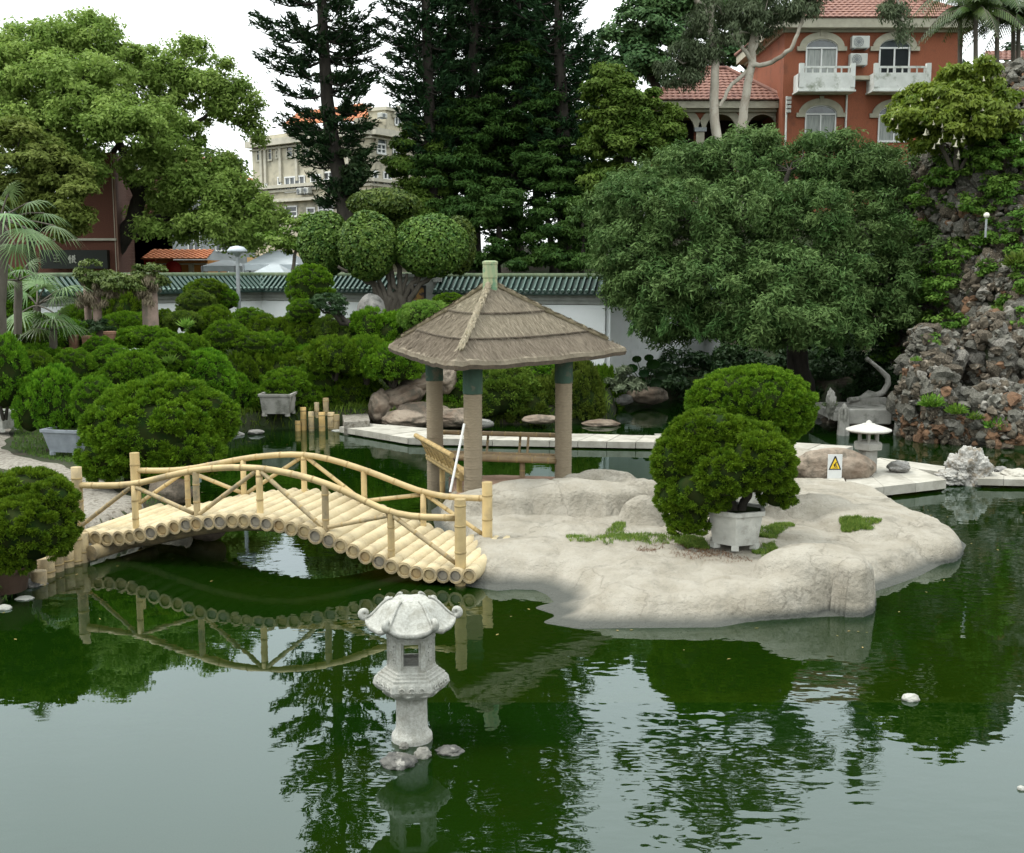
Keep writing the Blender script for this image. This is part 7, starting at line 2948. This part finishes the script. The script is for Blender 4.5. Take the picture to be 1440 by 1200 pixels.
g.tube([pb(1270, 585), pb(1280, 594), pb(1292, 597), pb(1306, 596), pb(1316, 590), pb(1322, 584)], [.12, .09, .08, .08, .08, .1], 7)
g.build('wing_rail', CONC, gb)
a, b = pb(1276, 597, .1), pb(1310, 597, .1)
g = G()
g.box(((a.x + b.x) / 2, Yb + .12, (a.z + pb(1290, 613).z) / 2), (b.x - a.x, .16, a.z - pb(1290, 613).z), 0)
g.build('wing_panel', CONC, gb)
rock('rock', 'pointed grey rock left of the grey cement bridge', 1168, 568, Yb + .5, (.13, .12, .40), 501, CONC, .3, 1.3, .05)
sg_ = 'shore stones along the foot of the rockery and cement bridge'
rr2 = random.Random(8)
names = ['under the left cement pillar', 'under the cement parapet at its left', 'under the cement parapet at its right', 'left of the right cement pillar', 'under the right cement pillar', 'under the wing panel at its left', 'under the wing panel at its right',
         'at the right end of the wing rail', 'below the bright lime fern', 'right of the lime fern', 'below the rockery hollow', 'rust stone below the middle fern', 'below the small bright fern', 'left of the red-flowered plant',
         'under the red-flowered plant', 'right of the red-flowered plant', 'nearest the right photo edge', 'behind the pointed grey rock', 'left of the pointed grey rock', 'lowest left of the cement bridge']
pos = [(1186, 610, 8), (1206, 602, 9), (1240, 600, 12), (1256, 606, 9), (1271, 614, 9), (1288, 614, 11), (1302, 616, 12), (1318, 606, 18), (1332, 616, 15), (1345, 620, 10), (1357, 616, 16), (1371, 618, 14), (1385, 622, 12), (1396, 624, 11),
       (1410, 626, 13), (1424, 628, 12), (1438, 630, 14), (1163, 585, 10), (1155, 588, 10), (1170, 595, 13)]
for (px, py, r_), nm in zip(pos, names):
    q = P(px, py, 0)
    rad = r_ * SCL(q.y)
    g = G()
    g.blob((q.x, q.y + .1, rad * .25), (rad, rad * .8, rad * .75), 2, .22, px, freq=1.3, rough=.05)
    meta(g.build('shore_stone', RK[rr2.choice([0, 1, 3, 3, 2])]), 'shore stone ' + nm, 'stone', sg_)

# ------------------------------------------------------------------ far bank boulders
arch = thing('boulder_arch', 'pile of big weathered brown boulders with an arching top stone behind the pavilion', 'boulders', tuple(PD(580, 590, 32)))
for px, py, rx, ry, Y, sd, rz_ in [(560, 562, 40, 20, 32.5, 1, 0), (600, 538, 38, 15, 32.8, 2, 0), (627, 532, 16, 22, 32.6, 3, 0), (535, 572, 16, 24, 32.2, 4, 0), (595, 585, 44, 20, 32, 5, 0), (640, 588, 34, 14, 31.6, 6, 0), (570, 590, 34, 14, 31.5, 7, 0), (650, 556, 12, 24, 33, 8, 0)]:
    Y += .9
    q = PD(px, py, Y)
    s = SCL(Y)
    g = G()
    if sd in (1, 2):
        R_ = Matrix.Rotation(0.42 if sd == 1 else .25, 3, 'Y')
        v0 = len(g.v)
        g.blob((0, 0, 0), (rx * s, .55, ry * s * .85), 4, .14, sd + 30, freq=1.2, rough=.02)
        g.v = [tuple(R_.inverted() @ Vector(p) + q) if False else tuple(Matrix.Rotation(-.40 if sd == 1 else -.18, 3, 'Y') @ Vector(p) + q) for p in g.v]
    else:
        g.blob(tuple(q), (rx * s, .6, ry * s), 4, .14, sd + 30, freq=1.2, rough=.02)
    g.build('boulder', GRANITE, arch)
for px, py, rx, ry, Y, lb in [(912, 556, 28, 13, 37.5, 'flat brown boulder on the far shore below the big-leaved plant'), (873, 562, 18, 8, 37, 'low grey stone on the far shore under the silvery plant'), (968, 566, 10, 4, 40, 'small pale stone on the dark far shoreline'),
                              (1145, 577, 5, 4, 38, 'tiny pale stone on the dark far shore left of the cement bridge'), (760, 590, 26, 7, 32.5, 'low stones at the water behind the right pavilion column'), (675, 596, 20, 7, 31.8, 'low stone at the water behind the front pavilion column'),
                              (240, 690, 30, 24, 20.8, 'rounded grey rock beside the left end of the footbridge'), (290, 742, 28, 20, 18.7, 'pale rock in the shadow under the footbridge'),
                              (1290, 0, 0, 0, 0, ''), (845, 596, 26, 6, 33, 'low bank stone right of the right pavilion column'), (985, 571, 8, 4, 39.5, 'second small stone on the dark far shoreline'),
                              (811, 620, 14, 4, 29.5, 'flat stone against the slab causeway behind the pavilion'), (330, 612, 14, 5, 31, 'flat stone at the water left of the grey stone pot'), (360, 608, 12, 4, 31.2, 'dark stone at the water below the grey stone pot')]:
    if rx == 0:
        continue
    q = PD(px, py, Y)
    s = SCL(Y)
    rock('boulder', lb, px, py, Y, (rx * s, rx * s * .7, ry * s), int(px), GRANITE if rx > 20 else GREYROCK, .13, 1.1, .02, sub=3, cat='boulder')
# silvery plant and big-leaved plant on the far shore
rg_ = np.random.default_rng(401)
Y = 36.5
th = thing('silvery_plant', 'pale silvery bush at the water right of the pavilion', 'plant', tuple(PD(876, 560, Y)))
V, tn, tw = crown_leaves(rg_, [C(866, 545, 16, 15, Y), C(890, 543, 14, 12, Y), C(878, 530, 13, 10, Y)], .2, 2600, .22, .05, spread=1.2)
leaves_obj('leaves', V, tn, GREYL, th)
th = thing('big_leaved_plant', 'taro-like plant with large round leaves on the dark far shore', 'plant', tuple(PD(912, 545, 37.5)))
for k, (px, py, r_) in enumerate([(888, 518, 9), (905, 525, 8), (918, 512, 10), (930, 528, 9), (900, 535, 7), (922, 538, 8), (912, 503, 7), (936, 515, 7), (895, 505, 7)]):
    q = PD(px, py, 37.4)
    s = r_ * SCL(37.4)
    n = 10
    vs = [tuple(q + Vector((s * math.cos(a) * 1.0, -.35 * s * math.sin(a) - .1, s * .75 * math.sin(a)))) for a in np.linspace(0, 2 * math.pi, n, endpoint=False)]
    g = G()
    g.add([tuple(q + Vector((0, .03, .0)))] + vs, [(0, 1 + i, 1 + (i + 1) % n) for i in range(n)], 0, True)
    o = g.build('leaf', DGR if k % 2 else MIDCON, th)
    g = G()
    g.tube([q, PD(910, 548, 37.6)], .015, 4)
    g.build('stalk', DGR, o)

# dark undergrowth on the bank below the feathery tree
cls = [C(px, py, rx, ry, Y, 1.2) for px, py, rx, ry, Y in [(930, 540, 30, 22, 39.3), (980, 535, 40, 30, 40.2), (1060, 520, 50, 44, 40.3), (1130, 525, 46, 44, 40), (1190, 540, 40, 40, 39), (1235, 510, 40, 60, 37.5), (1270, 470, 30, 60, 37), (1000, 560, 60, 10, 40), (1120, 565, 50, 12, 39.6), (960, 530, 50, 34, 41), (1040, 530, 55, 40, 42), (1120, 530, 50, 44, 41.5), (1190, 510, 50, 60, 40.5), (1240, 470, 46, 60, 40), (900, 500, 40, 36, 42), (1000, 480, 70, 40, 43.5), (1110, 470, 70, 50, 43.5), (1250, 540, 36, 30, 38.5), (870, 480, 26, 20, 41),
                                                           (1180, 420, 60, 60, 42), (1250, 380, 50, 60, 42), (1080, 400, 80, 60, 44), (-120, 470, 90, 60, 33), (-260, 480, 90, 60, 30), (-60, 430, 50, 60, 36), (-400, 470, 110, 80, 29)]]
V, tn, tw = crown_leaves(np.random.default_rng(402), cls, .36, 84000, .20, .09, spread=.8)
meta(leaves_obj('undergrowth', V, tn, DGR), kind='stuff')

# ------------------------------------------------------------------ path and grass
PATH = mat('cobble_path', (.29, .27, .23), (.18, .165, .14), 22, .9, .02, 26, c3=(.13, .115, .09), s3=9, f3=(.5, .6))
pth = [(-140, 598), (-60, 598), (-22, 604), (-26, 617), (-34, 630), (0, 645), (55, 658), (98, 675), (128, 694), (148, 716), (160, 735)]
pc_ = [P(x, y, .42) for x, y in pth]
wd = [.7, .7, .65, .55, .55, .5, .5, .5, .55, .7, .8]
cen = []
for i in range(len(pc_) - 1):
    for k in range(6):
        cen.append((pc_[i].lerp(pc_[i + 1], k / 6), wd[i] + (wd[i + 1] - wd[i]) * k / 6))
cen.append((pc_[-1], wd[-1]))
vs = []
for i, (p, w_) in enumerate(cen):
    a, b = cen[max(0, i - 2)][0], cen[min(len(cen) - 1, i + 2)][0]
    t_ = (b - a)
    t_.z = 0
    t_.normalize()
    nn = Vector((-t_.y, t_.x, 0))
    for k in range(9):
        u = (k / 8 - .5) * 2
        q = p + nn * u * w_ * (1 + .08 * math.sin(i * 1.3))
        vs.append((q.x, q.y, gz(q.x, q.y) + .035 - .03 * u ** 4))
me = bpy.data.meshes.new('garden_path')
me.from_pydata(vs, [], [(i * 9 + k, i * 9 + k + 1, (i + 1) * 9 + k + 1, (i + 1) * 9 + k) for i in range(len(cen) - 1) for k in range(8)])
me.materials.append(PATH)
me.shade_smooth()
meta(put('garden_path', me), kind='structure')
# gravel landing at the far posts
g = G()
pl = [P(x, y, .3) for x, y in [(484, 597), (520, 595), (518, 586), (505, 577), (488, 573), (480, 580)]]
g.prism([(p.x, p.y) for p in pl], 0, .36)
meta(g.build('gravel_landing', PATH), kind='structure')


def grass(name, polys, zf, n, Ln, m, seed, avoid=None):
    rg_ = np.random.default_rng(seed)
    P_ = []
    for poly in polys:
        xs_ = [p[0] for p in poly]
        ys_ = [p[1] for p in poly]
        k = 0
        while k < n:
            x, y = rg_.uniform(min(xs_), max(xs_), 4 * n), rg_.uniform(min(ys_), max(ys_), 4 * n)
            ok = polydist(x, y, poly) < 0
            x, y = x[ok][:n], y[ok][:n]
            if len(x) == 0:
                break
            P_.append(np.stack([x, y, zf(x, y)], 1))
            k += len(x)
    p = np.concatenate(P_)
    if avoid is not None:
        p = p[avoid(p)]
    k = len(p)
    ax = rg_.normal(size=(k, 3)) * .45 + np.array([0, 0, 1])
    hh = Ln
    return meta(leaves_obj(name, leaf_quads(p + np.array([0, 0, hh * .3]), ax, rg_, Ln, Ln * .13), rg_.uniform(0, 1, k), m), kind='stuff')


cenxy = np.array([[p.x, p.y] for p, _ in cen])


def offpath(p):
    d = np.min(np.hypot(p[:, 0:1] - cenxy[None, :, 0], p[:, 1:2] - cenxy[None, :, 1]), 1)
    return d > .72


W2_ = lambda lst, z: [(P(x, y, z).x, P(x, y, z).y) for x, y in lst]
grass('grass', [W2_([(-80, 585), (60, 590), (140, 600), (300, 625), (250, 700), (200, 735), (130, 760), (60, 745), (40, 800), (-60, 860), (-150, 700)], .4), W2_([(-700, 560), (-80, 580), (-150, 700), (-60, 860), (-700, 1000)], .4)], ground_z, 26000, .11, GRASS, 501, offpath)
grass('grass', [W2_([(520, 596), (640, 596), (660, 585), (600, 560), (520, 565), (490, 570)], .4)], ground_z, 5000, .12, GRASS, 502)
def patchy(p):
    return (fbm(p[:, :2] * 3.1, 77, 3) + rng.uniform(-.5, .5, len(p))) > -.12


GR2 = leafmat('moss_grass', (.06, .14, .015), (.20, .26, .05), .3)
grass('grass', [W2_([(795, 741), (850, 738), (868, 724), (880, 726), (880, 738), (948, 742), (940, 757), (860, 756), (800, 751)], .45),
                W2_([(1062, 735), (1110, 728), (1118, 736), (1085, 748), (1062, 746)], .45), W2_([(1050, 765), (1090, 758), (1100, 785), (1070, 775)], .4),
                W2_([(1180, 731), (1240, 736), (1228, 743), (1185, 740)], .45), W2_([(940, 742), (990, 750), (1000, 765), (950, 756)], .42)], island_z, 4200, .085, GR2, 503, patchy)
# fallen brown litter round the pot
LIT = leafmat('leaf_litter', (.12, .06, .03), (.20, .13, .07), .1)
grass('leaf_litter', [W2_([(890, 768), (960, 760), (1050, 778), (1060, 786), (980, 786), (900, 776)], .38)], island_z, 2600, .05, LIT, 504, patchy)
# ground cover on the banks so that no bare soil shows between shrubs
grass('ground_cover', [W2_([(130, 590), (330, 600), (480, 590), (640, 590), (860, 590), (870, 560), (700, 520), (400, 500), (100, 500), (-100, 530), (-100, 590)], .6), [(-17, 30), (3, 30), (3, 39.5), (-9, 42), (-18, 34)]], ground_z, 24000, .26, JUN2, 505)
# tall grassy tufts and small bright leaves among the junipers
for k, (px, py, lb) in enumerate([(238, 512, 'light grassy tuft between junipers in the left bank'), (330, 503, 'pale bluish spiky plant between junipers in mid left bank'), (262, 462, 'small lime leaved plant below the yellow-green ball shrub'), (415, 530, 'pale spiky plant above the grey stone pot')]):
    Y = 33.4 if px > 300 else 29
    c = PD(px, py, Y)
    rg_ = np.random.default_rng(520 + k)
    n = 120
    d = sph(rg_, n)
    d[:, 2] = np.abs(d[:, 2]) + .5
    V = leaf_quads(np.array(c) + nrm(d) * .2 * rg_.uniform(.3, 1, n)[:, None], d, rg_, .32, .03)
    th = thing('grassy_plant', lb, 'plant', tuple(c))
    leaves_obj('leaves', V, rg_.uniform(0, 1, n), GREYL if k in (1, 3) else LIME, th)

# a scatter of fallen leaves drifting on the pond, mostly by the banks
rg_ = np.random.default_rng(601)
pts = []
while len(pts) < 150:
    x, y = rg_.uniform(-9, 12), rg_.uniform(9, 31)
    dp = -float(polydist([x], [y], POND)[0])
    di = float(polydist([x], [y], ISL)[0])
    if dp > .05 and di > .05 and rg_.uniform() < max(math.exp(-min(dp, di) * 1.8), .03):
        pts.append((x, y, .004))
p = np.array(pts)
V = leaf_quads(p, np.stack([rg_.normal(size=len(p)), rg_.normal(size=len(p)), np.zeros(len(p))], 1), rg_, .055, .028, nref=np.tile([[0, 0, 1.]], (len(p), 1)), bend=.05)
meta(leaves_obj('floating_leaves', V, rg_.uniform(0, 1, len(p)), leafmat('fallen_leaf', (.10, .10, .02), (.28, .20, .07), .1)), kind='stuff')
